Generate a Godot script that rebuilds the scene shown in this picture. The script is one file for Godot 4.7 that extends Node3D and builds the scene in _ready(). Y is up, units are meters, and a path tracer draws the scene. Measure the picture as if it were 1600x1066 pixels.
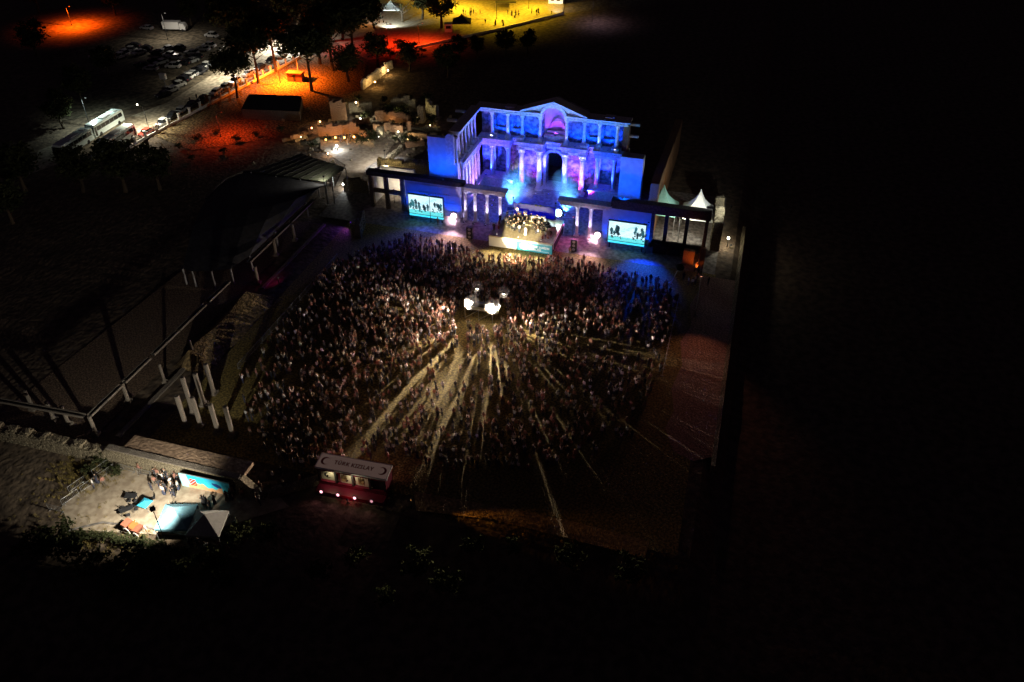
extends Node3D
# A night concert in the ruins of a Roman gymnasium, seen from the air.  x runs along the facade, z towards the viewer, metres.

var used := {}
var M := {}
var rng := RandomNumberGenerator.new()


# ---------------------------------------------------------------- mesh building
class MB:
	var v := PackedVector3Array()
	var n := PackedVector3Array()
	var c := PackedColorArray()
	var t := PackedVector2Array()
	var tint := Color.WHITE
	var xf := Transform3D.IDENTITY

	func put(p: Vector3, nn: Vector3, uv := Vector2.ZERO) -> void:
		v.append(xf * p)
		n.append((xf.basis * nn).normalized())
		c.append(tint)
		t.append(uv)

	func tri(a: Vector3, b: Vector3, d: Vector3) -> void:  # counter-clockwise from outside
		var nn := (b - a).cross(d - a).normalized()
		put(a, nn)
		put(d, nn)
		put(b, nn)

	func quad(a: Vector3, b: Vector3, d: Vector3, e: Vector3) -> void:
		var nn := (b - a).cross(d - a).normalized()
		put(a, nn, Vector2(0, 1))
		put(d, nn, Vector2(1, 0))
		put(b, nn, Vector2(1, 1))
		put(a, nn, Vector2(0, 1))
		put(e, nn, Vector2(0, 0))
		put(d, nn, Vector2(1, 0))

	func box(o: Vector3, s: Vector3, b := Basis.IDENTITY) -> void:
		var h := s / 2.0
		var p := []
		for i in 8:
			p.append(o + b * Vector3(h.x if i & 1 else -h.x, h.y if i & 2 else -h.y, h.z if i & 4 else -h.z))
		quad(p[4], p[5], p[7], p[6])
		quad(p[1], p[0], p[2], p[3])
		quad(p[5], p[1], p[3], p[7])
		quad(p[0], p[4], p[6], p[2])
		quad(p[6], p[7], p[3], p[2])
		quad(p[0], p[1], p[5], p[4])

	# a box given by its two corners
	func span(x0: float, x1: float, y0: float, y1: float, z0: float, z1: float) -> void:
		box(Vector3(x0 + x1, y0 + y1, z0 + z1) / 2.0, Vector3(absf(x1 - x0), absf(y1 - y0), absf(z1 - z0)))

	func cyl(a: Vector3, b: Vector3, ra: float, rb: float, k := 8, caps := true) -> void:
		var w := (b - a).normalized()
		var u := w.cross(Vector3.RIGHT if absf(w.x) < 0.8 else Vector3.UP).normalized()
		var q := w.cross(u)
		for i in k:
			var e0 := u * cos(TAU * i / k) + q * sin(TAU * i / k)
			var e1 := u * cos(TAU * (i + 1) / k) + q * sin(TAU * (i + 1) / k)
			var p := [a + e0 * ra, a + e1 * ra, b + e1 * rb, b + e0 * rb]
			var nn := [e0, e1, e1, e0]
			for j in [0, 2, 1, 0, 3, 2]:
				put(p[j], nn[j])
			if caps:
				if rb > 0.001:
					tri(b, b + e0 * rb, b + e1 * rb)
				if ra > 0.001:
					tri(a, a + e1 * ra, a + e0 * ra)

	# rings of (radius, height) turned about the axis through o
	func lathe(o: Vector3, prof: Array, k := 10) -> void:
		for j in prof.size() - 1:
			var p0: Vector2 = prof[j]
			var p1: Vector2 = prof[j + 1]
			var sl := Vector2(p1.y - p0.y, p0.x - p1.x).normalized()
			for i in k:
				var e0 := Vector3(cos(TAU * i / k), 0, sin(TAU * i / k))
				var e1 := Vector3(cos(TAU * (i + 1) / k), 0, sin(TAU * (i + 1) / k))
				var n0 := e0 * sl.x + Vector3.UP * sl.y
				var n1 := e1 * sl.x + Vector3.UP * sl.y
				var q := [o + e0 * p0.x + Vector3.UP * p0.y, o + e1 * p0.x + Vector3.UP * p0.y, o + e1 * p1.x + Vector3.UP * p1.y, o + e0 * p1.x + Vector3.UP * p1.y]
				var nn := [n0, n1, n1, n0]
				for m in [0, 1, 2, 0, 2, 3]:
					put(q[m], nn[m])

	# a flat outline in x and y (either way round) given thickness along z
	func extrude(outline: PackedVector2Array, z0: float, z1: float) -> void:
		var poly := outline.duplicate()
		if Geometry2D.is_polygon_clockwise(poly):
			poly.reverse()
		# Godot calls counter-clockwise in y-up «not clockwise»
		var area := 0.0
		for i in poly.size():
			area += poly[i].cross(poly[(i + 1) % poly.size()])
		if area < 0:
			poly.reverse()
		var ids := Geometry2D.triangulate_polygon(poly)
		for i in range(0, ids.size(), 3):
			var a := poly[ids[i]]
			var b := poly[ids[i + 1]]
			var d := poly[ids[i + 2]]
			if (b - a).cross(d - a) < 0:
				var s := b
				b = d
				d = s
			tri(Vector3(a.x, a.y, z1), Vector3(b.x, b.y, z1), Vector3(d.x, d.y, z1))
			tri(Vector3(a.x, a.y, z0), Vector3(d.x, d.y, z0), Vector3(b.x, b.y, z0))
		for i in poly.size():
			var a := poly[i]
			var b := poly[(i + 1) % poly.size()]
			quad(Vector3(a.x, a.y, z1), Vector3(a.x, a.y, z0), Vector3(b.x, b.y, z0), Vector3(b.x, b.y, z1))

	func ball(o: Vector3, r: Vector3, k := 8) -> void:
		for j in k / 2:
			for i in k:
				var q := []
				for m in [[0, 0], [1, 0], [1, 1], [0, 1]]:
					var th: float = PI * (j + m[1]) / (k / 2)
					var ph: float = TAU * (i + m[0]) / k
					q.append(Vector3(sin(th) * cos(ph), cos(th), sin(th) * sin(ph)))
				for m in [0, 1, 2, 0, 2, 3]:
					put(o + q[m] * r, (q[m] / r).normalized())

	func mesh() -> ArrayMesh:
		var a := []
		a.resize(Mesh.ARRAY_MAX)
		a[Mesh.ARRAY_VERTEX] = v
		a[Mesh.ARRAY_NORMAL] = n
		a[Mesh.ARRAY_COLOR] = c
		a[Mesh.ARRAY_TEX_UV] = t
		var m := ArrayMesh.new()
		m.add_surface_from_arrays(Mesh.PRIMITIVE_TRIANGLES, a)
		return m


func numbered(called: String) -> String:
	if not used.has(called):
		used[called] = 0
		return called
	used[called] += 1
	return "%s_%03d" % [called, used[called]]


func tag(o: Node, label: String, category: String, group := "", kind := "") -> Node:
	if label:
		o.set_meta("label", label)
	if category:
		o.set_meta("category", category)
	if group:
		o.set_meta("group", group)
	if kind:
		o.set_meta("kind", kind)
	return o


func thing(called: String, label: String, category: String, at := Vector3.ZERO, turn := 0.0, group := "") -> Node3D:
	var o := Node3D.new()
	o.name = numbered(called)
	o.position = at
	o.rotation.y = turn
	add_child(o)
	tag(o, label, category, group)
	return o


# one mesh: a part of its parent, or a thing of its own at the top
func obj(called: String, b: Variant, m: Material, parent: Node = null) -> MeshInstance3D:
	var o := MeshInstance3D.new()
	o.mesh = b.mesh() if b is MB else b
	o.material_override = m
	if parent:
		o.name = called
		parent.add_child(o, true)
	else:
		o.name = numbered(called)
		add_child(o)
	return o


func struct(called: String, b: Variant, m: Material) -> MeshInstance3D:
	var o := obj(called, b, m)
	o.set_meta("kind", "structure")
	return o


func dup(src: Node3D, at: Vector3, turn: float, label := "", group := "") -> Node3D:
	var r: Node3D = src.duplicate()
	r.name = numbered(str(src.name).rstrip("0123456789").trim_suffix("_"))
	add_child(r)
	r.position = at
	r.rotation.y = turn
	if label:
		r.set_meta("label", label)
	if group:
		r.set_meta("group", group)
	return r


# ---------------------------------------------------------------- materials
func lin(r: float, g: float, b: float) -> Color:
	return Color(r, g, b).linear_to_srgb()


var noises := {}


func noise_tex(freq: float, lo: Color, hi: Color, seed_ := 1, octaves := 5) -> NoiseTexture2D:
	var f := FastNoiseLite.new()
	f.seed = seed_
	f.frequency = freq
	f.fractal_octaves = octaves
	var t := NoiseTexture2D.new()
	t.noise = f
	t.width = 256
	t.height = 256
	t.seamless = true
	var g := Gradient.new()
	g.set_color(0, lo)
	g.set_color(1, hi)
	g.set_offset(0, 0.25)
	g.set_offset(1, 0.75)
	t.color_ramp = g
	return t


# a rough world-mapped surface: base colours are real-world (linear) ones
func surf(called: String, lo: Color, hi: Color, metres: float, rough := 0.9, bump := 0.0, freq := 0.03) -> StandardMaterial3D:
	var m := StandardMaterial3D.new()
	m.resource_name = called
	m.albedo_texture = noise_tex(freq, lo, hi, called.hash() % 1000)
	m.roughness = rough
	m.uv1_triplanar = true
	m.uv1_world_triplanar = true
	m.uv1_scale = Vector3.ONE / metres
	if bump > 0.0:
		m.heightmap_enabled = true
		m.heightmap_texture = noise_tex(freq * 2.0, Color.BLACK, Color.WHITE, called.hash() % 777)
		m.heightmap_scale = bump
	M[called] = m
	return m


func plain(called: String, col: Color, rough := 0.7, metal := 0.0) -> StandardMaterial3D:
	var m := StandardMaterial3D.new()
	m.resource_name = called
	m.albedo_color = col
	m.roughness = rough
	m.metallic = metal
	M[called] = m
	return m


func glow(called: String, col: Color, energy: float) -> StandardMaterial3D:
	var m := plain(called, lin(0.3, 0.3, 0.3))
	m.emission_enabled = true
	m.emission = col
	m.emission_energy_multiplier = energy
	return m


func make_materials() -> void:
	surf("soil", lin(0.06, 0.042, 0.028), lin(0.14, 0.10, 0.065), 17.0, 0.95, 8.0)
	surf("earth", lin(0.17, 0.11, 0.07), lin(0.30, 0.20, 0.13), 9.0, 0.95, 5.0)
	surf("ochre_earth", lin(0.05, 0.034, 0.014), lin(0.34, 0.23, 0.10), 11.0, 0.95, 12.0, 0.06)
	surf("bare_earth", lin(0.16, 0.09, 0.07), lin(0.46, 0.27, 0.20), 6.0, 0.95, 9.0, 0.06)
	surf("trodden", lin(0.07, 0.045, 0.03), lin(0.24, 0.16, 0.10), 3.0, 0.95, 6.0)
	surf("lawn", lin(0.08, 0.06, 0.016), lin(0.30, 0.22, 0.06), 6.0, 0.95, 5.0, 0.05)
	surf("pavement", lin(0.09, 0.08, 0.075), lin(0.24, 0.215, 0.20), 8.0, 0.75, 0.6)
	surf("plaza", lin(0.22, 0.17, 0.12), lin(0.34, 0.28, 0.21), 11.0, 0.9, 1.0)
	surf("asphalt", lin(0.18, 0.155, 0.11), lin(0.40, 0.345, 0.26), 12.0, 0.8, 0.5)
	surf("parking", lin(0.05, 0.04, 0.025), lin(0.17, 0.135, 0.09), 14.0, 0.95, 4.0)
	surf("marble", lin(0.48, 0.45, 0.42), lin(0.70, 0.67, 0.63), 5.0, 0.55, 1.2)
	surf("court_wall", lin(0.09, 0.085, 0.09), lin(0.38, 0.36, 0.36), 6.0, 0.75, 3.0, 0.02)
	surf("plaster", lin(0.46, 0.46, 0.46), lin(0.56, 0.56, 0.56), 13.0, 0.8, 0.5)
	surf("ruin_stone", lin(0.08, 0.065, 0.04), lin(0.40, 0.33, 0.22), 3.0, 0.95, 9.0, 0.05)
	surf("brick_ruin", lin(0.20, 0.10, 0.05), lin(0.34, 0.20, 0.11), 2.5, 0.95, 6.0, 0.05)
	surf("column_stone", lin(0.05, 0.042, 0.035), lin(0.30, 0.25, 0.20), 2.2, 0.85, 3.5, 0.08)
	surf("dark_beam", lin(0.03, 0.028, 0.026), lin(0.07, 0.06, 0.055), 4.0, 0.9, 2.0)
	surf("roof_membrane", lin(0.025, 0.025, 0.028), lin(0.05, 0.05, 0.055), 9.0, 0.7)
	surf("shelter_panel", lin(0.075, 0.085, 0.055), lin(0.12, 0.125, 0.085), 5.0, 0.6)
	surf("bark", lin(0.04, 0.028, 0.018), lin(0.10, 0.07, 0.045), 0.8, 0.95, 3.0)
	surf("path_earth", lin(0.22, 0.14, 0.06), lin(0.46, 0.31, 0.14), 5.0, 0.95, 8.0)
	surf("deck", lin(0.40, 0.33, 0.20), lin(0.54, 0.46, 0.30), 5.0, 0.7)
	surf("canvas_white", lin(0.62, 0.64, 0.62), lin(0.74, 0.75, 0.73), 4.0, 0.8)
	surf("canvas_blue", lin(0.08, 0.20, 0.26), lin(0.14, 0.28, 0.34), 4.0, 0.8)
	surf("canvas_grey", lin(0.20, 0.20, 0.19), lin(0.28, 0.28, 0.26), 4.0, 0.8)
	surf("canvas_teal", lin(0.22, 0.50, 0.46), lin(0.30, 0.58, 0.54), 4.0, 0.8)
	surf("rust", lin(0.16, 0.045, 0.025), lin(0.26, 0.08, 0.04), 1.2, 0.8)
	var leaf := surf("leaf", lin(0.025, 0.03, 0.014), lin(0.055, 0.06, 0.028), 3.0, 0.8)
	leaf.roughness = 1.0
	leaf.specular_mode = BaseMaterial3D.SPECULAR_DISABLED
	leaf.backlight_enabled = true
	leaf.backlight = Color(0.06, 0.07, 0.03)
	plain("white_paint", lin(0.75, 0.75, 0.73), 0.35)
	plain("bus_paint", lin(0.66, 0.76, 0.74), 0.3)
	plain("black_metal", lin(0.02, 0.02, 0.022), 0.5)
	plain("steel", lin(0.45, 0.45, 0.46), 0.4, 0.7)
	plain("pale_post", lin(0.62, 0.60, 0.55), 0.7)
	plain("tyre", lin(0.015, 0.015, 0.015), 0.9)
	plain("car_glass", lin(0.012, 0.014, 0.017), 0.08)
	plain("head_lens", lin(0.7, 0.7, 0.68), 0.15)
	plain("tail_lens", lin(0.35, 0.01, 0.01), 0.2)
	plain("red_paint", lin(0.16, 0.008, 0.03), 0.45)
	plain("wood", lin(0.20, 0.10, 0.05), 0.6)
	plain("varnish", lin(0.30, 0.10, 0.03), 0.3)
	plain("dark_cloth", lin(0.015, 0.015, 0.018), 0.9)
	plain("teal_print", lin(0.01, 0.26, 0.34), 0.5)
	plain("white_print", lin(0.78, 0.77, 0.74), 0.5)
	plain("pale_print", lin(0.45, 0.62, 0.68), 0.5)
	plain("red_print", lin(0.5, 0.06, 0.05), 0.5)
	plain("blue_cloth", lin(0.02, 0.28, 0.42), 0.8)
	var skin := plain("people", Color.WHITE, 0.85)
	skin.vertex_color_use_as_albedo = true



# ---------------------------------------------------------------- lamps
const POWER := 3.2  # all lamps together


# a floodlight on a stand: housing, glowing lens, spot light just in front of the lens
func flood(label: String, at: Vector3, aim: Vector3, col: Color, energy: float, cone: float, size := 0.35, shine := 6.0, group := "", called := "floodlight", base := 0.0, blend := 0.6) -> Node3D:
	var o := thing(called, label, "floodlight", Vector3(at.x, base, at.z), 0.0, group)
	var local := Vector3(0, at.y - base, 0)
	var dir := (aim - at).normalized()
	var b := Basis.looking_at(dir, Vector3.UP if absf(dir.y) < 0.95 else Vector3.RIGHT)
	var h := MB.new()
	h.xf = Transform3D(b, local)
	h.box(Vector3(0, 0, size * 0.28), Vector3(size * 1.15, size * 1.15, size * 0.5))
	h.box(Vector3(0, size * 0.62, -size * 0.1), Vector3(size * 1.15, size * 0.06, size * 0.3))
	h.box(Vector3(size * 0.62, 0, size * 0.2), Vector3(size * 0.08, size * 0.3, size * 0.2))
	h.box(Vector3(-size * 0.62, 0, size * 0.2), Vector3(size * 0.08, size * 0.3, size * 0.2))
	obj("housing", h, M.black_metal, o)
	var l := MB.new()
	l.xf = Transform3D(b, local)
	if shine >= 14.0:
		l.ball(Vector3(0, 0, -size * 0.15), Vector3(size * 0.5, size * 0.5, size * 0.4), 12)
	else:
		l.cyl(Vector3.ZERO, Vector3(0, 0, -size * 0.06), size * 0.5, size * 0.46, 12)
	obj("lens", l, lens_glow(col, shine), o)
	if at.y - base > 0.6:
		var s := MB.new()
		s.cyl(Vector3.ZERO, local - Vector3(0, size * 0.55, 0), 0.06, 0.05, 6)
		for k in 3:
			s.cyl(Vector3(0, 0.5, 0), Vector3(cos(k * TAU / 3) * 0.5, 0.02, sin(k * TAU / 3) * 0.5), 0.03, 0.03, 4)
		obj("stand", s, M.black_metal, o)
	var sp := SpotLight3D.new()
	sp.name = "beam"
	o.add_child(sp)
	sp.position = local + dir * size * (0.62 if shine >= 14.0 else 0.4)
	sp.basis = b
	sp.light_color = col.linear_to_srgb()
	sp.light_energy = energy * POWER
	sp.spot_angle = cone
	sp.spot_angle_attenuation = blend
	sp.spot_range = 120.0
	sp.spot_attenuation = 2.0
	sp.light_size = size * 0.4
	sp.shadow_enabled = true
	return o


var glows := {}


func lens_glow(col: Color, shine: float) -> StandardMaterial3D:
	var key := "%s %.1f" % [col, shine]
	if not glows.has(key):
		glows[key] = glow("lamp_glow_%d" % glows.size(), col.linear_to_srgb(), shine)
	return glows[key]


# a lamp on a pole: pole, arm, head with a glowing bulb
func street_lamp(label: String, at: Vector3, high: float, turn: float, col: Color, energy: float, shine := 8.0, group := "street lamps beyond the ruins", cone := 78.0) -> Node3D:
	var o := thing("street_lamp", label, "street lamp", at, turn, group)
	var p := MB.new()
	p.cyl(Vector3.ZERO, Vector3(0, high, 0), 0.1, 0.06, 7)
	p.cyl(Vector3.ZERO, Vector3(0, 0.5, 0), 0.16, 0.14, 7)
	obj("pole", p, M.pale_post if shine > 8.5 else M.black_metal, o)
	var a := MB.new()
	a.cyl(Vector3(0, high - 0.1, 0), Vector3(1.1, high + 0.25, 0), 0.05, 0.04, 6)
	obj("arm", a, M.black_metal, o)
	var h := MB.new()
	h.box(Vector3(1.35, high + 0.3, 0), Vector3(0.7, 0.14, 0.3))
	obj("lamp_head", h, M.black_metal, o)
	var g := MB.new()
	g.ball(Vector3(1.4, high + 0.2, 0), Vector3(0.24, 0.14, 0.2) if shine < 5.0 else Vector3(0.24, 0.24, 0.24))
	obj("bulb", g, lens_glow(col, shine), o)
	var s := SpotLight3D.new()
	s.name = "beam"
	o.add_child(s)
	s.position = Vector3(1.4, high - 0.08, 0)
	s.rotation.x = -PI / 2
	s.light_color = col.linear_to_srgb()
	s.light_energy = energy * POWER
	s.spot_angle = cone
	s.spot_angle_attenuation = 0.7
	s.spot_range = 90.0
	s.spot_attenuation = 2.0
	s.light_size = 0.15
	s.shadow_enabled = true
	return o


# a glowing globe on a short foot that lights all round
func globe_lamp(label: String, at: Vector3, col: Color, energy: float, r: float, shine: float, group := "") -> Node3D:
	var o := thing("globe_lamp", label, "lamp", Vector3(at.x, 0, at.z), 0.0, group)
	var f := MB.new()
	f.cyl(Vector3.ZERO, Vector3(0, maxf(at.y - r, 0.05), 0), 0.08, 0.06, 6)
	obj("foot", f, M.black_metal, o)
	var g := MB.new()
	g.ball(Vector3(0, at.y, 0), Vector3(r, r, r), 10)
	obj("bulb", g, lens_glow(col, shine), o)
	var l := OmniLight3D.new()
	l.name = "glow"
	o.add_child(l)
	l.position = Vector3(0, at.y, 0)
	l.light_color = col.linear_to_srgb()
	l.light_energy = energy * POWER
	l.omni_range = 80.0
	l.omni_attenuation = 2.0
	l.light_size = r * 0.5
	l.shadow_enabled = true
	return o


func mist(called: String, at: Vector3, size: Vector3, density: float, col := Color(0.95, 0.95, 0.95), ball := true) -> void:
	var f := FogVolume.new()
	f.name = numbered(called)
	f.shape = RenderingServer.FOG_VOLUME_SHAPE_ELLIPSOID if ball else RenderingServer.FOG_VOLUME_SHAPE_BOX
	f.size = size
	f.position = at
	var m := FogMaterial.new()
	m.albedo = col
	m.density = density
	f.material = m
	add_child(f)
	f.set_meta("kind", "stuff")


func sheet(called: String, pts: Array, y: float, m: Material, kind := "structure") -> MeshInstance3D:
	var b := MB.new()
	var poly := PackedVector2Array(pts)
	var ids := Geometry2D.triangulate_polygon(poly)
	for i in range(0, ids.size(), 3):
		var p := poly[ids[i]]
		var q := poly[ids[i + 1]]
		var r := poly[ids[i + 2]]
		if (q - p).cross(r - p) > 0:
			var s := q
			q = r
			r = s
		b.tri(Vector3(p.x, y, p.y), Vector3(q.x, y, q.y), Vector3(r.x, y, r.y))
	var o := obj(called, b, m)
	o.set_meta("kind", kind)
	return o


var relief := FastNoiseLite.new()


func ground_y(x: float, z: float) -> float:
	var drop := 0.0
	drop = maxf(drop, 3.2 * smoothstep(4.4, 6.4, x))
	drop = maxf(drop, 2.4 * smoothstep(-33.0, -29.0, x) * smoothstep(-63.6, -61.6, z))
	drop = maxf(drop, 1.6 * smoothstep(-49.4, -45.0, z))
	drop = maxf(drop, 1.2 * smoothstep(-41.5, -38.5, x) * smoothstep(-61.5, -58.0, z))
	return -0.08 - drop - 0.5 * maxf(0.0, relief.get_noise_2d(x, z))


func make_ground() -> void:
	relief.seed = 4
	relief.frequency = 0.06
	var b := MB.new()
	var step := 3.0
	for i in 170:
		for j in 132:
			var x := -360.0 + i * step
			var z := -396.0 + j * step
			var p := []
			for m in [[0, 0], [0, 1], [1, 1], [1, 0]]:
				p.append(Vector3(x + m[0] * step, ground_y(x + m[0] * step, z + m[1] * step), z + m[1] * step))
			var nn: Vector3 = (p[1] as Vector3 - p[0]).cross(p[2] - p[0]).normalized()
			for m in [0, 2, 1, 0, 3, 2]:
				b.put(p[m], nn)
	# the plain beyond, out to the horizon
	var far := 3000.0
	for r in [[-far, -360, -far, far], [150, far, -far, far], [-360, 150, -far, -396], [-360, 150, 0, far]]:
		b.quad(Vector3(r[0], -0.7, r[3]), Vector3(r[1], -0.7, r[3]), Vector3(r[1], -0.7, r[2]), Vector3(r[0], -0.7, r[2]))
	struct("ground", b, M.soil)
	sheet("palaestra_lawn", [Vector2(-72, -131), Vector2(0.5, -131), Vector2(1.5, -66), Vector2(-72, -66)], 0.0, M.lawn)
	sheet("court_pavement", [Vector2(-79, -131), Vector2(-79, -162), Vector2(0, -162), Vector2(0.2, -131)], 0.004, M.pavement)
	sheet("embankment_path", [Vector2(-2.6, -130), Vector2(4.0, -130), Vector2(4.0, -84), Vector2(1.6, -82.5), Vector2(-1.2, -83.6), Vector2(-2.9, -88), Vector2(-2.2, -92), Vector2(-3.2, -97), Vector2(-2.3, -103), Vector2(-3.3, -109), Vector2(-2.1, -114), Vector2(-3.0, -120), Vector2(-2.0, -125)], 0.006, M.bare_earth)
	sheet("dirt_path", [Vector2(-32.78, -66.81), Vector2(-22.99, -67.37), Vector2(-11.32, -67.69), Vector2(-2.01, -67.26), Vector2(-2.15, -64.62), Vector2(-11.5, -64.91), Vector2(-21.45, -65.18), Vector2(-31.26, -63.86)], 0.008, M.path_earth)
	sheet("corridor_ground", [Vector2(-96, -63), Vector2(-79.6, -63), Vector2(-79.0, -128), Vector2(-92, -128)], 0.0, M.trodden)
	sheet("plaza_ground", [Vector2(-74.98, -51.82), Vector2(-74.28, -56.27), Vector2(-72.89, -60.44), Vector2(-61.99, -61.04), Vector2(-49.96, -61.58), Vector2(-47.04, -59.94), Vector2(-56.23, -52.33), Vector2(-71.3, -49)], 0.0, M.plaza)
	sheet("road", [Vector2(-149.46, -129.65), Vector2(-139.12, -158.06), Vector2(-135.87, -184.52), Vector2(-130.88, -221.92), Vector2(-132.21, -237.19), Vector2(-143.55, -237.34), Vector2(-145.77, -225.23), Vector2(-146.52, -203.1), Vector2(-145.68, -176.37), Vector2(-156.52, -141.69)], 0.004, M.asphalt)
	sheet("parking_ground", [Vector2(-164.38, -157.42), Vector2(-145.68, -176.37), Vector2(-146.52, -203.1), Vector2(-145.77, -225.23), Vector2(-174.95, -250.53), Vector2(-202.46, -246.54), Vector2(-208.09, -215.14)], 0.0, M.parking)
	sheet("yard_ground", [Vector2(-138.88, -157.73), Vector2(-135.61, -184.11), Vector2(-130.59, -221.38), Vector2(-108.73, -221.65), Vector2(-99.39, -194.63), Vector2(-99.99, -180.48), Vector2(-107.03, -163.76), Vector2(-122.02, -151.71)], 0.0, M.ochre_earth)
	sheet("square_pavement", [Vector2(-108.97, -222.18), Vector2(-99.3, -233.6), Vector2(-80.68, -262.74), Vector2(-65.24, -288.03), Vector2(-74.86, -339.56), Vector2(-155.31, -316.18), Vector2(-142.54, -248.44)], 0.002, M.plaza)
	sheet("lane", [Vector2(-88.41, -166.43), Vector2(-78.58, -173.23), Vector2(-77.48, -160.97), Vector2(-79.05, -154.51), Vector2(-76.94, -145.83), Vector2(-81.72, -144.44), Vector2(-84.05, -154.44), Vector2(-93.76, -161.05), Vector2(-96.14, -165.75)], 0.006, M.plaza)
	# the terrace wall along the right edge, and the plaza's kerb
	var w := MB.new()
	w.span(4.0, 4.6, -3.4, 0.35, -150, -82)
	obj("terrace_wall", w, M.ruin_stone)
	tag(get_node("terrace_wall"), "low stone retaining wall along the far side of the bare reddish strip", "wall")
	var k := MB.new()
	var ks := [Vector3(-71.38, 0, -48.87), Vector3(-68.22, 0, -51.06), Vector3(-62.33, 0, -51.92), Vector3(-56.17, 0, -52.25)]
	for i in 3:
		var d: Vector3 = ks[i + 1] - ks[i]
		k.box((ks[i] + ks[i + 1]) / 2.0 + Vector3(0, 0.06, 0), Vector3(d.length() + 0.1, 0.14, 0.25), Basis(Vector3.UP, atan2(-d.z, d.x)))
	struct("kerb", k, M.pavement)


func _ready() -> void:
	rng.seed = 11
	var cam := Camera3D.new()
	cam.name = "camera"
	cam.fov = 45.21
	cam.far = 6000.0
	cam.near = 0.5
	cam.position = Vector3(0, 80, 0)
	cam.rotation_degrees = Vector3(-37.1, 16.2, 0)
	cam.current = true
	add_child(cam)
	var env := Environment.new()
	env.background_mode = Environment.BG_SKY
	var sm := ProceduralSkyMaterial.new()
	sm.sky_top_color = Color(0.06, 0.05, 0.08)
	sm.sky_horizon_color = Color(0.17, 0.09, 0.10)
	sm.ground_bottom_color = Color(0.02, 0.02, 0.02)
	sm.ground_horizon_color = Color(0.10, 0.08, 0.08)
	var sky := Sky.new()
	sky.sky_material = sm
	env.sky = sky
	env.background_energy_multiplier = 1.0
	env.tonemap_mode = Environment.TONE_MAPPER_LINEAR
	env.tonemap_exposure = 1.0
	env.sdfgi_enabled = true
	env.ssao_enabled = true
	env.ssil_enabled = true
	env.volumetric_fog_enabled = true
	env.volumetric_fog_density = 0.0
	var we := WorldEnvironment.new()
	we.name = "world"
	we.environment = env
	add_child(we)
	var moon := DirectionalLight3D.new()
	moon.name = "moon"
	moon.light_energy = 0.002
	moon.light_color = Color(0.75, 0.82, 1.0)
	moon.light_angular_distance = 0.5
	moon.rotation_degrees = Vector3(-50, -40, 0)
	moon.shadow_enabled = true
	moon.sky_mode = DirectionalLight3D.SKY_MODE_LIGHT_ONLY
	add_child(moon)
	make_materials()
	make_ground()
	make_court()
	make_screen_colonnade()
	make_stage()
	make_side_colonnade()
	make_plaza()
	make_kiosk()
	make_town()
	make_ruins()
	make_vegetation()
	make_crowd()
	make_mist()



# ---------------------------------------------------------------- the marble court
const CX := -36.3
var col_cache := {}


func column(parent: Node, at: Vector3, high: float, r: float, m: Material, called := "column") -> MeshInstance3D:
	var key := "%.2f %.2f" % [high, r]
	if not col_cache.has(key):
		var ba := MB.new()
		ba.box(Vector3(0, r * 0.25, 0), Vector3(r * 2.9, r * 0.5, r * 2.9))
		ba.lathe(Vector3.ZERO, [Vector2(r * 1.4, r * 0.5), Vector2(r * 1.45, r * 0.7), Vector2(r * 1.2, r * 0.9), Vector2(r * 1.25, r * 1.05), Vector2(r, r * 1.2)], 12)
		var sh := MB.new()
		sh.lathe(Vector3.ZERO, [Vector2(r, r * 1.2), Vector2(r, high * 0.35), Vector2(r * 0.86, high - r * 2.3)], 12)
		var ca := MB.new()
		ca.lathe(Vector3(0, high - r * 2.3, 0), [Vector2(r * 0.86, 0), Vector2(r * 1.0, 0.1 * r), Vector2(r * 0.9, 0.3 * r), Vector2(r * 1.05, r * 1.1), Vector2(r * 1.45, r * 1.9)], 12)
		for k in 8:
			var e := Vector3(cos(k * TAU / 8), 0, sin(k * TAU / 8))
			ca.box(Vector3(0, high - r * 1.35, 0) + e * r * 1.05, Vector3(r * 0.3, r * 0.9, r * 0.3), Basis(Vector3.UP, -k * TAU / 8))
		ca.box(Vector3(0, high - r * 0.2, 0), Vector3(r * 2.9, r * 0.4, r * 2.9))
		col_cache[key] = [sh.mesh(), ba.mesh(), ca.mesh()]
	var o := obj(called, col_cache[key][0], m, parent)
	o.position = at
	obj("column_base", col_cache[key][1], m, o)
	obj("capital", col_cache[key][2], m, o)
	return o


# architrave, frieze and cornice: lo..hi in x and z, from y up to y + t
func entab(b: MB, x0: float, x1: float, z0: float, z1: float, y: float, t: float) -> void:
	b.span(x0, x1, y, y + t * 0.3, z0, z1)
	b.span(x0 - 0.06, x1 + 0.06, y + t * 0.3, y + t * 0.38, z0 - 0.06, z1 + 0.06)
	b.span(x0 + 0.02, x1 - 0.02, y + t * 0.38, y + t * 0.68, z0 + 0.02, z1 - 0.02)
	b.span(x0 - 0.2, x1 + 0.2, y + t * 0.68, y + t * 0.82, z0 - 0.2, z1 + 0.2)
	b.span(x0 - 0.42, x1 + 0.42, y + t * 0.82, y + t, z0 - 0.42, z1 + 0.42)


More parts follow.
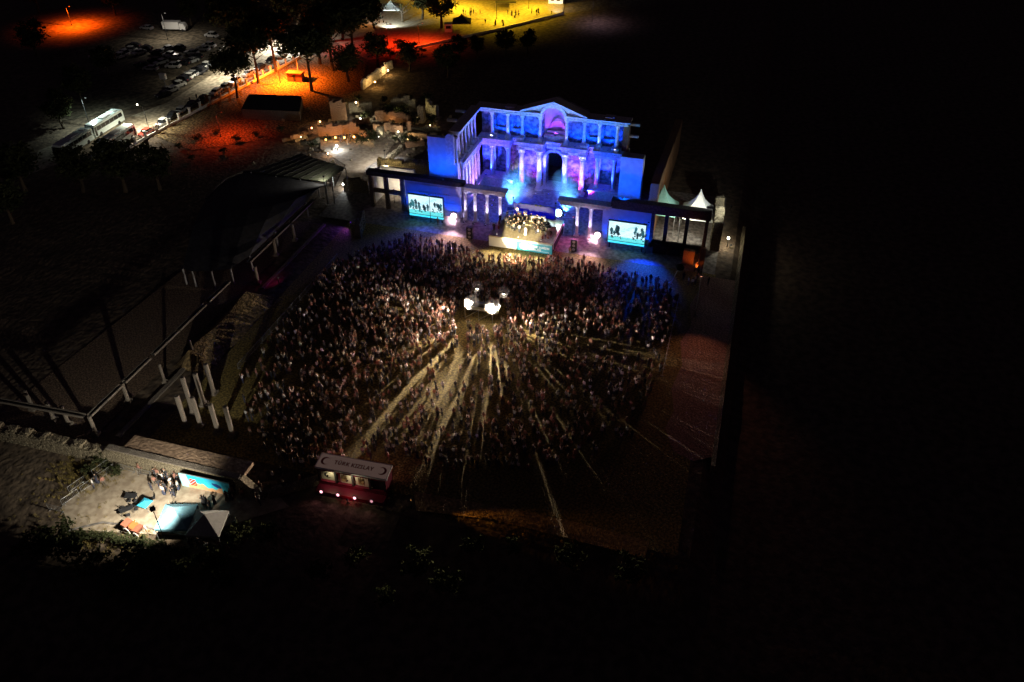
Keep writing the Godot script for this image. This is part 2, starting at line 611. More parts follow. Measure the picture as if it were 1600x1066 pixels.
# courses of squared blocks standing 2 to 6 cm proud of one another, left out where «hole» says so
func ashlar(b: MB, x0: float, x1: float, y0: float, y1: float, zf: float, deep: float, holes: Array) -> void:
	var y := y0
	while y < y1 - 0.05:
		var hh := minf(rng.randf_range(0.55, 0.8), y1 - y)
		var x := x0
		while x < x1 - 0.05:
			var ww := minf(rng.randf_range(0.9, 1.7), x1 - x)
			var clear := true
			var xa := x
			var xb := x + ww
			for r in holes:
				var rr: Rect2 = r
				if y + hh * 0.5 > rr.position.y and y + hh * 0.5 < rr.end.y:
					if xa >= rr.position.x and xb <= rr.end.x:
						clear = false
					elif xa < rr.position.x and xb > rr.position.x:
						xb = rr.position.x
					elif xa < rr.end.x and xb > rr.end.x:
						xa = rr.end.x
			if clear and xb - xa > 0.02:
				var s := rng.randf_range(0.72, 1.0)
				b.tint = Color(s, s * rng.randf_range(0.96, 1.0), s)
				var f := rng.randf_range(0.0, 0.06)
				b.span(xa + 0.012, xb - 0.012, y + 0.012, y + hh - 0.012, zf - deep, zf + f)
			x += ww
		y += hh
	b.tint = Color.WHITE


func arch_outline(w: float, y0: float, ys: float, top: Array) -> PackedVector2Array:
	var p := PackedVector2Array()
	p.append_array(top)
	p.append(Vector2(w, y0))
	for k in 13:
		p.append(Vector2(w * cos(PI * k / 12), ys + w * sin(PI * k / 12)))
	p.append(Vector2(-w, y0))
	return p


func arch_ring(b: MB, w: float, thick: float, y0: float, ys: float, z0: float, z1: float) -> void:
	var last_in := Vector2(w, y0)
	var last_out := Vector2(w + thick, y0)
	for k in range(-1, 14):
		var a := PI * clampf(k, 0, 12) / 12
		var i_ := Vector2(w * cos(a), ys + w * sin(a))
		var o_ := Vector2((w + thick) * cos(a), ys + (w + thick) * sin(a))
		if k == 13:
			i_ = Vector2(-w, y0)
			o_ = Vector2(-w - thick, y0)
		if i_.distance_to(last_in) > 0.01:
			b.extrude(PackedVector2Array([last_in, last_out, o_, i_]), z0, z1)
		last_in = i_
		last_out = o_


func make_court() -> void:
	M.court_wall.vertex_color_use_as_albedo = true
	var o := thing("marble_court_facade", "two storey ruined marble facade with columns and pediment, lit blue and purple", "ruin", Vector3(CX, 0, -155))
	# local frame: x from the gate's axis, z = 0 in the plane of the columns
	var w := MB.new()
	w.extrude(arch_outline(1.8, 0, 6.3, [Vector2(-15.9, 0), Vector2(-15.9, 10.3), Vector2(15.4, 10.3), Vector2(15.4, 0)]), -4.4, -2.5)
	obj("lower_wall", w, M.court_wall, o)
	var holes := [Rect2(-1.8, -1, 3.6, 9.1), Rect2(-12.9, 2.7, 3.0, 5.2), Rect2(9.9, 2.7, 3.0, 5.2), Rect2(-8.9, 1.2, 1.5, 4.5), Rect2(7.4, 1.2, 1.5, 4.5)]
	var bl := MB.new()
	ashlar(bl, -15.9, 15.4, 0.0, 9.0, -2.0, 0.6, holes)
	tag(obj("ashlar_blocks", bl, M.court_wall, o), "", "", "", "stuff")
	for hx in [-11.4, 11.4]:
		var fr := MB.new()
		fr.span(hx - 1.75, hx - 1.5, 2.5, 8.1, -2.1, -1.75)
		fr.span(hx + 1.5, hx + 1.75, 2.5, 8.1, -2.1, -1.75)
		fr.span(hx - 1.95, hx + 1.95, 8.1, 8.5, -2.15, -1.65)
		obj("niche_frame", fr, M.marble, o)
	var gr := MB.new()
	arch_ring(gr, 1.8, 0.55, 0.0, 6.3, -2.3, -1.75)
	gr.box(Vector3(0, 8.55, -1.9), Vector3(0.6, 1.0, 0.7))
	obj("gate_arch", gr, M.marble, o)
	var thr := MB.new()
	thr.span(-2.4, 2.4, 0.005, 0.2, -4.4, -1.2)
	thr.span(-2.9, 2.9, 0.005, 0.1, -1.2, -0.4)
	obj("threshold", thr, M.marble, o)
	# the hall behind the gate
	var hall := MB.new()
	hall.span(-6, 6, 0.005, 9, -13, -12.2)
	hall.span(-6.6, -6, 0.005, 9, -13, -4.5)
	hall.span(6, 6.6, 0.005, 9, -13, -4.5)
	obj("hall_wall", hall, M.ruin_stone, o)
	# the podiums of the outer bays, left one running on under the wing
	for s in [-1, 1]:
		var pd := MB.new()
		var xa: float = 8.3 * s
		var xb: float = 15.4 * s
		pd.span(xa, xb, 0.2, 1.85, -2.0, 1.3)
		pd.span(xa - 0.15 * s, xb, 0.005, 0.25, -2.0, 1.5)
		pd.span(xa - 0.2 * s, xb, 1.85, 2.1, -2.0, 1.55)
		obj("podium", pd, M.marble, o)
	var xs := [-13.1, -9.7, -6.6, -2.75, 2.75, 6.4, 9.5, 13.1]
	for k in 8:
		var outer: bool = k in [0, 1, 6, 7]
		column(o, Vector3(xs[k], 2.1 if outer else 0.005, 0), 6.9 if outer else 8.995, 0.42 if outer else 0.56, M.marble)
	# lower entablature, stepping forward over the columns
	var e := MB.new()
	entab(e, -15.7, -9.1, -2.2, 0.55, 9.0, 1.6)
	entab(e, -7.3, -2.0, -2.2, 0.65, 9.0, 1.6)
	entab(e, 2.0, 7.1, -2.2, 0.65, 9.0, 1.6)
	entab(e, 8.9, 15.2, -2.2, 0.55, 9.0, 1.6)
	entab(e, -1.55, 1.55, -2.2, -1.2, 9.0, 1.6)
	entab(e, -8.65, -7.75, -2.2, -1.2, 9.0, 1.6)
	entab(e, 7.55, 8.45, -2.2, -1.2, 9.0, 1.6)
	obj("lower_entablature", e, M.marble, o)
	var dn := MB.new()
	for k in 76:
		var x := -15.6 + k * 0.41
		var back: bool = absf(x) < 2.0 or absf(absf(x) - 8.15) < 0.85
		dn.box(Vector3(x, 10.02, -1.05 if back else 0.8), Vector3(0.2, 0.16, 0.2))
	tag(obj("dentils", dn, M.marble, o), "", "", "", "stuff")
	var blk := [[-13.1, 0.0], [-6.9, 0.2], [6.7, 0.2], [13.0, 0.0]]
	for q in blk:
		var bb := MB.new()
		bb.box(Vector3(q[0], 10.95, q[1] - 0.2), Vector3(1.5, 0.7, 1.3))
		obj("ledge_block", bb, M.marble, o)
	# upper storey: wall with the great niche, columns on pedestals
	var u := MB.new()
	u.extrude(arch_outline(2.35, 11.6, 16.1, [Vector2(-2.36, 10.62), Vector2(-15.9, 10.62), Vector2(-15.9, 16.3), Vector2(-6.6, 16.3), Vector2(-6.4, 17.0), Vector2(0, 19.2), Vector2(6.4, 17.0), Vector2(6.6, 16.3), Vector2(15.2, 16.3), Vector2(15.2, 10.62), Vector2(2.36, 10.62), Vector2(2.36, 11.6)]).slice(0, -1), -4.2, -2.5)
	obj("upper_wall", u, M.court_wall, o)
	var uh := [Rect2(-2.35, 11.6, 4.7, 7.0), Rect2(-12.7, 12.0, 2.6, 3.4), Rect2(10.1, 12.0, 2.6, 3.4), Rect2(-9.1, 12.2, 1.9, 2.9), Rect2(7.1, 12.2, 1.9, 2.9)]
	var ub := MB.new()
	ashlar(ub, -15.9, 15.2, 10.62, 16.0, -2.0, 0.6, uh)
	tag(obj("ashlar_blocks", ub, M.court_wall, o), "", "", "", "stuff")
	# the niche: a half drum under a half dome
	var ap := MB.new()
	for k in 10:
		var a0 := PI * k / 10
		var a1 := PI * (k + 1) / 10
		var p0 := Vector3(2.35 * cos(a0), 0, -2.5 - 2.2 * sin(a0))
		var p1 := Vector3(2.35 * cos(a1), 0, -2.5 - 2.2 * sin(a1))
		ap.quad(p1 + Vector3(0, 11.6, 0), p0 + Vector3(0, 11.6, 0), p0 + Vector3(0, 16.1, 0), p1 + Vector3(0, 16.1, 0))
		for j in 5:
			var q := []
			for m in [[a1, j], [a0, j], [a0, j + 1], [a1, j + 1]]:
				var th: float = PI / 2 * m[1] / 5.0
				q.append(Vector3(2.35 * cos(m[0]) * cos(th), 16.1 + 2.35 * sin(th), -2.5 - 2.2 * sin(m[0]) * cos(th)))
			ap.quad(q[0], q[1], q[2], q[3])
		ap.tri(Vector3(0, 11.6, -2.5), p0 + Vector3(0, 11.6, 0), p1 + Vector3(0, 11.6, 0))
	obj("great_niche", ap, M.plaster, o)
	var st := MB.new()
	st.span(-2.0, 2.0, 11.62, 12.0, -3.6, -2.6)
	arch_ring(st, 1.25, 0.3, 11.62, 12.6, -4.2, -3.9)
	obj("niche_step", st, M.marble, o)
	var av := MB.new()
	arch_ring(av, 2.35, 0.6, 16.1, 16.1, -2.6, 0.35)
	var nw := MB.new()
	nw.span(-2.3, 2.3, 10.62, 11.58, -2.45, -1.5)
	obj("niche_sill", nw, M.marble, o)
	var ks := MB.new()
	ks.box(Vector3(0, 18.75, -0.3), Vector3(0.6, 0.8, 1.5))
	obj("keystone", ks, M.marble, o)
	obj("archivolt", av, M.marble, o)
	for k in 8:
		var x: float = xs[k]
		var pe := MB.new()
		pe.box(Vector3(x, 10.96, -0.3), Vector3(1.05, 0.7, 1.05))
		obj("pedestal", pe, M.marble, o)
		column(o, Vector3(x, 11.3, -0.3), 4.75, 0.34, M.marble)
	var e2 := MB.new()
	entab(e2, -16.1, -2.96, -2.2, 0.1, 16.05, 0.95)
	entab(e2, 2.96, 15.2, -2.2, 0.1, 16.05, 0.95)
	obj("upper_entablature", e2, M.marble, o)
	for q in [-9.2, 11.4]:
		var bb := MB.new()
		bb.box(Vector3(q, 17.25, -1.0), Vector3(2.0, 0.5, 1.6))
		obj("coping_block", bb, M.marble, o)
	# pediment: tympanum over the arch and two raking cornices
	var ty := MB.new()
	var tp := PackedVector2Array([Vector2(-6.3, 17.02), Vector2(0, 19.25), Vector2(6.3, 17.02), Vector2(2.95, 17.02)])
	for k in 11:
		var a := asin(0.92 / 2.95) + (PI - 2 * asin(0.92 / 2.95)) * k / 10
		tp.append(Vector2(2.95 * cos(a), 16.1 + 2.95 * sin(a)))
	tp.append(Vector2(-2.95, 17.02))
	ty.extrude(tp, -2.3, 0.0)
	obj("tympanum", ty, M.marble, o)
	var rk := MB.new()
	for s in [-1.0, 1.0]:
		var sl := Vector2(6.9, 2.45).angle()
		rk.box(Vector3(s * 3.42, 18.32, -1.0), Vector3(7.3, 0.34, 3.0), Basis(Vector3.BACK, -s * sl))
		rk.box(Vector3(s * 3.4, 18.08, -1.0), Vector3(7.0, 0.2, 2.6), Basis(Vector3.BACK, -s * sl))
	obj("raking_cornice", rk, M.marble, o)
	# left wing, running towards the viewer
	var lw := MB.new()
	lw.span(-18.2, -17.2, 0.005, 10.3, -2.0, 12.4)
	obj("wing_wall", lw, M.court_wall, o)
	var wp := MB.new()
	wp.span(-17.2, -14.7, 0.2, 1.85, 1.56, 12.4)
	wp.span(-17.2, -14.5, 1.85, 2.1, 1.56, 12.5)
	obj("podium", wp, M.marble, o)
	for k in 6:
		column(o, Vector3(-15.6, 2.1, 2.0 + k * 2.0), 6.9, 0.36, M.marble)
	var we := MB.new()
	entab(we, -17.2, -15.2, 1.0, 12.6, 9.0, 1.4)
	obj("lower_entablature", we, M.marble, o)
	for k in 3:
		var wb := MB.new()
		var z := 2.2 + k * 4.0
		wb.span(-17.1, -15.4, 10.4, 10.85, z - 0.6, z + 2.6)
		obj("wing_ledge", wb, M.marble, o)
	for k in 6:
		column(o, Vector3(-16.1, 10.85, 2.2 + k * 2.0), 5.2, 0.27, M.marble)
	var wu := MB.new()
	entab(wu, -17.1, -15.7, 0.2, 13.3, 16.05, 0.9)
	obj("upper_entablature", wu, M.marble, o)
	# the wing's end pier with its small arched head
	var ep := MB.new()
	ep.span(-18.1, -16.4, 10.2, 15.4, 13.5, 14.3)
	ep.extrude(PackedVector2Array([Vector2(-18.1, 15.4), Vector2(-16.4, 15.4), Vector2(-16.5, 16.0), Vector2(-16.8, 16.4), Vector2(-17.25, 16.6), Vector2(-17.7, 16.4), Vector2(-18.0, 16.0)]), 13.5, 14.3)
	obj("end_pier", ep, M.marble, o)
	for p in [Vector3(-19.2, 16.3, 2.0), Vector3(-19.2, 16.3, 7.0), Vector3(16.2, 15.6, -2.6), Vector3(16.2, 13.4, -2.0)]:
		var sb := MB.new()
		sb.box(p, Vector3(2.0, 0.5, 0.6))
		obj("beam_stub", sb, M.plaster, o)
	var rp := MB.new()
	rp.span(14.2, 15.4, 10.62, 16.0, -2.0, -0.6)
	obj("end_pier", rp, M.brick_ruin, o)
	# smooth restored walls on both sides, flooded blue
	var bw := MB.new()
	bw.span(-58.4, -52.3, 0.005, 15.3, -142.4, -141.3)
	obj("side_wall", bw, M.plaster)
	tag(get_node("side_wall"), "smooth blue-lit wall left of the marble facade", "wall", "smooth walls beside the facade")
	var bw2 := MB.new()
	bw2.span(-20.5, -16.2, 0.005, 14.5, -146.6, -144.3)
	obj("side_wall", bw2, M.plaster)
	tag(get_node("side_wall_001"), "smooth blue-lit wall right of the marble facade", "wall", "smooth walls beside the facade")
	# brick flank behind the right-hand wall, lit warm
	var bf := MB.new()
	for k in 5:
		bf.span(-14.2, -12.6, 0.005, 10.5 - k * 0.7 + rng.randf() * 0.5, -150 - k * 8.0, -142.4 - k * 8.0)
	obj("brick_flank", bf, M.brick_ruin)
	tag(get_node("brick_flank"), "tall rough brown wall end running back behind the white tents", "wall")

	# --- lamps in the court
	var blue := Color(0.0, 0.075, 1.0)
	var lav := Color(0.72, 0.50, 1.0)
	var g := "floor lamps lighting the marble court"
	flood("floor lamp behind the stage, left of two washing the gate columns lavender", Vector3(-43.6, 0.7, -142.6), Vector3(-38.6, 7.0, -155), lav, 6, 34, 0.4, 3.0, g)
	flood("floor lamp behind the stage, right of two washing the gate columns lavender", Vector3(-28.4, 0.7, -142.6), Vector3(-33.0, 7.0, -155), lav, 6, 34, 0.4, 3.0, g)
	flood("added blue lamp behind the light panel shining on the court's pavement, left", Vector3(-40.2, 5.6, -139.2), Vector3(-41.5, 0, -147.0), Color(0.01, 0.03, 1.0), 30, 70, 0.3, 1.0, "added pavement lamps behind the light panel")  # two unseen lamps added to turn the pavement blue
	flood("added blue lamp behind the light panel shining on the court's pavement, right", Vector3(-31.6, 5.6, -139.2), Vector3(-30.6, 0, -147.0), Color(0.01, 0.03, 1.0), 30, 70, 0.3, 1.0, "added pavement lamps behind the light panel")
	var k2 := 0
	for x in [-50.6, -44.6, -41.0, -36.3, -32.0, -28.4, -24.8]:
		var out: bool = x < -46 or x > -27
		flood("blue uplighter at the foot of the facade, number %s bay from the left" % ["first", "second", "third", "middle", "fifth", "sixth", "last"][k2], Vector3(x, 2.45 if out else 0.4, -154.0 if out else -152.6), Vector3(x, 13, -156.2), Color(0.01, 0.03, 1.0), 190, 48, 0.3, 1.5, "blue uplighters along the facade", "floodlight", 2.1 if out else 0.0)
		k2 += 1
	flood("magenta uplighter on the right of the gate", Vector3(-31.6, 0.4, -151.4), Vector3(-30.6, 5, -157), Color(0.9, 0.03, 0.8), 34, 30, 0.3, 1.5, g)
	flood("magenta uplighter on the far right by the end column", Vector3(-28.2, 0.4, -151.2), Vector3(-27.6, 5, -157), Color(0.9, 0.02, 0.5), 9, 30, 0.3, 1.5, g)
	flood("magenta uplighter on the left of the gate", Vector3(-41.4, 0.4, -151.4), Vector3(-41.6, 5, -157), Color(0.6, 0.04, 0.9), 18, 34, 0.3, 1.5, g)
	for k in 8:
		var lx: float = CX + xs[k]
		flood("tiny lavender lamp on the ledge before an upper column, %s from the left" % ["first", "second", "third", "fourth", "fifth", "sixth", "seventh", "eighth"][k], Vector3(lx, 10.75, -154.45), Vector3(lx, 15.6, -155.3), Color(0.80, 0.72, 1.0), 4.0, 15, 0.18, 1.0, "ledge lamps before the upper columns", "floodlight", 10.62)
	k2 = 0
	for x in [-47.8, -44.5, -41.0, -31.6, -28.4, -24.8]:
		flood("small blue lamp on the ledge of the upper storey, %s from the left" % ["first", "second", "third", "fourth", "fifth", "last"][k2], Vector3(x, 10.78, -154.9), Vector3(x + 0.2, 16.0, -156.6), Color(0.0, 0.045, 1.0), 32, 62, 0.22, 1.5, "ledge lamps of the upper storey", "floodlight", 10.62)
		k2 += 1
	flood("violet lamp inside the great niche under the pediment", Vector3(CX, 11.75, -156.9), Vector3(CX, 16.5, -159.0), Color(0.30, 0.04, 1.0), 9, 70, 0.22, 1.5, g, "floodlight", 11.6)
	flood("floor lamp lighting the left wing's colonnade", Vector3(-46.6, 0.5, -146.6), Vector3(-52, 8.5, -147.8), Color(0.58, 0.28, 1.0), 52, 56, 0.35, 2.0, g)
	flood("blue lamp lighting the upper storey of the left wing", Vector3(-46.2, 0.5, -144.4), Vector3(-52, 15.5, -146), Color(0.10, 0.16, 1.0), 190, 34, 0.35, 2.0, g)
	for x in [-57.0, -53.9]:
		flood("blue floodlight on the roof beam before the left side wall, %s of two" % ("left" if x < -55 else "right"), Vector3(x, 8.75, -137.3), Vector3(x * 0.6 - 22.2, 11.5, -141.3), blue, 10, 66, 0.3, 1.0, "roof floodlights before the side walls", "floodlight", 8.2)
	for k in 4:
		var gx: float = CX + [-6.6, -2.75, 2.75, 6.4][k]
		flood("narrow lavender uplighter before the %s gate column" % ["first", "second", "third", "fourth"][k], Vector3(gx, 0.3, -152.4), Vector3(gx, 7.6, -154.6), Color(0.92, 0.74, 1.0), 46, 12, 0.28, 1.5, "uplighters of the gate columns")
	flood("blue floodlight on the roof beam before the right side wall", Vector3(-18.6, 9.4, -137.6), Vector3(-18.4, 9.0, -144.3), blue, 36, 66, 0.3, 1.0, "roof floodlights before the side walls", "floodlight", 8.9)


# ---------------------------------------------------------------- the screen colonnade in front of the court
func make_screen_colonnade() -> void:
	var o := thing("screen_colonnade", "dark-topped wall and white columns left of the stage, behind the left video screen", "colonnade", Vector3(-56, 0, -138))
	var b := MB.new()
	b.span(-14.4, 6.2, 7.3, 8.2, -0.9, 0.7)
	obj("roof_beam", b, M.dark_beam, o)
	var wl := MB.new()
	wl.span(-6.6, 5.2, 0.005, 7.3, -0.9, -0.3)
	obj("back_wall", wl, M.plaster, o)
	var wc := MB.new()
	for k in 4:
		wc.span(-6.5, 5.0, 1.2 + k * 1.7, 1.28 + k * 1.7, -0.3, -0.24)
	obj("string_course", wc, M.plaster, o)
	for x in [-13.9, -10.6, -7.1]:
		var p := MB.new()
		p.span(x - 0.35, x + 0.35, 0.005, 7.3, -0.5, 0.3)
		obj("pier", p, M.ruin_stone, o)
	var ml := MB.new()
	ml.span(-13.5, -7.5, 3.4, 4.2, -0.35, 0.15)
	obj("lintel", ml, M.ruin_stone, o)
	var rm := MB.new()
	rm.span(-14.4, -6.7, 0.005, 6.4, -6.2, -5.6)
	rm.span(-14.6, -14.0, 0.005, 6.4, -5.6, -0.9)
	obj("room_wall", rm, M.plaster, o)
	var e := MB.new()
	entab(e, 5.9, 14.6, -0.5, 0.5, 6.45, 1.1)
	obj("entablature", e, M.marble, o)
	for x in [6.3, 8.3, 10.8, 13.5]:
		column(o, Vector3(x, 0.005, 0), 6.445, 0.36, M.marble)
	var o2 := thing("screen_colonnade", "dark-topped wall and two white columns right of the stage, behind the right video screen", "colonnade", Vector3(-20, 0, -138))
	var b2 := MB.new()
	b2.span(-0.6, 17.9, 7.2, 8.9, -0.9, 0.7)
	obj("roof_beam", b2, M.dark_beam, o2)
	var w2 := MB.new()
	w2.span(-2.2, 7.2, 0.005, 7.2, -0.9, -0.3)
	obj("back_wall", w2, M.plaster, o2)
	for x in [7.4, 9.95, 13.75, 17.3]:
		var p := MB.new()
		p.span(x - 0.32, x + 0.32, 0.005, 7.2, -0.6, 0.4)
		obj("pier", p, M.dark_beam, o2)
	var lo := MB.new()
	lo.span(7.7, 17.0, 0.005, 1.3, -0.4, 0.2)
	obj("low_wall", lo, M.dark_beam, o2)
	var e2 := MB.new()
	entab(e2, -10.4, -0.8, -0.5, 0.5, 6.45, 1.1)
	obj("entablature", e2, M.marble, o2)
	for x in [-7.0, -4.4]:
		column(o2, Vector3(x, 0.005, 0), 6.445, 0.36, M.marble)
	var lav := Color(0.70, 0.58, 1.0)
	var nm := ["first", "second", "third", "fourth"]
	var xs := [-49.7, -47.7, -45.2, -42.5]
	for k in 4:
		flood("small white uplighter before the %s column left of the stage" % nm[k], Vector3(xs[k] + 0.1, 0.35, -136.3), Vector3(xs[k], 5.2, -137.9), lav, 26, 20, 0.3, 6.0, "column uplighters beside the stage")
	xs = [-27.0, -24.4]
	for k in 2:
		flood("small white uplighter before the %s column right of the stage" % nm[k], Vector3(xs[k] + 0.1, 0.35, -136.3), Vector3(xs[k], 5.2, -137.9), lav, 26, 20, 0.3, 6.0, "column uplighters beside the stage")
	for q in [[-61.0, "left end of the left screen wall"], [-57.0, "middle of the left screen wall"], [-52.4, "right end of the left screen wall"], [-20.8, "left end of the right screen wall"], [-16.6, "middle of the right screen wall"], [-13.6, "right end of the right screen wall"]]:
		flood("blue uplighter at the foot of the wall, %s" % q[1], Vector3(q[0], 0.3, -136.5), Vector3(q[0], 6.4, -138.3), Color(0.0, 0.06, 1.0), 9, 60, 0.25, 1.0, "blue wall uplighters behind the screens")
	flood("warm lamp in the room seen through the left wall openings", Vector3(-66.2, 3.0, -140.4), Vector3(-66.6, 3.0, -143.6), Color(1.0, 0.82, 0.58), 7.0, 78, 0.3, 2.0, "lamps behind the screen colonnade")
	flood("warm lamp behind the three openings at the right", Vector3(-7.6, 5.6, -140.0), Vector3(-7.4, 1.5, -146), Color(1.0, 0.9, 0.66), 14.0, 78, 0.3, 2.0, "lamps behind the screen colonnade")
	video_screen(Vector3(-57.1, 1.35, -135.2), 7.2, 4.1, "white lit video screen left of the stage showing dark figures", 5)
	video_screen(Vector3(-16.9, 1.7, -135.2), 6.9, 4.0, "white lit video screen right of the stage showing dark figures", 9)
	# the two bright lamps on the ground beside the screens
	var gl := "bright white lamps beside the screens"
	flood("bright white floodlight beside the left video screen", Vector3(-51.42, 1.85, -135.6), Vector3(-47, 3.4, -112), Color(1.0, 0.60, 0.74), 120, 50, 1.1, 16.0, gl, "floodlight", 0.0, 1.0)
	flood("bright white floodlight beside the right video screen", Vector3(-22.41, 2.13, -135.6), Vector3(-26, 3.6, -112), Color(1.0, 0.56, 0.66), 105, 50, 1.1, 16.0, gl, "floodlight", 0.0, 1.0)
	# tents behind the openings at the right
	pagoda(Vector3(-11.9, 0.004, -145.8), 6.0, 4.4, 9.2, M.canvas_teal, "teal pointed tent behind the right end of the colonnade")
	pagoda(Vector3(-4.9, 0.004, -145.8), 6.2, 4.4, 9.2, M.canvas_white, "white pointed tent behind the right end of the colonnade")
	var rw := MB.new()
	rubble_wall(rw, Vector3(-1.4, 0, -152), Vector3(-0.6, 0, -139.5), 7.5, 1.6, 0.8)
	tag(obj("ruin_wall", rw, M.ruin_stone), "rough lit stub of stone wall right of the white tent", "wall", "ruined stone walls")
	flood("white lamp at the foot of the stone stub right of the tents", Vector3(2.2, 0.5, -141.6), Vector3(-0.8, 4.5, -146), Color(1.0, 0.88, 0.6), 14, 60, 0.35, 6.0)
	globe_lamp("white globe lamp by the stone stub right of the tents", Vector3(1.6, 2.0, -141.5), Color(1.0, 0.92, 0.7), 4, 0.24, 12.0)
	flood("added white lamp with no visible source, lighting the two pointed tents", Vector3(1.0, 9.6, -139.5), Vector3(-8, 6.0, -145.8), Color(0.95, 1.0, 0.9), 26, 60, 0.3, 1.0, "", "floodlight", 8.9)  # unseen lamp put in to brighten the tents
	# dark stacks below the right-hand openings
	for q in [[-10.6, 2.2, 1.5], [-7.9, 2.8, 1.3], [-4.6, 2.6, 1.1]]:
		var c := MB.new()
		c.span(-1.2, 1.2, 0.0, q[2], -0.7, 0.7)
		c.span(-1.1, 0.2, q[2], q[2] + 0.3, -0.6, 0.6)
		var t := thing("equipment_case", "dark equipment case stacked below the right wall openings", "case", Vector3(q[0], 0.004, -136.2), 0.0, "equipment cases by the colonnade")
		obj("case_body", c, M.dark_cloth, t)
	# the warm lit doorway and the round reflector on its stand at the right
	var bk := thing("brick_pier", "orange lit brick pier beyond the right end of the audience", "ruin", Vector3(-3.34, 0, -133.45))
	var p1 := MB.new()
	p1.span(-2.6, -0.6, 0, 2.8, -0.6, 0.2)
	p1.span(0.3, 1.3, 0, 3.6, -0.6, 0.2)
	obj("masonry", p1, M.brick_ruin, bk)
	flood("small orange lamp before the brick pier at the right edge", Vector3(-3.4, 0.6, -131.05), Vector3(-3.42, 1.6, -132.12), Color(1.0, 0.22, 0.03), 2.0, 70, 0.25, 3.0)
	flood("added reddish lamp with no visible source, shining down the bare strip", Vector3(-1.83, 8, -116.76), Vector3(0.8, 0, -98), Color(1.0, 0.38, 0.22), 15, 38, 0.3, 1.0, "", "floodlight", 0.0, 1.0)  # lamp added to brighten the bare strip
	var rf := thing("reflector_dish", "pale round disc on a leaning stand at the audience's right corner", "reflector", Vector3(-7.06, 0, -125.85))
	var rs := MB.new()
	rs.cyl(Vector3.ZERO, Vector3(0.9, 3.0, 0), 0.07, 0.06, 6)
	rs.cyl(Vector3(0, 0.4, 0), Vector3(-0.6, 0.02, 0.3), 0.05, 0.05, 5)
	rs.cyl(Vector3(0, 0.4, 0), Vector3(0.5, 0.02, 0.5), 0.05, 0.05, 5)
	obj("stand", rs, M.pale_post, rf)
	var rd := MB.new()
	rd.ball(Vector3(1.2, 3.6, 0), Vector3(0.75, 0.75, 0.3), 14)
	obj("disc", rd, M.canvas_white, rf)
	flood("blue lamp throwing a patch of light on the lawn before the right screen", Vector3(-13.0, 6.6, -134.6), Vector3(-12.83, 0, -127.49), Color(0.0, 0.045, 1.0), 230, 36, 0.3, 2.0, "", "floodlight", 0.0, 1.0)
	flood("violet blue lamp throwing a patch on the lawn before the left screen", Vector3(-56, 6.2, -134.6), Vector3(-55.41, 0, -125.06), Color(0.06, 0.07, 1.0), 50, 52, 0.3, 2.0, "", "floodlight", 0.0, 1.0)
	flood("magenta lamp lighting the pavement right of the stage", Vector3(-27.6, 4.4, -137.0), Vector3(-26.0, 0, -131.0), Color(1.0, 0.06, 0.30), 9, 70, 0.3, 1.5)
	flood("violet lamp lighting the pavement left of the stage", Vector3(-45.4, 4.4, -137.0), Vector3(-46.0, 0, -132.0), Color(0.40, 0.02, 0.45), 3, 66, 0.3, 1.5)


# a crowd picture: dark figures against a white backdrop over a teal stage
func screen_print(seed_: int) -> ImageTexture:
	var im := Image.create(144, 82, false, Image.FORMAT_RGB8)
	im.fill(Color(0.80, 0.94, 0.97))
	for k in 60:
		im.fill_rect(Rect2i(int(fposmod(k * 37.0, 132.0)), int(fposmod(k * 23.0, 60.0)), 4 + k % 16, 2 + k % 5), Color(0.86, 0.97, 1.0) if k % 3 else Color(0.66, 0.86, 0.92))
	var r := RandomNumberGenerator.new()
	r.seed = seed_
	for x in 144:
		for y in range(64, 82):
			im.set_pixel(x, y, Color(0.15, 0.75, 0.78).lerp(Color(0.8, 1, 1), r.randf() * 0.7))
	for k in 19:
		var cx := r.randi_range(4, 140)
		if k < 10:
			cx = r.randi_range(4, 40) if k % 2 else r.randi_range(104, 140)
		var top := r.randi_range(10, 44)
		var hh := r.randi_range(14, 30)
		var col := Color(0.03, 0.12, 0.16).lerp(Color(0.2, 0.5, 0.55), r.randf() * 0.8)
		for y in hh:
			var wv := 2 if y < 4 else (5 if y < hh * 0.6 else 3)
			im.fill_rect(Rect2i(cx - wv + r.randi_range(-1, 1), top + y, wv * 2, 1), col)
	for k in 26:
		im.fill_rect(Rect2i(r.randi_range(0, 50) if k % 2 else r.randi_range(94, 140), r.randi_range(46, 70), r.randi_range(2, 7), r.randi_range(2, 6)), Color(0.05, 0.16, 0.2))
	return ImageTexture.create_from_image(im)


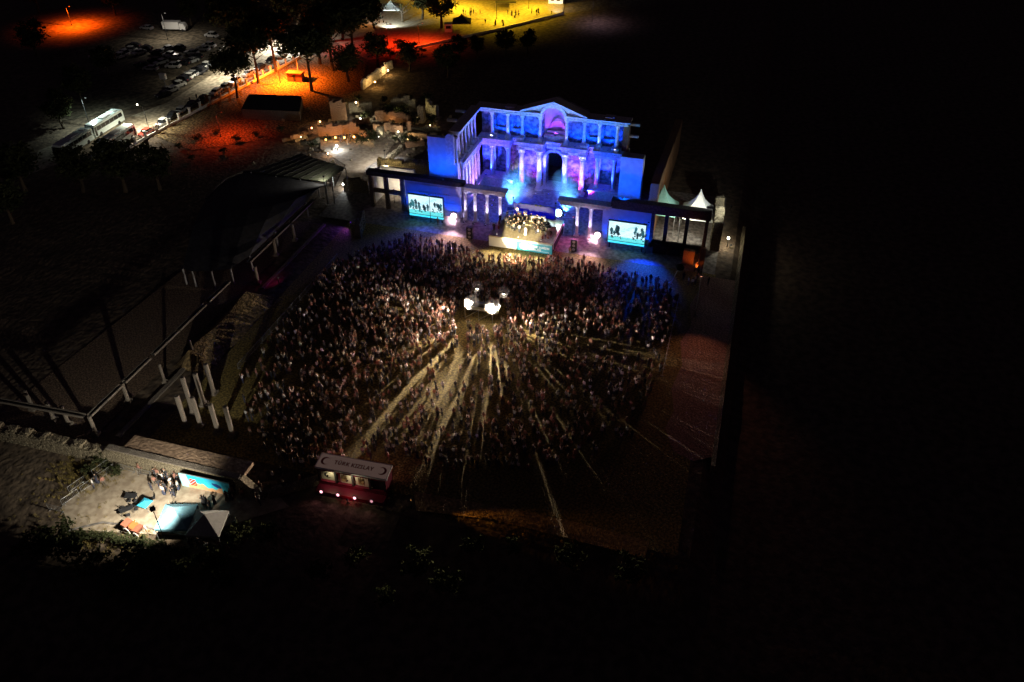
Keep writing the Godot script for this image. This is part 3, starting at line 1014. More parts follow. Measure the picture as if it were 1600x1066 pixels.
func video_screen(at: Vector3, wide: float, high: float, label: String, seed_: int) -> void:
	var o := thing("video_screen", label, "screen", Vector3(at.x, 0.004, at.z), 0.0, "video screens beside the stage")
	var f := MB.new()
	f.span(-wide / 2 - 0.15, wide / 2 + 0.15, at.y - 0.15, at.y + high + 0.15, -0.35, -0.03)
	for s in [-1, 1]:
		f.span(s * wide * 0.45 - 0.12, s * wide * 0.45 + 0.12, 0, at.y - 0.15, -0.3, -0.1)
		f.cyl(Vector3(s * wide * 0.45, at.y + high * 0.5, -0.3), Vector3(s * wide * 0.45, 0, -1.2), 0.06, 0.06, 5)
	obj("frame", f, M.black_metal, o)
	var p := MB.new()
	p.quad(Vector3(-wide / 2, at.y, 0), Vector3(wide / 2, at.y, 0), Vector3(wide / 2, at.y + high, 0), Vector3(-wide / 2, at.y + high, 0))
	var m := plain("screen_face", Color(0.05, 0.05, 0.05), 0.4)
	m.emission_enabled = true
	m.emission = Color.BLACK
	m.emission_texture = screen_print(seed_)
	m.emission_energy_multiplier = 1.25
	obj("display", p, m, o)
	var c := MB.new()
	c.span(-wide / 2, wide / 2, at.y - 0.5, at.y - 0.2, -0.2, 0.05)
	obj("light_strip", c, lens_glow(Color(0.05, 0.75, 1.0), 1.3), o)
	var a := AreaLight3D.new()
	a.name = "screen_light"
	o.add_child(a)
	a.area_size = Vector2(wide, high)
	a.position = Vector3(0, at.y + high / 2, 0.12)
	a.rotation.y = PI
	a.light_color = Color(0.45, 0.85, 1.0)
	a.light_energy = 5.0
	a.area_range = 60.0
	a.shadow_enabled = true


func pagoda(at: Vector3, wide: float, eave: float, top: float, m: Material, label: String, turn := 0.0, straight := false) -> Node3D:
	var o := thing("pagoda_tent", label, "tent", at, turn, "pointed tents")
	var b := MB.new()
	var h := wide / 2
	var ring := [Vector2(h, 0.0), Vector2(h * 0.62, 0.22), Vector2(h * 0.3, 0.5), Vector2(h * 0.1, 0.8), Vector2(0.02, 1.0)]
	if straight:
		ring = [Vector2(h, 0.0), Vector2(h * 0.75, 0.25), Vector2(h * 0.5, 0.5), Vector2(h * 0.25, 0.75), Vector2(0.02, 1.0)]
	for j in 4:
		for s in 4:
			var q := []
			for mm in [[s, j], [s + 1, j], [s + 1, j + 1], [s, j + 1]]:
				var a: float = PI / 4 + PI / 2 * mm[0]
				var rr: Vector2 = ring[mm[1]]
				q.append(Vector3(cos(a) * rr.x * 1.414, eave + (top - eave) * rr.y, -sin(a) * rr.x * 1.414))
			b.quad(q[0], q[1], q[2], q[3])
	obj("canopy", b, m, o)
	var v := MB.new()
	for s in 4:
		var a := PI / 2 * s
		v.box(Vector3(cos(a) * h, eave - 0.17, sin(a) * h), Vector3(0.03, 0.34, wide), Basis(Vector3.UP, -a))
	obj("valance", v, m, o)
	for s in 4:
		var a := PI / 4 + PI / 2 * s
		var l := MB.new()
		l.cyl(Vector3(cos(a) * h * 1.38, 0, sin(a) * h * 1.38), Vector3(cos(a) * h * 1.38, eave, sin(a) * h * 1.38), 0.05, 0.05, 5)
		obj("leg", l, M.steel, o)
	return o



# ---------------------------------------------------------------- people
var pose_cache := {}
var person_cache := {}

const PALETTES := [
	[[0.42, 0.26, 0.18], [0.02, 0.014, 0.01], [0.03, 0.03, 0.035], [0.03, 0.035, 0.06], [0.03, 0.03, 0.03]],
	[[0.46, 0.29, 0.2], [0.03, 0.018, 0.01], [0.58, 0.56, 0.53], [0.04, 0.05, 0.09], [0.1, 0.09, 0.08]],
	[[0.44, 0.28, 0.2], [0.07, 0.035, 0.015], [0.26, 0.12, 0.09], [0.12, 0.10, 0.08], [0.05, 0.04, 0.03]],
	[[0.44, 0.28, 0.2], [0.02, 0.014, 0.01], [0.72, 0.70, 0.70], [0.70, 0.68, 0.68], [0.6, 0.58, 0.58]],
	[[0.42, 0.27, 0.19], [0.02, 0.014, 0.01], [0.012, 0.012, 0.014], [0.012, 0.012, 0.014], [0.015, 0.015, 0.015]],
]


# joints of a figure 1.72 m tall that faces +z: bones of (from, to, radius, radius, region); region 0 skin, 1 hair, 2 top, 3 lower clothes, 4 shoes
func bones_of(pose: int) -> Array:
	var b := []
	var seat := pose == 6
	var hip := 0.5 if seat else 0.93
	var up := hip - 0.93
	for s in [-1.0, 1.0]:
		var h := Vector3(s * 0.09, hip - 0.02, 0)
		var kn := Vector3(s * 0.105, 0.5, 0.02)
		var an := Vector3(s * 0.11, 0.09, -0.02)
		if seat:
			kn = Vector3(s * 0.13, 0.5, 0.42)
			an = Vector3(s * 0.13, 0.09, 0.4)
		elif pose == 3:
			kn = Vector3(s * 0.1, 0.5, 0.12 * s + 0.05)
			an = Vector3(s * 0.1, 0.1, 0.24 * s - 0.06)
		b.append([h, kn, 0.088, 0.06, 3])
		b.append([kn, an, 0.058, 0.042, 3])
		b.append([an + Vector3(0, -0.045, -0.03), an + Vector3(s * 0.015, -0.055, 0.15), 0.042, 0.034, 4])
	b.append([Vector3(-0.085, hip, 0), Vector3(0.085, hip, 0), 0.115, 0.115, 3])
	if pose == 7:
		for s in [-1.0, 0.0, 1.0]:
			b.append([Vector3(s * 0.06, 0.95, 0), Vector3(s * 0.16, 0.12, 0.02), 0.12, 0.13, 3])
	b.append([Vector3(-0.05, 1.02 + up, 0), Vector3(-0.07, 1.3 + up, 0.0), 0.115, 0.12, 2])
	b.append([Vector3(0.05, 1.02 + up, 0), Vector3(0.07, 1.3 + up, 0.0), 0.115, 0.12, 2])
	b.append([Vector3(-0.155, 1.41 + up, 0), Vector3(0.155, 1.41 + up, 0), 0.066, 0.066, 2])
	b.append([Vector3(0, 1.42 + up, 0), Vector3(0, 1.55 + up, 0.015), 0.052, 0.05, 0])
	b.append([Vector3(0, 1.59 + up, 0.025), Vector3(0, 1.665 + up, 0.015), 0.082, 0.098, 0])
	b.append([Vector3(0, 1.61 + up, 0.108), Vector3(0, 1.635 + up, 0.1), 0.018, 0.012, 0])
	b.append([Vector3(0, 1.675 + up, -0.015), Vector3(0, 1.69 + up, 0.02), 0.1, 0.092, 1])
	b.append([Vector3(0, 1.62 + up, -0.035), Vector3(0, (1.38 if pose in [5, 7] else 1.57) + up, -0.06), 0.09, 0.07, 1])
	for s in [-1.0, 1.0]:
		b.append([Vector3(s * 0.1, 1.615 + up, 0.0), Vector3(s * 0.105, 1.64 + up, 0.005), 0.018, 0.018, 0])
		var sh := Vector3(s * 0.2, 1.4 + up, 0)
		var el := Vector3(s * 0.25, 1.12 + up, -0.03)
		var wr := Vector3(s * 0.26, 0.87 + up, 0.05)
		match pose:
			1:
				el = Vector3(s * 0.25, 1.16, 0.12)
				wr = Vector3(s * 0.07, 1.3, 0.34)
			2:
				if s > 0:
					el = Vector3(0.3, 1.5, 0.2)
					wr = Vector3(0.2, 1.76, 0.28)
			3:
				wr = Vector3(s * 0.26, 0.9, 0.05 - s * 0.18)
			4:
				el = Vector3(s * 0.26, 1.14, 0.04)
				wr = Vector3(-s * 0.04, 1.14, 0.2 + s * 0.03)
			5:
				el = Vector3(s * 0.34, 1.58, 0.04)
				wr = Vector3(s * 0.24, 1.84, 0.06)
			6:
				el = Vector3(s * 0.27, 1.16 + up, 0.16)
				wr = Vector3(s * 0.12, (1.34 if s < 0 else 1.2) + up, 0.34)
		var hd := wr + (wr - el).normalized() * 0.1
		b.append([sh, el, 0.052, 0.043, 2])
		b.append([el, wr, 0.042, 0.03, 2 if pose in [3, 6, 4] else 0])
		b.append([wr, hd, 0.034, 0.036, 0])
	return b


# smooth union of the tapered bones, meshed as surface nets
func pose_shape(pose: int) -> Dictionary:
	if pose_cache.has(pose):
		return pose_cache[pose]
	var bones := bones_of(pose)
	var cell := 0.034
	var lo := Vector3(9, 9, 9)
	var hi := -lo
	for q in bones:
		for e in 2:
			lo = lo.min(q[e] - Vector3.ONE * (q[2 + e] + 0.06))
			hi = hi.max(q[e] + Vector3.ONE * (q[2 + e] + 0.06))
	var nx := int((hi.x - lo.x) / cell) + 2
	var ny := int((hi.y - lo.y) / cell) + 2
	var nz := int((hi.z - lo.z) / cell) + 2
	var sum := PackedFloat32Array()
	sum.resize(nx * ny * nz)
	var best := PackedFloat32Array()
	best.resize(nx * ny * nz)
	best.fill(9.0)
	var reg := PackedByteArray()
	reg.resize(nx * ny * nz)
	for q in bones:
		var a: Vector3 = q[0]
		var d: Vector3 = q[1] - a
		var dd := maxf(d.length_squared(), 1e-6)
		var ra: float = q[2]
		var rb: float = q[3]
		var l := (a.min(q[1]) - Vector3.ONE * (maxf(ra, rb) + 0.05) - lo) / cell
		var h := (a.max(q[1]) + Vector3.ONE * (maxf(ra, rb) + 0.05) - lo) / cell
		for i in range(maxi(0, int(l.x)), mini(nx, int(h.x) + 2)):
			for j in range(maxi(0, int(l.y)), mini(ny, int(h.y) + 2)):
				for k in range(maxi(0, int(l.z)), mini(nz, int(h.z) + 2)):
					var p := lo + Vector3(i, j, k) * cell
					var t := clampf((p - a).dot(d) / dd, 0.0, 1.0)
					var f := (p - a - d * t).length() - lerpf(ra, rb, t)
					var n := (i * ny + j) * nz + k
					sum[n] += exp(-f * 70.0)
					if f < best[n]:
						best[n] = f
						reg[n] = q[4]
	var ids := PackedInt32Array()
	ids.resize(nx * ny * nz)
	ids.fill(-1)
	var verts := PackedVector3Array()
	var vreg := PackedByteArray()
	var off := [0, 1, nz, nz + 1, ny * nz, ny * nz + 1, ny * nz + nz, ny * nz + nz + 1]
	var step := [Vector3(0, 0, 0), Vector3(0, 0, 1), Vector3(0, 1, 0), Vector3(0, 1, 1), Vector3(1, 0, 0), Vector3(1, 0, 1), Vector3(1, 1, 0), Vector3(1, 1, 1)]
	var edges := [[0, 1], [0, 2], [0, 4], [1, 3], [1, 5], [2, 3], [2, 6], [3, 7], [4, 5], [4, 6], [5, 7], [6, 7]]
	for i in nx - 1:
		for j in ny - 1:
			for k in nz - 1:
				var n := (i * ny + j) * nz + k
				var inside := 0
				for c in 8:
					if sum[n + off[c]] > 1.0:
						inside += 1
				if inside == 0 or inside == 8:
					continue
				var acc := Vector3.ZERO
				var cnt := 0
				for e in edges:
					var f0 := log(maxf(sum[n + off[e[0]]], 1e-12))
					var f1 := log(maxf(sum[n + off[e[1]]], 1e-12))
					if (f0 > 0) != (f1 > 0):
						acc += (step[e[0]] as Vector3).lerp(step[e[1]], f0 / (f0 - f1))
						cnt += 1
				ids[n] = verts.size()
				verts.append(lo + (Vector3(i, j, k) + acc / cnt) * cell)
				var bc := 0
				for c in 8:
					if best[n + off[c]] < best[n + off[bc]]:
						bc = c
				vreg.append(reg[n + off[bc]])
	var tris := PackedInt32Array()
	var ax := [ny * nz, nz, 1]
	for i in range(1, nx - 1):
		for j in range(1, ny - 1):
			for k in range(1, nz - 1):
				var n := (i * ny + j) * nz + k
				var s0 := sum[n] > 1.0
				for a in 3:
					var s1: bool = sum[n + ax[a]] > 1.0
					if s0 == s1:
						continue
					var u: int = ax[(a + 1) % 3]
					var w: int = ax[(a + 2) % 3]
					var q := [ids[n - u - w], ids[n - w], ids[n], ids[n - u]]
					if -1 in q:
						continue
					var order := [0, 1, 2, 0, 2, 3] if s1 else [0, 2, 1, 0, 3, 2]
					for m in order:
						tris.append(q[m])
	var norm := PackedVector3Array()
	norm.resize(verts.size())
	for t in range(0, tris.size(), 3):
		var nn := (verts[tris[t + 2]] - verts[tris[t]]).cross(verts[tris[t + 1]] - verts[tris[t]])
		for m in 3:
			norm[tris[t + m]] += nn
	for i in norm.size():
		norm[i] = norm[i].normalized()
	pose_cache[pose] = {"v": verts, "n": norm, "r": vreg, "t": tris, "bones": bones}
	return pose_cache[pose]


func person_mesh(pose: int, palette: int) -> ArrayMesh:
	var key := pose * 10 + palette
	if person_cache.has(key):
		return person_cache[key]
	var s := pose_shape(pose)
	var b := MB.new()
	var cols := []
	for c in PALETTES[palette]:
		cols.append(Color(c[0], c[1], c[2]))
	var tris: PackedInt32Array = s.t
	for i in tris:
		b.v.append(s.v[i])
		b.n.append(s.n[i])
		b.c.append(cols[s.r[i]])
		b.t.append(Vector2.ZERO)
	# fingers: four of unequal length and a thumb at the side of each palm
	b.tint = cols[0]
	var bones: Array = s.bones
	for q in [bones[-4], bones[-1]]:
		var d: Vector3 = (q[1] - q[0]).normalized()
		var sd := d.cross(Vector3.BACK if absf(d.z) < 0.8 else Vector3.UP).normalized()
		for f in 4:
			var a: Vector3 = q[1] + sd * (f - 1.5) * 0.019 + d * 0.02
			var l: float = [0.065, 0.078, 0.072, 0.055][f]
			var kn := a + d * l * 0.55
			b.cyl(a, kn, 0.010, 0.009, 4, false)
			b.cyl(kn, kn + (d + sd.cross(d) * 0.5).normalized() * l * 0.5, 0.009, 0.006, 4)
		b.cyl(q[0] + sd * 0.03 + d * 0.02, q[0] + sd * 0.062 + d * 0.07, 0.012, 0.008, 4)
	person_cache[key] = b.mesh()
	return person_cache[key]


func person(at: Vector3, turn: float, pose: int, palette: int, label: String, group: String, tall := 1.0) -> MeshInstance3D:
	var o := MeshInstance3D.new()
	o.mesh = person_mesh(pose, palette)
	o.material_override = M.people
	o.name = numbered("person")
	o.position = at
	o.rotation.y = turn
	o.scale = Vector3.ONE * tall
	add_child(o)
	if label.begins_with("person"):
		var look: String = "%s, %s" % [["dark clothes", "white top", "brown top", "white dress", "black"][palette], ["standing", "hands raised", "one arm up", "walking", "arms folded", "both arms up", "seated", "in a long skirt"][pose]]
		var full := "person in " + look + label.substr(6)
		if full.split(" ").size() > 16:
			look = look.get_slice(",", 0)
			full = "person in " + look + label.substr(6)
		tag(o, full, "person", (group + ", " + look) if group else "")
	else:
		tag(o, label, "person", group)
	return o


# ---------------------------------------------------------------- the stage
func ring_step(b: MB, c: Vector3, r0: float, r1: float, a0: float, a1: float, y0: float, y1: float, k := 18) -> void:
	for i in k:
		var p := []
		for m in [[r0, i], [r1, i], [r1, i + 1], [r0, i + 1]]:
			var a: float = lerpf(a0, a1, float(m[1]) / k)
			p.append(c + Vector3(cos(a) * m[0], 0, sin(a) * m[0]))
		var u := Vector3(0, y1, 0)
		var d := Vector3(0, y0, 0)
		b.quad(p[0] + u, p[3] + u, p[2] + u, p[1] + u)
		b.quad(p[3] + d, p[3] + u, p[0] + u, p[0] + d)
		b.quad(p[1] + d, p[1] + u, p[2] + u, p[2] + d)
	return


func make_stage() -> void:
	var o := thing("concert_stage", "raised concert stage with white and teal banner along its front", "stage", Vector3(-35.95, 0.004, -129.3))
	var b := MB.new()
	b.span(-6.2, 6.2, 2.1, 2.35, -9.6, 0)
	obj("deck_floor", b, M.deck, o)
	var sk := MB.new()
	sk.span(-6.15, 6.15, 0.0, 2.1, -9.5, -0.1)
	obj("skirt", sk, M.dark_cloth, o)
	var b1 := MB.new()
	b1.span(-6.2, -0.75, 0.12, 2.12, -0.08, 0.04)
	obj("white_banner", b1, M.white_print, o)
	var b2 := MB.new()
	b2.span(-0.75, 6.2, 0.12, 2.12, -0.08, 0.04)
	var teal := obj("teal_banner", b2, M.teal_print, o)
	var em := MB.new()
	for k in 28:
		var a0 := TAU * k / 28
		var a1 := TAU * (k + 1) / 28
		em.extrude(PackedVector2Array([Vector2(cos(a0), sin(a0)) * 0.78, Vector2(cos(a1), sin(a1)) * 0.78, Vector2(cos(a1), sin(a1)) * 0.68, Vector2(cos(a0), sin(a0)) * 0.68]), 0.045, 0.055)
	for k in 8:
		var a := TAU * k / 8
		em.extrude(PackedVector2Array([Vector2(cos(a), sin(a)) * 0.55, Vector2(cos(a + 0.3), sin(a + 0.3)) * 0.34, Vector2(cos(a), sin(a)) * 0.18, Vector2(cos(a - 0.3), sin(a - 0.3)) * 0.34]), 0.045, 0.055)
	var eo := obj("emblem", em, M.white_print, teal)
	eo.position = Vector3(0.75, 1.12, 0)
	lettering("KÜLTÜR VE TURİZM", Vector3(3.1, 1.28, 0.06), 0.42, M.white_print, teal)
	lettering("BAKANLIĞI", Vector3(2.6, 0.74, 0.06), 0.42, M.white_print, teal)
	var ln := MB.new()
	ln.span(-0.7, 6.1, 1.98, 2.08, 0.045, 0.06)
	ln.span(1.7, 5.6, 0.44, 0.52, 0.045, 0.06)
	obj("banner_stripe", ln, M.pale_print, teal)
	var rs := MB.new()
	var c := Vector3(0.1, 0, -2.6)
	ring_step(rs, c, 3.1, 6.2, PI * 1.06, PI * 1.94, 2.352, 2.55)
	ring_step(rs, c, 4.3, 6.2, PI * 1.10, PI * 1.90, 2.552, 2.80)
	ring_step(rs, c, 5.4, 6.2, PI * 1.16, PI * 1.84, 2.802, 3.05)
	obj("riser", rs, M.deck, o)
	var hr := MB.new()
	hr.cyl(Vector3(6.35, 2.3, -0.2), Vector3(6.9, 3.5, -6.4), 0.06, 0.06, 6)
	hr.cyl(Vector3(6.35, 1.2, -0.2), Vector3(6.35, 2.4, -0.2), 0.05, 0.05, 6)
	hr.cyl(Vector3(6.9, 1.2, -6.4), Vector3(6.9, 3.5, -6.4), 0.05, 0.05, 6)
	obj("side_rail", hr, M.white_paint, o)
	# deep blue wall of light at the back
	var bk := thing("stage_backdrop", "deep blue glowing light panel across the back of the stage", "screen", Vector3(-35.6, 2.36, -138.6))
	var f := MB.new()
	f.span(-4.2, 4.2, 0.0, 2.5, -0.3, -0.03)
	obj("frame", f, M.black_metal, bk)
	var panel_m := plain("light_panel", Color(0.0, 0.0, 0.01), 0.6)
	panel_m.emission_enabled = true
	panel_m.emission = Color(0.0, 0.01, 1.0)
	panel_m.emission_energy_multiplier = 0.3
	var fp := MB.new()
	for i in 7:
		for j in 2:
			fp.span(-4.1 + i * 1.172, -4.1 + i * 1.172 + 1.15, 0.08 + j * 1.2, 0.08 + j * 1.2 + 1.18, -0.03, 0.0)
	obj("light_panel", fp, panel_m, bk)
	for x in [-0.4, 0.5]:
		flood("small white lamp on top of the blue panel, %s of the pair" % ("left" if x < 0 else "right"), Vector3(-35.0 + x, 5.05, -138.5), Vector3(-36.3 + x * 5.0, 17.4, -155), Color(0.76, 0.62, 1.0), 30, 11, 0.36, 3.0, "lamps on the blue panel", "floodlight", 4.86)
	# the players
	var ch := orchestra_chair()
	var ms := music_stand()
	var first := true
	var spots := []
	for ring in [[2.6, 2.354, 6, PI * 1.05, PI * 1.4], [2.6, 2.354, 4, PI * 1.66, PI * 1.95], [3.7, 2.554, 6, PI * 1.08, PI * 1.45], [3.7, 2.554, 5, PI * 1.6, PI * 1.92], [4.85, 2.804, 6, PI * 1.14, PI * 1.5], [4.85, 2.804, 5, PI * 1.58, PI * 1.86]]:
		for k in ring[2]:
			var a: float = lerpf(ring[3], ring[4], float(k) / maxi(ring[2] - 1, 1))
			spots.append([Vector3(cos(a) * ring[0], ring[1], sin(a) * ring[0]), a, ring[0]])
	var n := 0
	for s in spots:
		var p: Vector3 = o.position + c + s[0]
		var face: float = atan2(-s[0].x, -s[0].z)
		var row: String = {2.6: "front", 3.7: "middle", 4.85: "back"}[s[2]]
		var half := "left" if s[0].x < 0 else "right"
		person(p + Vector3(0, 0.0, 0), face, 6, 1 if n % 4 == 1 else 4, "seated musician in the %s row of the orchestra, %s half" % [row, half], "orchestra players")
		var fw := Vector3(sin(face), 0, cos(face))
		var cl := "black orchestra chair in the %s row, %s half" % [row, half]
		if first:
			ch.position = p
			ch.rotation.y = face
			ch.set_meta("label", cl)
			ms.position = p + fw * 0.75
			ms.rotation.y = face
			ms.set_meta("label", "music stand in the %s row, %s half" % [row, half])
		else:
			dup(ch, p, face, cl)
			if n % 2 == 0:
				dup(ms, p + fw * 0.75, face, "music stand in the %s row, %s half" % [row, half])
		first = false
		n += 1
	person(Vector3(-35.5, 2.354, -131.3), 0.2, 7, 3, "singer in a long white dress at the front of the stage", "")
	person(Vector3(-36.9, 2.354, -131.9), PI, 0, 1, "conductor with white top facing the orchestra", "")
	var cel := cello()
	cel.position = Vector3(-30.9, 2.354, -130.6)
	for q in [Vector3(-31.9, 2.354, -130.2), Vector3(-40.9, 2.354, -131.6), Vector3(-41.3, 2.354, -133.4)]:
		dup(cel, q, rng.randf_range(-0.6, 0.6), "upright cello at the %s edge of the stage" % ("right" if q.x > -36 else "left far" if q.z < -133 else "left"))
	for q in [[Vector3(-31.5, 2.354, -130.9), 1], [Vector3(-30.6, 2.354, -131.6), 4], [Vector3(-41.7, 2.354, -131.2), 4], [Vector3(-41.5, 2.354, -134.6), 4], [Vector3(-40.6, 2.354, -136.6), 4], [Vector3(-38.8, 3.05, -137.2), 1]]:
		person(q[0], 0.3 if q[0].x < -36 else -0.4, 4, q[1], "stage player standing near the %s edge, %s" % ["left" if q[0].x < -36 else "right", "upstage" if q[0].z < -134 else "downstage"], "standing players")
	var ky := thing("keyboard_desk", "long white keyboard desk at the back of the stage", "keyboard", Vector3(-34.4, 2.81, -136.6), 0.1)
	var kb := MB.new()
	kb.span(-1.4, 1.4, 0.78, 0.92, -0.3, 0.3)
	obj("keyboard", kb, M.white_paint, ky)
	var kf := MB.new()
	kf.span(-1.4, 1.4, 0.35, 0.72, -0.28, -0.22)
	obj("front_panel", kf, M.white_paint, ky)
	for x in [-1.3, 1.3]:
		var lg := MB.new()
		lg.span(x - 0.05, x + 0.05, 0, 0.78, -0.25, 0.25)
		obj("leg", lg, M.steel, ky)
	var dr := thing("kettledrum", "copper kettledrum at the back left of the orchestra", "drum", Vector3(-38.2, 3.06, -136.9), 0.0, "kettledrums")
	var db := MB.new()
	db.lathe(Vector3.ZERO, [Vector2(0.05, 0.25), Vector2(0.3, 0.35), Vector2(0.42, 0.6), Vector2(0.42, 0.85)], 14)
	obj("bowl", db, M.varnish, dr)
	var dh := MB.new()
	dh.cyl(Vector3(0, 0.85, 0), Vector3(0, 0.88, 0), 0.43, 0.43, 14)
	obj("drum_head", dh, M.white_paint, dr)
	for k in 3:
		var lg := MB.new()
		lg.cyl(Vector3(0, 0.3, 0), Vector3(cos(k * TAU / 3) * 0.4, 0, sin(k * TAU / 3) * 0.4), 0.03, 0.03, 5)
		obj("leg", lg, M.steel, dr)
	dup(dr, Vector3(-37.2, 3.06, -137.3), 0.5, "copper kettledrum at the back, right of its twin")
	# lamps behind the stage: smoke lit cyan at left, almost white at right
	flood("cyan lamp behind the stage's back left corner, pointing up into the smoke", Vector3(-41.2, 2.6, -140.6), Vector3(-41.6, 9, -143.0), Color(0.10, 0.42, 1.0), 240, 40, 0.9, 9.0, "smoke lamps behind the stage")
	flood("second cyan lamp behind the stage's left, leaning to the middle", Vector3(-40.2, 2.8, -140.4), Vector3(-38.4, 9, -144.0), Color(0.02, 0.22, 1.0), 80, 30, 0.45, 7.0, "smoke lamps behind the stage")
	flood("glaring white lamp on the back right corner of the stage", Vector3(-31.11, 3.56, -139.3), Vector3(-30.0, 6.2, -133), Color(0.6, 0.88, 1.0), 26, 70, 1.5, 9.0, "smoke lamps behind the stage", "floodlight", 0.0)
	flood("cyan lamp behind the stage's back right corner, pointing up into the smoke", Vector3(-30.2, 2.6, -140.6), Vector3(-29.4, 9, -143.0), Color(0.10, 0.42, 1.0), 200, 40, 0.45, 5.0, "smoke lamps behind the stage")
	flood("cyan lamp on the ground before the stage's right corner", Vector3(-28.8, 0.6, -138.2), Vector3(-29.2, 4.0, -141.0), Color(0.0, 0.28, 1.0), 30, 60, 0.3, 2.0, "smoke lamps behind the stage")
	flood("warm lamp on the ground shining on the stage's front banner", Vector3(-37.5, 0.3, -126.2), Vector3(-38.0, 1.3, -129.3), Color(1.0, 0.80, 0.5), 3.2, 74, 0.25, 1.0)
	flood("warm lamp on the ground shining on the banner's teal half", Vector3(-32.0, 0.3, -126.2), Vector3(-32.4, 1.3, -129.3), Color(0.9, 0.95, 0.9), 3.2, 70, 0.25, 1.0)
	for x in [-40.6, -36.4, -32.0]:
		flood("small lamp on the stage's front edge shining over the first rows, %s" % ("left" if x < -40 else "middle" if x < -34 else "right"), Vector3(x, 2.75, -129.5), Vector3(x, 1.0, -118), Color(1.0, 0.82, 0.62), 46, 62, 0.22, 1.5, "lamps on the stage's front edge", "floodlight", 2.36, 1.0)
	for q in [[-46.6, -131.2], [-26.2, -132.2]]:
		var sp := thing("speaker_stack", "dark stack of loudspeakers on the pavement %s of the stage" % ("left" if q[0] < -36 else "right"), "loudspeaker", Vector3(q[0], 0.006, q[1]))
		for k in 3:
			var cb := MB.new()
			cb.box(Vector3(0, 0.4 + k * 0.82, 0), Vector3(1.2, 0.8, 0.8))
			obj("cabinet", cb, M.black_metal, sp)
			var gr := MB.new()
			gr.cyl(Vector3(0, 0.4 + k * 0.82, 0.4), Vector3(0, 0.4 + k * 0.82, 0.43), 0.3, 0.27, 10)
			obj("grille", gr, M.steel, sp)


func lettering(text: String, at: Vector3, high: float, m: Material, parent: Node, flat := false) -> void:
	var tm := TextMesh.new()
	var f := SystemFont.new()
	f.font_names = PackedStringArray(["Droid Sans"])
	f.font_weight = 700
	tm.font = f
	tm.text = text
	tm.font_size = 32
	tm.pixel_size = high / 24.0
	tm.depth = 0.02
	tm.curve_step = 2.0
	var o := obj("lettering", tm, m, parent)
	o.position = at
	if flat:
		o.rotation.x = -PI / 2


func orchestra_chair() -> Node3D:
	var o := thing("orchestra_chair", "", "chair", Vector3.ZERO, 0.0, "orchestra chairs")
	var s := MB.new()
	s.box(Vector3(0, 0.4, 0), Vector3(0.44, 0.05, 0.42))
	obj("seat", s, M.dark_cloth, o)
	var k := MB.new()
	k.box(Vector3(0, 0.68, -0.22), Vector3(0.44, 0.4, 0.04), Basis(Vector3.RIGHT, -0.12))
	obj("backrest", k, M.dark_cloth, o)
	for x in [-0.19, 0.19]:
		for z in [-0.18, 0.18]:
			var l := MB.new()
			l.cyl(Vector3(x, 0, z), Vector3(x, 0.38, z), 0.015, 0.015, 4)
			obj("leg", l, M.steel, o)
	return o


func music_stand() -> Node3D:
	var o := thing("music_stand", "", "music stand", Vector3.ZERO, 0.0, "music stands")
	var s := MB.new()
	s.cyl(Vector3(0, 0, 0), Vector3(0, 0.95, 0), 0.015, 0.015, 4)
	for k in 3:
		s.cyl(Vector3(0, 0.15, 0), Vector3(cos(k * TAU / 3) * 0.25, 0.01, sin(k * TAU / 3) * 0.25), 0.012, 0.012, 4)
	obj("stand", s, M.black_metal, o)
	var d := MB.new()
	d.box(Vector3(0, 1.05, -0.02), Vector3(0.5, 0.34, 0.02), Basis(Vector3.RIGHT, 0.5))
	obj("desk", d, M.black_metal, o)
	var p := MB.new()
	p.box(Vector3(0, 1.06, -0.045), Vector3(0.42, 0.28, 0.008), Basis(Vector3.RIGHT, 0.5))
	obj("sheet_music", p, M.white_print, o)
	return o


func cello() -> Node3D:
	var o := thing("cello", "upright cello at the right front corner of the stage", "cello", Vector3.ZERO, 0.0, "cellos")
	var b := MB.new()
	var p := PackedVector2Array()
	for k in 24:
		var t := TAU * k / 24
		var y := -cos(t)
		var wv := 0.21 - 0.06 * exp(-pow((y - 0.08) / 0.22, 2.0)) - (0.04 if y > 0.2 else 0.0)
		p.append(Vector2(sin(t) * wv * 1.05, 0.62 + y * 0.36))
	b.extrude(p, -0.08, 0.08)
	obj("soundbox", b, M.varnish, o)
	var n := MB.new()
	n.box(Vector3(0, 1.13, 0.05), Vector3(0.05, 0.5, 0.04))
	n.box(Vector3(0, 1.4, 0.03), Vector3(0.06, 0.1, 0.08))
	obj("neck", n, M.wood, o)
	var e := MB.new()
	e.cyl(Vector3(0, 0, 0), Vector3(0, 0.28, 0), 0.012, 0.012, 4)
	obj("spike", e, M.steel, o)
	return o


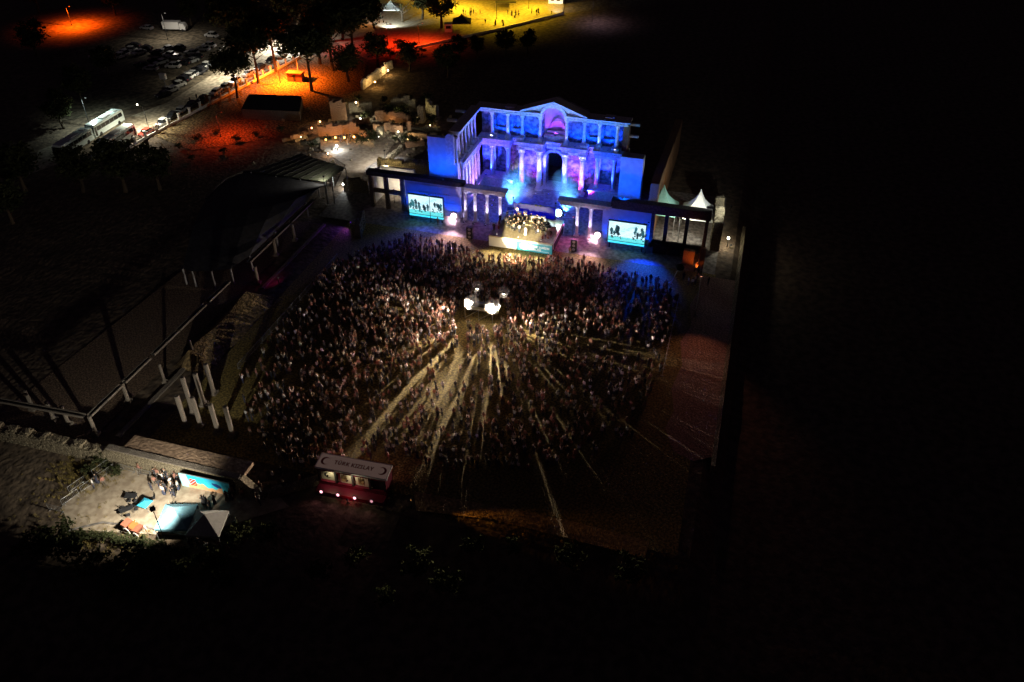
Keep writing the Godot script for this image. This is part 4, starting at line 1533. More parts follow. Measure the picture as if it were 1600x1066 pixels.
# ---------------------------------------------------------------- the audience and the lighting tower
func make_crowd() -> void:
	var tw := thing("lighting_tower", "scaffold lighting platform with tall masts in the middle of the audience", "scaffold", Vector3(-36.44, 0, -106.84))
	var fr := MB.new()
	for x in [-2.4, 0.0, 2.4]:
		for z in [-1.4, 1.4]:
			fr.cyl(Vector3(x, 0, z), Vector3(x, 2.3, z), 0.05, 0.05, 5)
	for z in [-1.4, 1.4]:
		fr.cyl(Vector3(-2.4, 0.2, z), Vector3(0, 2.1, z), 0.03, 0.03, 4)
		fr.cyl(Vector3(0, 0.2, z), Vector3(2.4, 2.1, z), 0.03, 0.03, 4)
	obj("scaffold_frame", fr, M.steel, tw)
	var pl := MB.new()
	pl.span(-2.6, 2.6, 1.25, 1.35, -1.5, 0.3)
	obj("platform", pl, M.deck, tw)
	var dk := MB.new()
	dk.span(-1.8, 1.8, 1.35, 2.1, -1.2, -0.5)
	obj("mixing_desk", dk, M.black_metal, tw)
	var base := tw.position
	for q in [[Vector3(-37.38, 5.53, -107.4), "left"], [Vector3(-32.85, 5.35, -107.4), "right"]]:
		var top: Vector3 = q[0]
		var mt := MB.new()
		var foot := Vector3(clampf(top.x - base.x - (0.9 if q[1] == "right" else 0.3), -2.3, 2.3), 1.35, -0.9)
		mt.cyl(foot, top - base + Vector3(0, 0, 0.1), 0.09, 0.07, 6)
		mt.cyl(top - base + Vector3(-0.5, -0.1, 0.1), top - base + Vector3(0.5, -0.1, 0.1), 0.05, 0.05, 5)
		obj("mast", mt, M.pale_post, tw)
		flood("stage spotlight on the %s mast of the lighting tower" % q[1], top, Vector3(-36.2, 2.4, -133.5), Color(1.0, 0.84, 0.52), 1000, 9.0, 0.5, 4.0, "stage spotlights on the masts", "floodlight", top.y - 0.2, 0.3)
		flood("small lamp on the %s mast shining down on the crowd" % q[1], top + Vector3(0.3, -0.3, 0.35), top + Vector3(0.5, -4.0, 9.0), Color(1.0, 0.86, 0.66), 5, 60, 0.5, 9.0, "crowd lamps on the masts", "floodlight", top.y - 0.5)
	for q in [[Vector3(-37.84, 2.9, -106.2), "left", -16.0, 1350.0, 0.55], [Vector3(-34.27, 2.81, -106.2), "right", 8.0, 1250.0, 0.55], [Vector3(-38.44, 2.91, -106), "left", -68.0, 190.0, 0.4], [Vector3(-33.54, 2.95, -106), "right", 74.0, 340.0, 0.4]]:
		var p: Vector3 = q[0]
		var az := deg_to_rad(q[2])
		flood("%s on the %s of the lighting tower, %s" % ["glaring white floodlight" if q[4] > 0.5 else "smaller added floodlight", q[1], "facing the viewer" if q[4] > 0.5 else "facing sideways"], p, p + Vector3(sin(az), 0.30, cos(az)), Color(1.0, 0.82, 0.62), q[3], 46 if q[4] > 0.5 else 58, q[4], 16.0 if q[4] > 0.5 else 4.0, "glaring floodlights on the tower", "floodlight", 1.35, 1.0)  # the sideways pair is added to spread light over the crowd
	# crowd-control barriers down both sides of the audience
	var br := barrier()
	var bn := 0
	for line in [[Vector3(-67.87, 0, -117.06), Vector3(-68.14, 0, -82.66), "left"], [Vector3(-5.07, 0, -120.73), Vector3(-4.94, 0, -99.09), "right"], [Vector3(-54.38, 0, -127.11), Vector3(-43.88, 0, -125.95), "front left"]]:
		var a: Vector3 = line[0]
		var d: Vector3 = line[1] - a
		var k := int(d.length() / 2.45)
		for i in k:
			var p := a + d * (i + 0.5) / k
			var lb := "steel crowd barrier in the row along the audience's %s side" % line[2]
			if bn == 0:
				br.position = p
				br.rotation.y = atan2(-d.z, d.x)
				br.set_meta("label", lb)
			else:
				dup(br, p, atan2(-d.z, d.x), lb)
			bn += 1
	# where people stand
	var field := PackedVector2Array([Vector2(-57.68, -127.43), Vector2(-49.55, -126.76), Vector2(-40.87, -124.43), Vector2(-27.15, -127.47), Vector2(-7.85, -124.97), Vector2(-5.28, -120.67), Vector2(-5.13, -99.03), Vector2(-7.2, -83.9), Vector2(-16.36, -74.65), Vector2(-29.85, -71.95), Vector2(-42.12, -70.13), Vector2(-50.26, -65.54), Vector2(-57.97, -69.15), Vector2(-66.34, -79.67), Vector2(-67.15, -94.48), Vector2(-67.98, -115.14)])
	var aisles := [[Vector2(-38.27, -102.87), Vector2(-35.8, -95.05), 0.75], [Vector2(-35.8, -95.05), Vector2(-35.81, -88.54), 0.9], [Vector2(-35.81, -88.54), Vector2(-34.39, -82.93), 0.6], [Vector2(-39.75, -96.48), Vector2(-42.17, -78.52), 0.55], [Vector2(-40.73, -85.25), Vector2(-43.05, -72.17), 0.8], [Vector2(-17.04, -105.02), Vector2(-8.02, -103.8), 0.9], [Vector2(-28.13, -104.34), Vector2(-24.72, -99.64), 0.5], [Vector2(-31.74, -96.23), Vector2(-30.69, -91.61), 0.5]]
	for e in [Vector2(-43.58, -73.33), Vector2(-38.91, -77.11), Vector2(-35.02, -75.81), Vector2(-31.85, -74.9), Vector2(-28.76, -73.51), Vector2(-26.84, -74.32), Vector2(-25.52, -76.49), Vector2(-24.41, -80.78), Vector2(-21.03, -85.66), Vector2(-16.61, -93.5)]:
		aisles.append([Vector2(base.x, base.z + 1.5).lerp(e, 0.24), e, 0.26])
	var spots := []
	var tries := 0
	var gridded := {}
	while tries < 22000 and spots.size() < 3100:
		tries += 1
		var p := Vector2(rng.randf_range(-70, 4), rng.randf_range(-131, -66))
		if not Geometry2D.is_point_in_polygon(p, field):
			continue
		if absf(p.x - base.x) < 4.0 and p.y > base.z - 3.5 and p.y < base.z + 4.0:
			continue
		var far := Vector2(base.x, base.z).distance_to(p)
		var dens := 0.95
		if p.y > base.z:
			dens = clampf(1.15 - far / 42.0, 0.2, 0.95)
			var ang := rad_to_deg(atan2(p.x - base.x, p.y - base.z))
			if far < 14.0 and absf(ang) < 40.0:
				dens = 0.7
			elif absf(ang + 6.0) < 32.0:
				dens = 0.38
			elif far > 15.0 and ang > 26.0:
				dens = 0.38
			elif far > 15.0:
				dens *= 0.95
		elif p.y > -118:
			dens = 0.8
		if p.x < -56:
			dens *= 0.75
		if p.x > -14:
			dens *= 0.6
		if rng.randf() > dens:
			continue
		var open := false
		for a in aisles:
			var cp := Geometry2D.get_closest_point_to_segment(p, a[0], a[1])
			if cp.distance_to(p) < a[2]:
				open = true
		var cell := Vector2i((p / 0.56).floor())
		if open or gridded.has(cell):
			continue
		gridded[cell] = true
		spots.append(p)
	spots.sort_custom(func(a: Vector2, b: Vector2) -> bool: return a.y > b.y)
	var poses := [0, 0, 4, 1, 2, 7, 5, 0, 3]
	var pals := [0, 1, 2, 0, 2, 1, 0]
	for i in mini(200, spots.size()):
		var p: Vector2 = spots[i]
		var where := "left of the lamp shadows" if p.x < -50 else ("right of the lamp shadows" if p.x > -30 else "among the lamp shadows")
		person(Vector3(p.x, 0.002, p.y), PI + rng.randf_range(-0.5, 0.5), poses[rng.randi() % 9], pals[rng.randi() % 7], "person at the audience's thin rear edge, %s" % where, "audience, rear edge, %s" % where, rng.randf_range(0.88, 1.02))
	var crowd := thing("crowd", "dense crowd of standing people filling the lawn round the lighting tower", "crowd")
	crowd.set_meta("kind", "stuff")
	var kinds := [[0, 0], [0, 1], [4, 2], [1, 1], [2, 0], [7, 2], [5, 1], [3, 2], [0, 2], [4, 0]]
	var lists := []
	for k in kinds:
		lists.append([])
	for i in range(200, spots.size()):
		lists[rng.randi() % kinds.size()].append(spots[i])
	for k in kinds.size():
		var mm := MultiMesh.new()
		mm.transform_format = MultiMesh.TRANSFORM_3D
		mm.use_colors = true
		mm.mesh = person_mesh(kinds[k][0], kinds[k][1])
		mm.instance_count = lists[k].size()
		for i in lists[k].size():
			var p: Vector2 = lists[k][i]
			var s := rng.randf_range(0.88, 1.02)
			mm.set_instance_transform(i, Transform3D(Basis(Vector3.UP, PI + rng.randf_range(-0.6, 0.6)).scaled(Vector3(s, s, s)), Vector3(p.x, 0.002, p.y)))
			var v := rng.randf_range(0.7, 1.7)
			mm.set_instance_color(i, Color(v * rng.randf_range(0.9, 1.1), v * rng.randf_range(0.85, 1.05), v * rng.randf_range(0.85, 1.1)))
		var mi := MultiMeshInstance3D.new()
		mi.name = "people"
		mi.multimesh = mm
		mi.material_override = M.people
		crowd.add_child(mi, true)
		mi.set_meta("kind", "stuff")
	# those apart from the crowd
	for q in [[Vector3(-26.62, 0, -130.48), "person standing on the pavement right of the stage", 0], [Vector3(-23.5, 0, -128.53), "dark figure on the pavement in front of the right lamp", 0], [Vector3(-54.38, 0, -134.18), "person standing beside the left video screen", 1], [Vector3(-3.15, 0, -131.66), "person in the orange light by the brick pier", 4]]:
		person(q[0], rng.randf() * TAU, q[2], 2, q[1], "")
	for k in 11:
		var q := Vector2(Vector2(-3.49, -128.42)) + Vector2(rng.randf_range(-3.4, 3.4), rng.randf_range(-2.6, 2.6))
		person(Vector3(q.x, 0.01, q.y), rng.randf() * TAU, poses[k % 9], pals[k % 7], "person in the small group by the brick pier at the right", "group by the brick pier")


func barrier() -> Node3D:
	var o := thing("crowd_barrier", "", "barrier", Vector3.ZERO, 0.0, "crowd barriers round the audience")
	var f := MB.new()
	f.cyl(Vector3(-1.15, 1.05, 0), Vector3(1.15, 1.05, 0), 0.025, 0.025, 5)
	f.cyl(Vector3(-1.15, 0.2, 0), Vector3(1.15, 0.2, 0), 0.025, 0.025, 5)
	for s in [-1.15, 1.15]:
		f.cyl(Vector3(s, 0.02, 0), Vector3(s, 1.05, 0), 0.025, 0.025, 5)
	obj("frame", f, M.steel, o)
	var b := MB.new()
	for k in 11:
		b.cyl(Vector3(-0.96 + k * 0.192, 0.2, 0), Vector3(-0.96 + k * 0.192, 1.05, 0), 0.01, 0.01, 4, false)
	obj("bars", b, M.steel, o)
	for s in [-0.9, 0.9]:
		var l := MB.new()
		l.box(Vector3(s, 0.02, 0), Vector3(0.06, 0.04, 0.6))
		obj("foot", l, M.steel, o)
	return o



# ---------------------------------------------------------------- the palaestra's left side
# a ragged wall of rubble from a to b
func rubble_wall(b: MB, a: Vector3, e: Vector3, high: float, thick: float, ragged: float) -> void:
	var d := e - a
	var l := d.length()
	var k := maxi(2, int(l / 0.7))
	var bs := Basis(Vector3.UP, atan2(-d.z, d.x))
	for i in k:
		var p := a + d * (i + 0.5) / k
		var h := high * (1.0 - ragged * (0.5 + 0.5 * sin(i * 1.3 + a.x) * cos(i * 0.37 + a.z)) * rng.randf_range(0.5, 1.0))
		b.box(p + Vector3(0, h / 2, 0), Vector3(l / k + 0.01, h, thick * rng.randf_range(0.9, 1.0)), bs)
		var y := 0.15
		while y < h - 0.3:
			for s in [-1.0, 1.0]:
				b.box(p + bs * Vector3(rng.randf_range(-0.2, 0.2), y, s * thick * 0.5) , Vector3(l / k * rng.randf_range(0.5, 0.95), rng.randf_range(0.25, 0.42), rng.randf_range(0.06, 0.22)), bs * Basis(Vector3.BACK, rng.randf_range(-0.06, 0.06)))
			y += rng.randf_range(0.4, 0.6)
		b.box(p + Vector3(0, h, 0), Vector3(l / k * 0.7, rng.randf_range(0.1, 0.4), thick * 0.6), bs * Basis(Vector3.UP, rng.randf()))


func beam(label: String, a: Vector3, e: Vector3, group: String) -> void:
	var o := thing("stone_beam", label, "beam", Vector3(a.x, 0, a.z), 0.0, group)
	var d := e - a
	var bs := Basis(Vector3.UP, atan2(-d.z, d.x))
	for s in [-0.32, 0.32]:
		var b := MB.new()
		b.box(d / 2 + Vector3(0, 3.75, 0) + bs * Vector3(0, 0, s), Vector3(d.length() - 0.1, 0.3, 0.16), bs)
		obj("rail", b, M.column_stone, o)
	var w := MB.new()
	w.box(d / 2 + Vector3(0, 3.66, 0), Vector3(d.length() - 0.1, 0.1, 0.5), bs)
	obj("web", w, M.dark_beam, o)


func free_column(label: String, at: Vector3, high: float, r: float, group: String, m: Material) -> void:
	var o := thing("stone_column", label, "column", at, rng.randf() * 0.4, group)
	var ba := MB.new()
	ba.box(Vector3(0, 0.2, 0), Vector3(r * 3.4, 0.4, r * 3.4))
	ba.lathe(Vector3(0, 0.4, 0), [Vector2(r * 1.4, 0), Vector2(r * 1.45, 0.14), Vector2(r * 1.15, 0.26), Vector2(r, 0.34)], 12)
	obj("column_base", ba, M.column_stone, o)
	var y := 0.7
	while y < high - 0.2:
		var h := minf(rng.randf_range(1.2, 2.0), high - y)
		var d := MB.new()
		var t := rng.randf_range(0.94, 1.0)
		d.lathe(Vector3(0, y, 0), [Vector2(r * t, 0.0), Vector2(r * t * 1.01, 0.05), Vector2(r * t, h - 0.03), Vector2(r * t * 0.97, h)], 12)
		if y + h > high - 0.21:
			d.cyl(Vector3(0, y + h - 0.02, 0), Vector3(0, y + h, 0), r * 0.95, r * 0.92, 12)
		obj("drum", d, m, o)
		y += h


func make_side_colonnade() -> void:
	var names := ["nearest the wall corner at the far left", "standing just behind the second one", "tall one second from the left", "in the back row, second of three", "in the back row, farthest from the viewer", "third from the left in the front row", "at the right end of the front row"]
	var ps := [Vector3(-68.43, 0, -69.35), Vector3(-69.03, 0, -72), Vector3(-66.35, 0, -69.82), Vector3(-68.55, 0, -74.03), Vector3(-68.63, 0, -76.69), Vector3(-63.33, 0, -69.47), Vector3(-60.99, 0, -69.47)]
	var hs := [5.7, 6.8, 5.6, 6.0, 5.6, 5.3, 5.5]
	for k in 7:
		free_column("free-standing weathered stone column, %s" % names[k], ps[k], hs[k], 0.34, "free-standing columns at the lawn's left corner", M.column_stone)
	var cp := [Vector3(-79.46, 0, -64.24), Vector3(-79.64, 0, -71.54), Vector3(-77.13, 0, -76.85), Vector3(-76.26, 0, -83.3), Vector3(-77.71, 0, -105.33), Vector3(-79.46, 0, -114.89), Vector3(-78.75, 0, -120.79), Vector3(-87.31, 0, -65.13), Vector3(-91.91, 0, -66.22), Vector3(-84.63, 0, -64.93)]
	var cn := ["slender pale column under the near corner of the left colonnade", "slender pale column, second from the near corner of the left colonnade", "thin post beside the ochre earth bank, nearer of two", "thin post beside the ochre earth bank, farther of two", "thin pale column of the far left colonnade, nearest of three", "thin pale column of the far left colonnade, middle of three", "thin pale column of the far left colonnade, farthest of three", "dim column under the cross beam at the far left, middle of three", "dim column under the cross beam at the far left, leftmost", "dim column under the cross beam at the far left, nearest the corner"]
	for k in cp.size():
		free_column(cn[k], cp[k], 3.55, 0.2 if k in [2, 3] else 0.27, "slender columns of the left colonnade", M.column_stone)
	var x := -79.3
	var zs := [[-64.2, -71.0], [-71.6, -77.6], [-78.4, -84.8], [-85.0, -92.4], [-93.2, -99.6], [-106.0, -113.6], [-114.4, -120.4], [-121.2, -131.0]]
	var wn := ["first from the near corner", "second from the near corner", "third from the near corner", "fourth from the near corner", "fifth, before the gap", "first after the gap", "second after the gap", "last, nearest the screen wall"]
	for k in zs.size():
		beam("thin stone beam over the left colonnade, %s" % wn[k], Vector3(x, 0, zs[k][0]), Vector3(x, 0, zs[k][1]), "beams of the left colonnade")
	beam("dim stone beam crossing to the far left from the colonnade corner", Vector3(-79.9, 0, -64.0), Vector3(-97.3, 0, -63.21), "beams of the left colonnade")
	var st := MB.new()
	st.span(-76.6, -75.9, 0.0, 0.28, -91, -64.6)
	obj("stylobate", st, M.column_stone)
	tag(get_node("stylobate"), "long pale stone step on the ground along the left colonnade", "step")
	var st2 := MB.new()
	st2.span(-76.4, -75.8, 0.0, 0.25, -128, -104)
	obj("stylobate", st2, M.column_stone)
	tag(get_node("stylobate_001"), "violet-lit stone step on the ground along the far left colonnade", "step")
	# the ochre bank of earth, its slope towards the lawn
	var bk := MB.new()
	var n := 10
	for i in n:
		var q := []
		for m in [i, i + 1]:
			var z: float = -80.2 - m * 2.2
			var wob := sin(m * 1.7) * 0.35
			var hh := 1.5 + 0.4 * sin(m * 0.9)
			if m == 0 or m == n:
				hh = 0.1
			q.append([Vector3(-72.2 + wob, -0.05, z), Vector3(-74.6 + wob, hh * 0.75, z), Vector3(-76.6, hh, z), Vector3(-78.2, -0.05, z)])
		for j in 3:
			bk.quad(q[0][j], q[1][j], q[1][j + 1], q[0][j + 1])
	struct("earth_bank", bk, M.ochre_earth)


# ---------------------------------------------------------------- the little square at the lower left
func poster_print() -> ImageTexture:
	var im := Image.create(180, 64, false, Image.FORMAT_RGB8)
	var r := RandomNumberGenerator.new()
	r.seed = 3
	for x in 180:
		for y in 64:
			var c := Color(0.10, 0.68, 0.86).lerp(Color(0.25, 0.86, 0.92), float(y) / 64)
			if x < 26 + y * 0.15:
				c = Color(0.62, 0.86, 0.88)
			var hill := 40 + 8 * sin(x * 0.07) + 4 * sin(x * 0.21)
			if y > hill and x > 24 and x < 150:
				c = Color(0.85, 0.55, 0.35).lerp(Color(0.8, 0.72, 0.6), r.randf())
			if x > 32 and x < 58 and y > 16 and y < 50 and (x + y) % 13 > 2:
				c = Color(0.80, 0.26, 0.18)
			var dx := (x - 132) / 17.0
			var dy := (y - 26 - dx * 6) / 10.0
			if dx * dx + dy * dy < 1 and y > 16:
				c = Color(0.03, 0.26, 0.55)
			im.set_pixel(x, y, c)
	im.fill_rect(Rect2i(152, 48, 22, 2), Color(0.9, 0.97, 1))
	im.fill_rect(Rect2i(152, 53, 18, 2), Color(0.9, 0.97, 1))
	return ImageTexture.create_from_image(im)


func make_plaza() -> void:
	var o := thing("stone_wall", "long lit stone wall with earth on top behind the small square", "wall", Vector3(-62.5, 0.004, -60.45))
	var core := MB.new()
	core.extrude(PackedVector2Array([Vector2(-11.6, 0), Vector2(-11.6, 2.6), Vector2(-9, 3.0), Vector2(9, 3.0), Vector2(11.8, 0.2), Vector2(11.8, 0), Vector2(8.0, 0), Vector2(8.0, 2.6), Vector2(0.2, 2.6), Vector2(0.2, 0)]), -0.55, 0.45)
	obj("core", core, M.ruin_stone, o)
	var bl := MB.new()
	ashlar(bl, -11.6, 9.4, 0.0, 2.6, 0.52, 0.3, [Rect2(0.2, -1, 7.8, 3.6)])
	tag(obj("wall_blocks", bl, M.ruin_stone, o), "", "", "", "stuff")
	var cp := MB.new()
	for k in 22:
		cp.box(Vector3(-10.6 + k * 0.9, 3.04, 0.12), Vector3(0.86, rng.randf_range(0.12, 0.24), 0.85), Basis(Vector3.UP, rng.randf_range(-0.05, 0.05)))
	tag(obj("coping_stones", cp, M.column_stone, o), "", "", "", "stuff")
	var tp := MB.new()
	tp.span(-9, 9, 2.5, 3.02, -2.8, -0.56)
	obj("earth_top", tp, M.earth, o)
	var bkw := MB.new()
	bkw.span(0.2, 8.0, 0, 2.6, -0.9, -0.6)
	obj("recess_wall", bkw, M.dark_beam, o)
	var rw := MB.new()
	rubble_wall(rw, Vector3(-93, 0, -60.4), Vector3(-74.4, 0, -60.6), 2.3, 1.6, 0.5)
	tag(obj("ruin_wall", rw, M.ruin_stone), "dim ragged stone wall at the far left, beyond the gap", "wall", "ruined stone walls")
	var rk := MB.new()
	rubble_wall(rk, Vector3(-50.6, 0, -60.8), Vector3(-44, 0, -66.0), 0.9, 1.2, 0.6)
	tag(obj("ruin_wall", rk, M.ruin_stone), "low ragged wall between the small square and the red food truck", "wall", "ruined stone walls")
	# the poster
	var bn := thing("poster_banner", "bright blue poster banner with orange scenery before the stone wall", "banner", Vector3(-58.6, 0.004, -59.35), 0.03)
	var bf := MB.new()
	bf.span(-3.65, 3.65, 0.0, 2.45, -0.12, -0.02)
	for x in [-3.0, 0.0, 3.0]:
		bf.cyl(Vector3(x, 2.0, -0.1), Vector3(x, 0, -0.9), 0.04, 0.04, 5)
	obj("frame", bf, M.steel, bn)
	var bp := MB.new()
	bp.quad(Vector3(-3.6, 0.06, 0), Vector3(3.6, 0.06, 0), Vector3(3.6, 2.4, 0), Vector3(-3.6, 2.4, 0))
	var pm := plain("poster", Color.WHITE, 0.6)
	pm.albedo_texture = poster_print()
	obj("print", bp, pm, bn)
	# tents, parasol, tables
	var t1 := pagoda(Vector3(-58.3, 0.004, -53.0), 4.0, 2.2, 3.8, M.canvas_blue, "blue-white square tent by the lamp on the small square", 0.28, true)
	t1.set_meta("group", "square tents")
	var t2 := pagoda(Vector3(-54.1, 0.004, -53.2), 4.0, 2.2, 3.8, M.canvas_grey, "dim grey square tent right of the blue-white tent", 0.25, true)
	t2.set_meta("group", "square tents")
	var pa := thing("parasol", "small teal parasol standing between the tables and the tent", "parasol", Vector3(-63.51, 0, -53.94), 0.7)
	var pp := MB.new()
	pp.cyl(Vector3.ZERO, Vector3(0, 2.3, 0), 0.03, 0.03, 5)
	obj("pole", pp, M.steel, pa)
	var pc := MB.new()
	for k in 4:
		var a := k * PI / 2
		pc.tri(Vector3(0, 2.4, 0), Vector3(cos(a + PI / 2), 2.0, -sin(a + PI / 2)), Vector3(cos(a), 2.0, -sin(a)))
	obj("canopy", pc, M.blue_cloth, pa)
	var tb := thing("cafe_table", "dark table farther from the cart on the lit square", "table", Vector3(-67.1, 0, -55.35), 0.3, "tables on the small square")
	var tt := MB.new()
	tt.box(Vector3(0, 0.73, 0), Vector3(1.5, 0.05, 0.8))
	obj("table_top", tt, M.black_metal, tb)
	for sx in [-0.65, 0.65]:
		for sz in [-0.3, 0.3]:
			var l := MB.new()
			l.cyl(Vector3(sx, 0, sz), Vector3(sx, 0.71, sz), 0.03, 0.03, 5)
			obj("leg", l, M.black_metal, tb)
	dup(tb, Vector3(-66.22, 0, -53.26), 0.8, "dark table nearer to the cart on the lit square")
	var ch := orchestra_chair()
	ch.name = numbered("cafe_chair")
	ch.position = Vector3(-67.79, 0, -55.37)
	tag(ch, "dark chair around the farther table on the lit square", "chair", "chairs on the small square")
	for q in [Vector3(-66.83, 0, -55.76), Vector3(-66.99, 0, -54.81), Vector3(-66.14, 0, -54.95), Vector3(-67.28, 0, -55.98)]:
		dup(ch, q, rng.randf() * TAU)
	for q in [Vector3(-66.99, 0, -53.15), Vector3(-66.01, 0, -53.87), Vector3(-65.59, 0, -52.79), Vector3(-65.25, 0, -53.87), Vector3(-67.09, 0, -53.67), Vector3(-64.34, 0, -56.03)]:
		dup(ch, q, rng.randf() * TAU, "dark chair around the nearer table on the lit square")
	# the cart
	var ca := thing("wooden_cart", "red-brown wooden cart with pale wheels at the lit square's edge", "cart", Vector3(-63.4, 0, -50.98), -0.12)
	var cb := MB.new()
	cb.extrude(PackedVector2Array([Vector2(-1.15, 0.62), Vector2(1.0, 0.62), Vector2(1.15, 1.15), Vector2(0.4, 1.05), Vector2(-0.4, 1.1), Vector2(-1.3, 1.45)]), -0.6, 0.6)
	obj("cart_body", cb, M.rust, ca)
	var cs := MB.new()
	cs.box(Vector3(0.2, 1.2, 0), Vector3(0.5, 0.1, 1.1))
	cs.box(Vector3(-0.05, 1.4, 0), Vector3(0.08, 0.4, 1.1))
	obj("seat", cs, M.varnish, ca)
	var csh := MB.new()
	for z in [-0.35, 0.35]:
		csh.cyl(Vector3(1.0, 0.7, z), Vector3(2.6, 0.55, z), 0.04, 0.03, 5)
	obj("shafts", csh, M.wood, ca)
	for wq in [[-0.55, 0.68, 0.52], [-0.55, -0.68, 0.52], [0.85, 0.68, 0.4], [0.85, -0.68, 0.4]]:
		var wr := MB.new()
		for k in 16:
			var a0 := TAU * k / 16
			var a1 := TAU * (k + 1) / 16
			wr.cyl(Vector3(cos(a0) * wq[2], sin(a0) * wq[2], 0), Vector3(cos(a1) * wq[2], sin(a1) * wq[2], 0), 0.06, 0.06, 5, false)
		for k in 6:
			wr.cyl(Vector3.ZERO, Vector3(cos(k * TAU / 6), sin(k * TAU / 6), 0) * wq[2], 0.025, 0.025, 4, false)
		var wo := obj("wheel", wr, M.pale_post, ca)
		wo.position = Vector3(wq[0], wq[2] + 0.03, wq[1])
	# barriers at the left
	var src := get_node("crowd_barrier") if has_node("crowd_barrier") else null
	if src == null:
		src = barrier()
		src.position = Vector3(-75.08, 0, -51.01)
		tag(src, "steel barrier in the double row at the left of the small square", "barrier", "barriers on the small square")
	for line in [[Vector3(-74.98, 0, -51.82), Vector3(-72.61, 0, -59.53)], [Vector3(-75.79, 0, -53.5), Vector3(-73.8, 0, -60.3)], [Vector3(-72.2, 0, -59.53), Vector3(-63.98, 0, -59.38)]]:
		var a: Vector3 = line[0]
		var d: Vector3 = line[1] - a
		var k := int(d.length() / 2.4)
		for i in k:
			var lb := "steel barrier in the double row at the left of the small square" if line[0].x < -71 else "steel barrier in front of the lit stone wall"
			dup(src, a + d * (i + 0.5) / k, atan2(-d.z, d.x), lb, "barriers on the small square")
	flood("bright white floodlight on a mast behind the blue-white tent on the small square", Vector3(-57.75, 7.4, -49.71), Vector3(-66.41, 0, -57.04), Color(0.98, 0.92, 0.76), 165, 53, 0.5, 5.0, "", "floodlight", 0.0, 0.8)
	# the people there
	var rr := RandomNumberGenerator.new()
	rr.seed = 77
	var sets := [
		[[Vector2(-63.86, -58.36), 1.9, 1.9, 20], "person in the cluster left of the blue poster"], [[Vector2(-63.8, -59.67), 1.2, 0.5, 5], "person against the wall left of the blue poster"],
		[[Vector2(-66.55, -59.83), 1.2, 0.4, 4], "person standing at the lit stone wall's middle"], [[Vector2(-68.87, -59.76), 0.7, 0.4, 3], "person standing at the lit stone wall's left end"],
		[[Vector2(-57.48, -57.35), 1.2, 0.6, 5], "person with a long shadow between tents and poster"], [[Vector2(-53.35, -60.02), 2.8, 1.3, 18], "person in the group right of the blue poster"],
		[[Vector2(-72.61, -56.17), 0.7, 0.9, 3], "person leaning by the double row of barriers"], [[Vector2(-52.65, -50.94), 2.6, 1.6, 18], "person in the tight group below the square tents"],
		[[Vector2(-60.43, -55.16), 0.8, 0.6, 3], "person standing just behind the blue-white tent"], [[Vector2(-49.72, -62.82), 2.5, 2.0, 6], "person in the dark between the square and the red food truck"],
	]
	for s in sets:
		var q: Array = s[0]
		for k in q[3]:
			var c: Vector2 = q[0]
			person(Vector3(c.x + rr.randf_range(-1, 1) * q[1], 0.006, c.y + rr.randf_range(-1, 1) * q[2]), rr.randf() * TAU, [0, 4, 3, 7, 0, 2][rr.randi() % 6], [0, 2, 1, 0][rr.randi() % 4], s[1], s[1].replace("person", "people"), rr.randf_range(0.95, 1.05))


# ---------------------------------------------------------------- the red food truck
func crescent(r: float, z0: float, z1: float) -> MB:
	var b := MB.new()
	var outer := []
	var inner := []
	for k in 17:
		var a := lerpf(0.7, TAU - 0.7, k / 16.0)
		outer.append(Vector2(cos(a), sin(a)) * r)
	var c := Vector2(r * 0.30, 0)
	var e0: Vector2 = outer[0] - c
	var e1: Vector2 = outer[16] - c
	var ri := e0.length()
	for k in 17:
		inner.append(c + Vector2.from_angle(lerpf(e0.angle(), e1.angle() + TAU, k / 16.0)) * ri)
	for k in 16:
		if (outer[k] as Vector2).distance_to(inner[k]) < 0.001:
			b.extrude(PackedVector2Array([outer[k], outer[k + 1], inner[k + 1]]), z0, z1)
		elif (outer[k + 1] as Vector2).distance_to(inner[k + 1]) < 0.001:
			b.extrude(PackedVector2Array([outer[k], outer[k + 1], inner[k]]), z0, z1)
		else:
			b.extrude(PackedVector2Array([outer[k], outer[k + 1], inner[k + 1], inner[k]]), z0, z1)
	return b


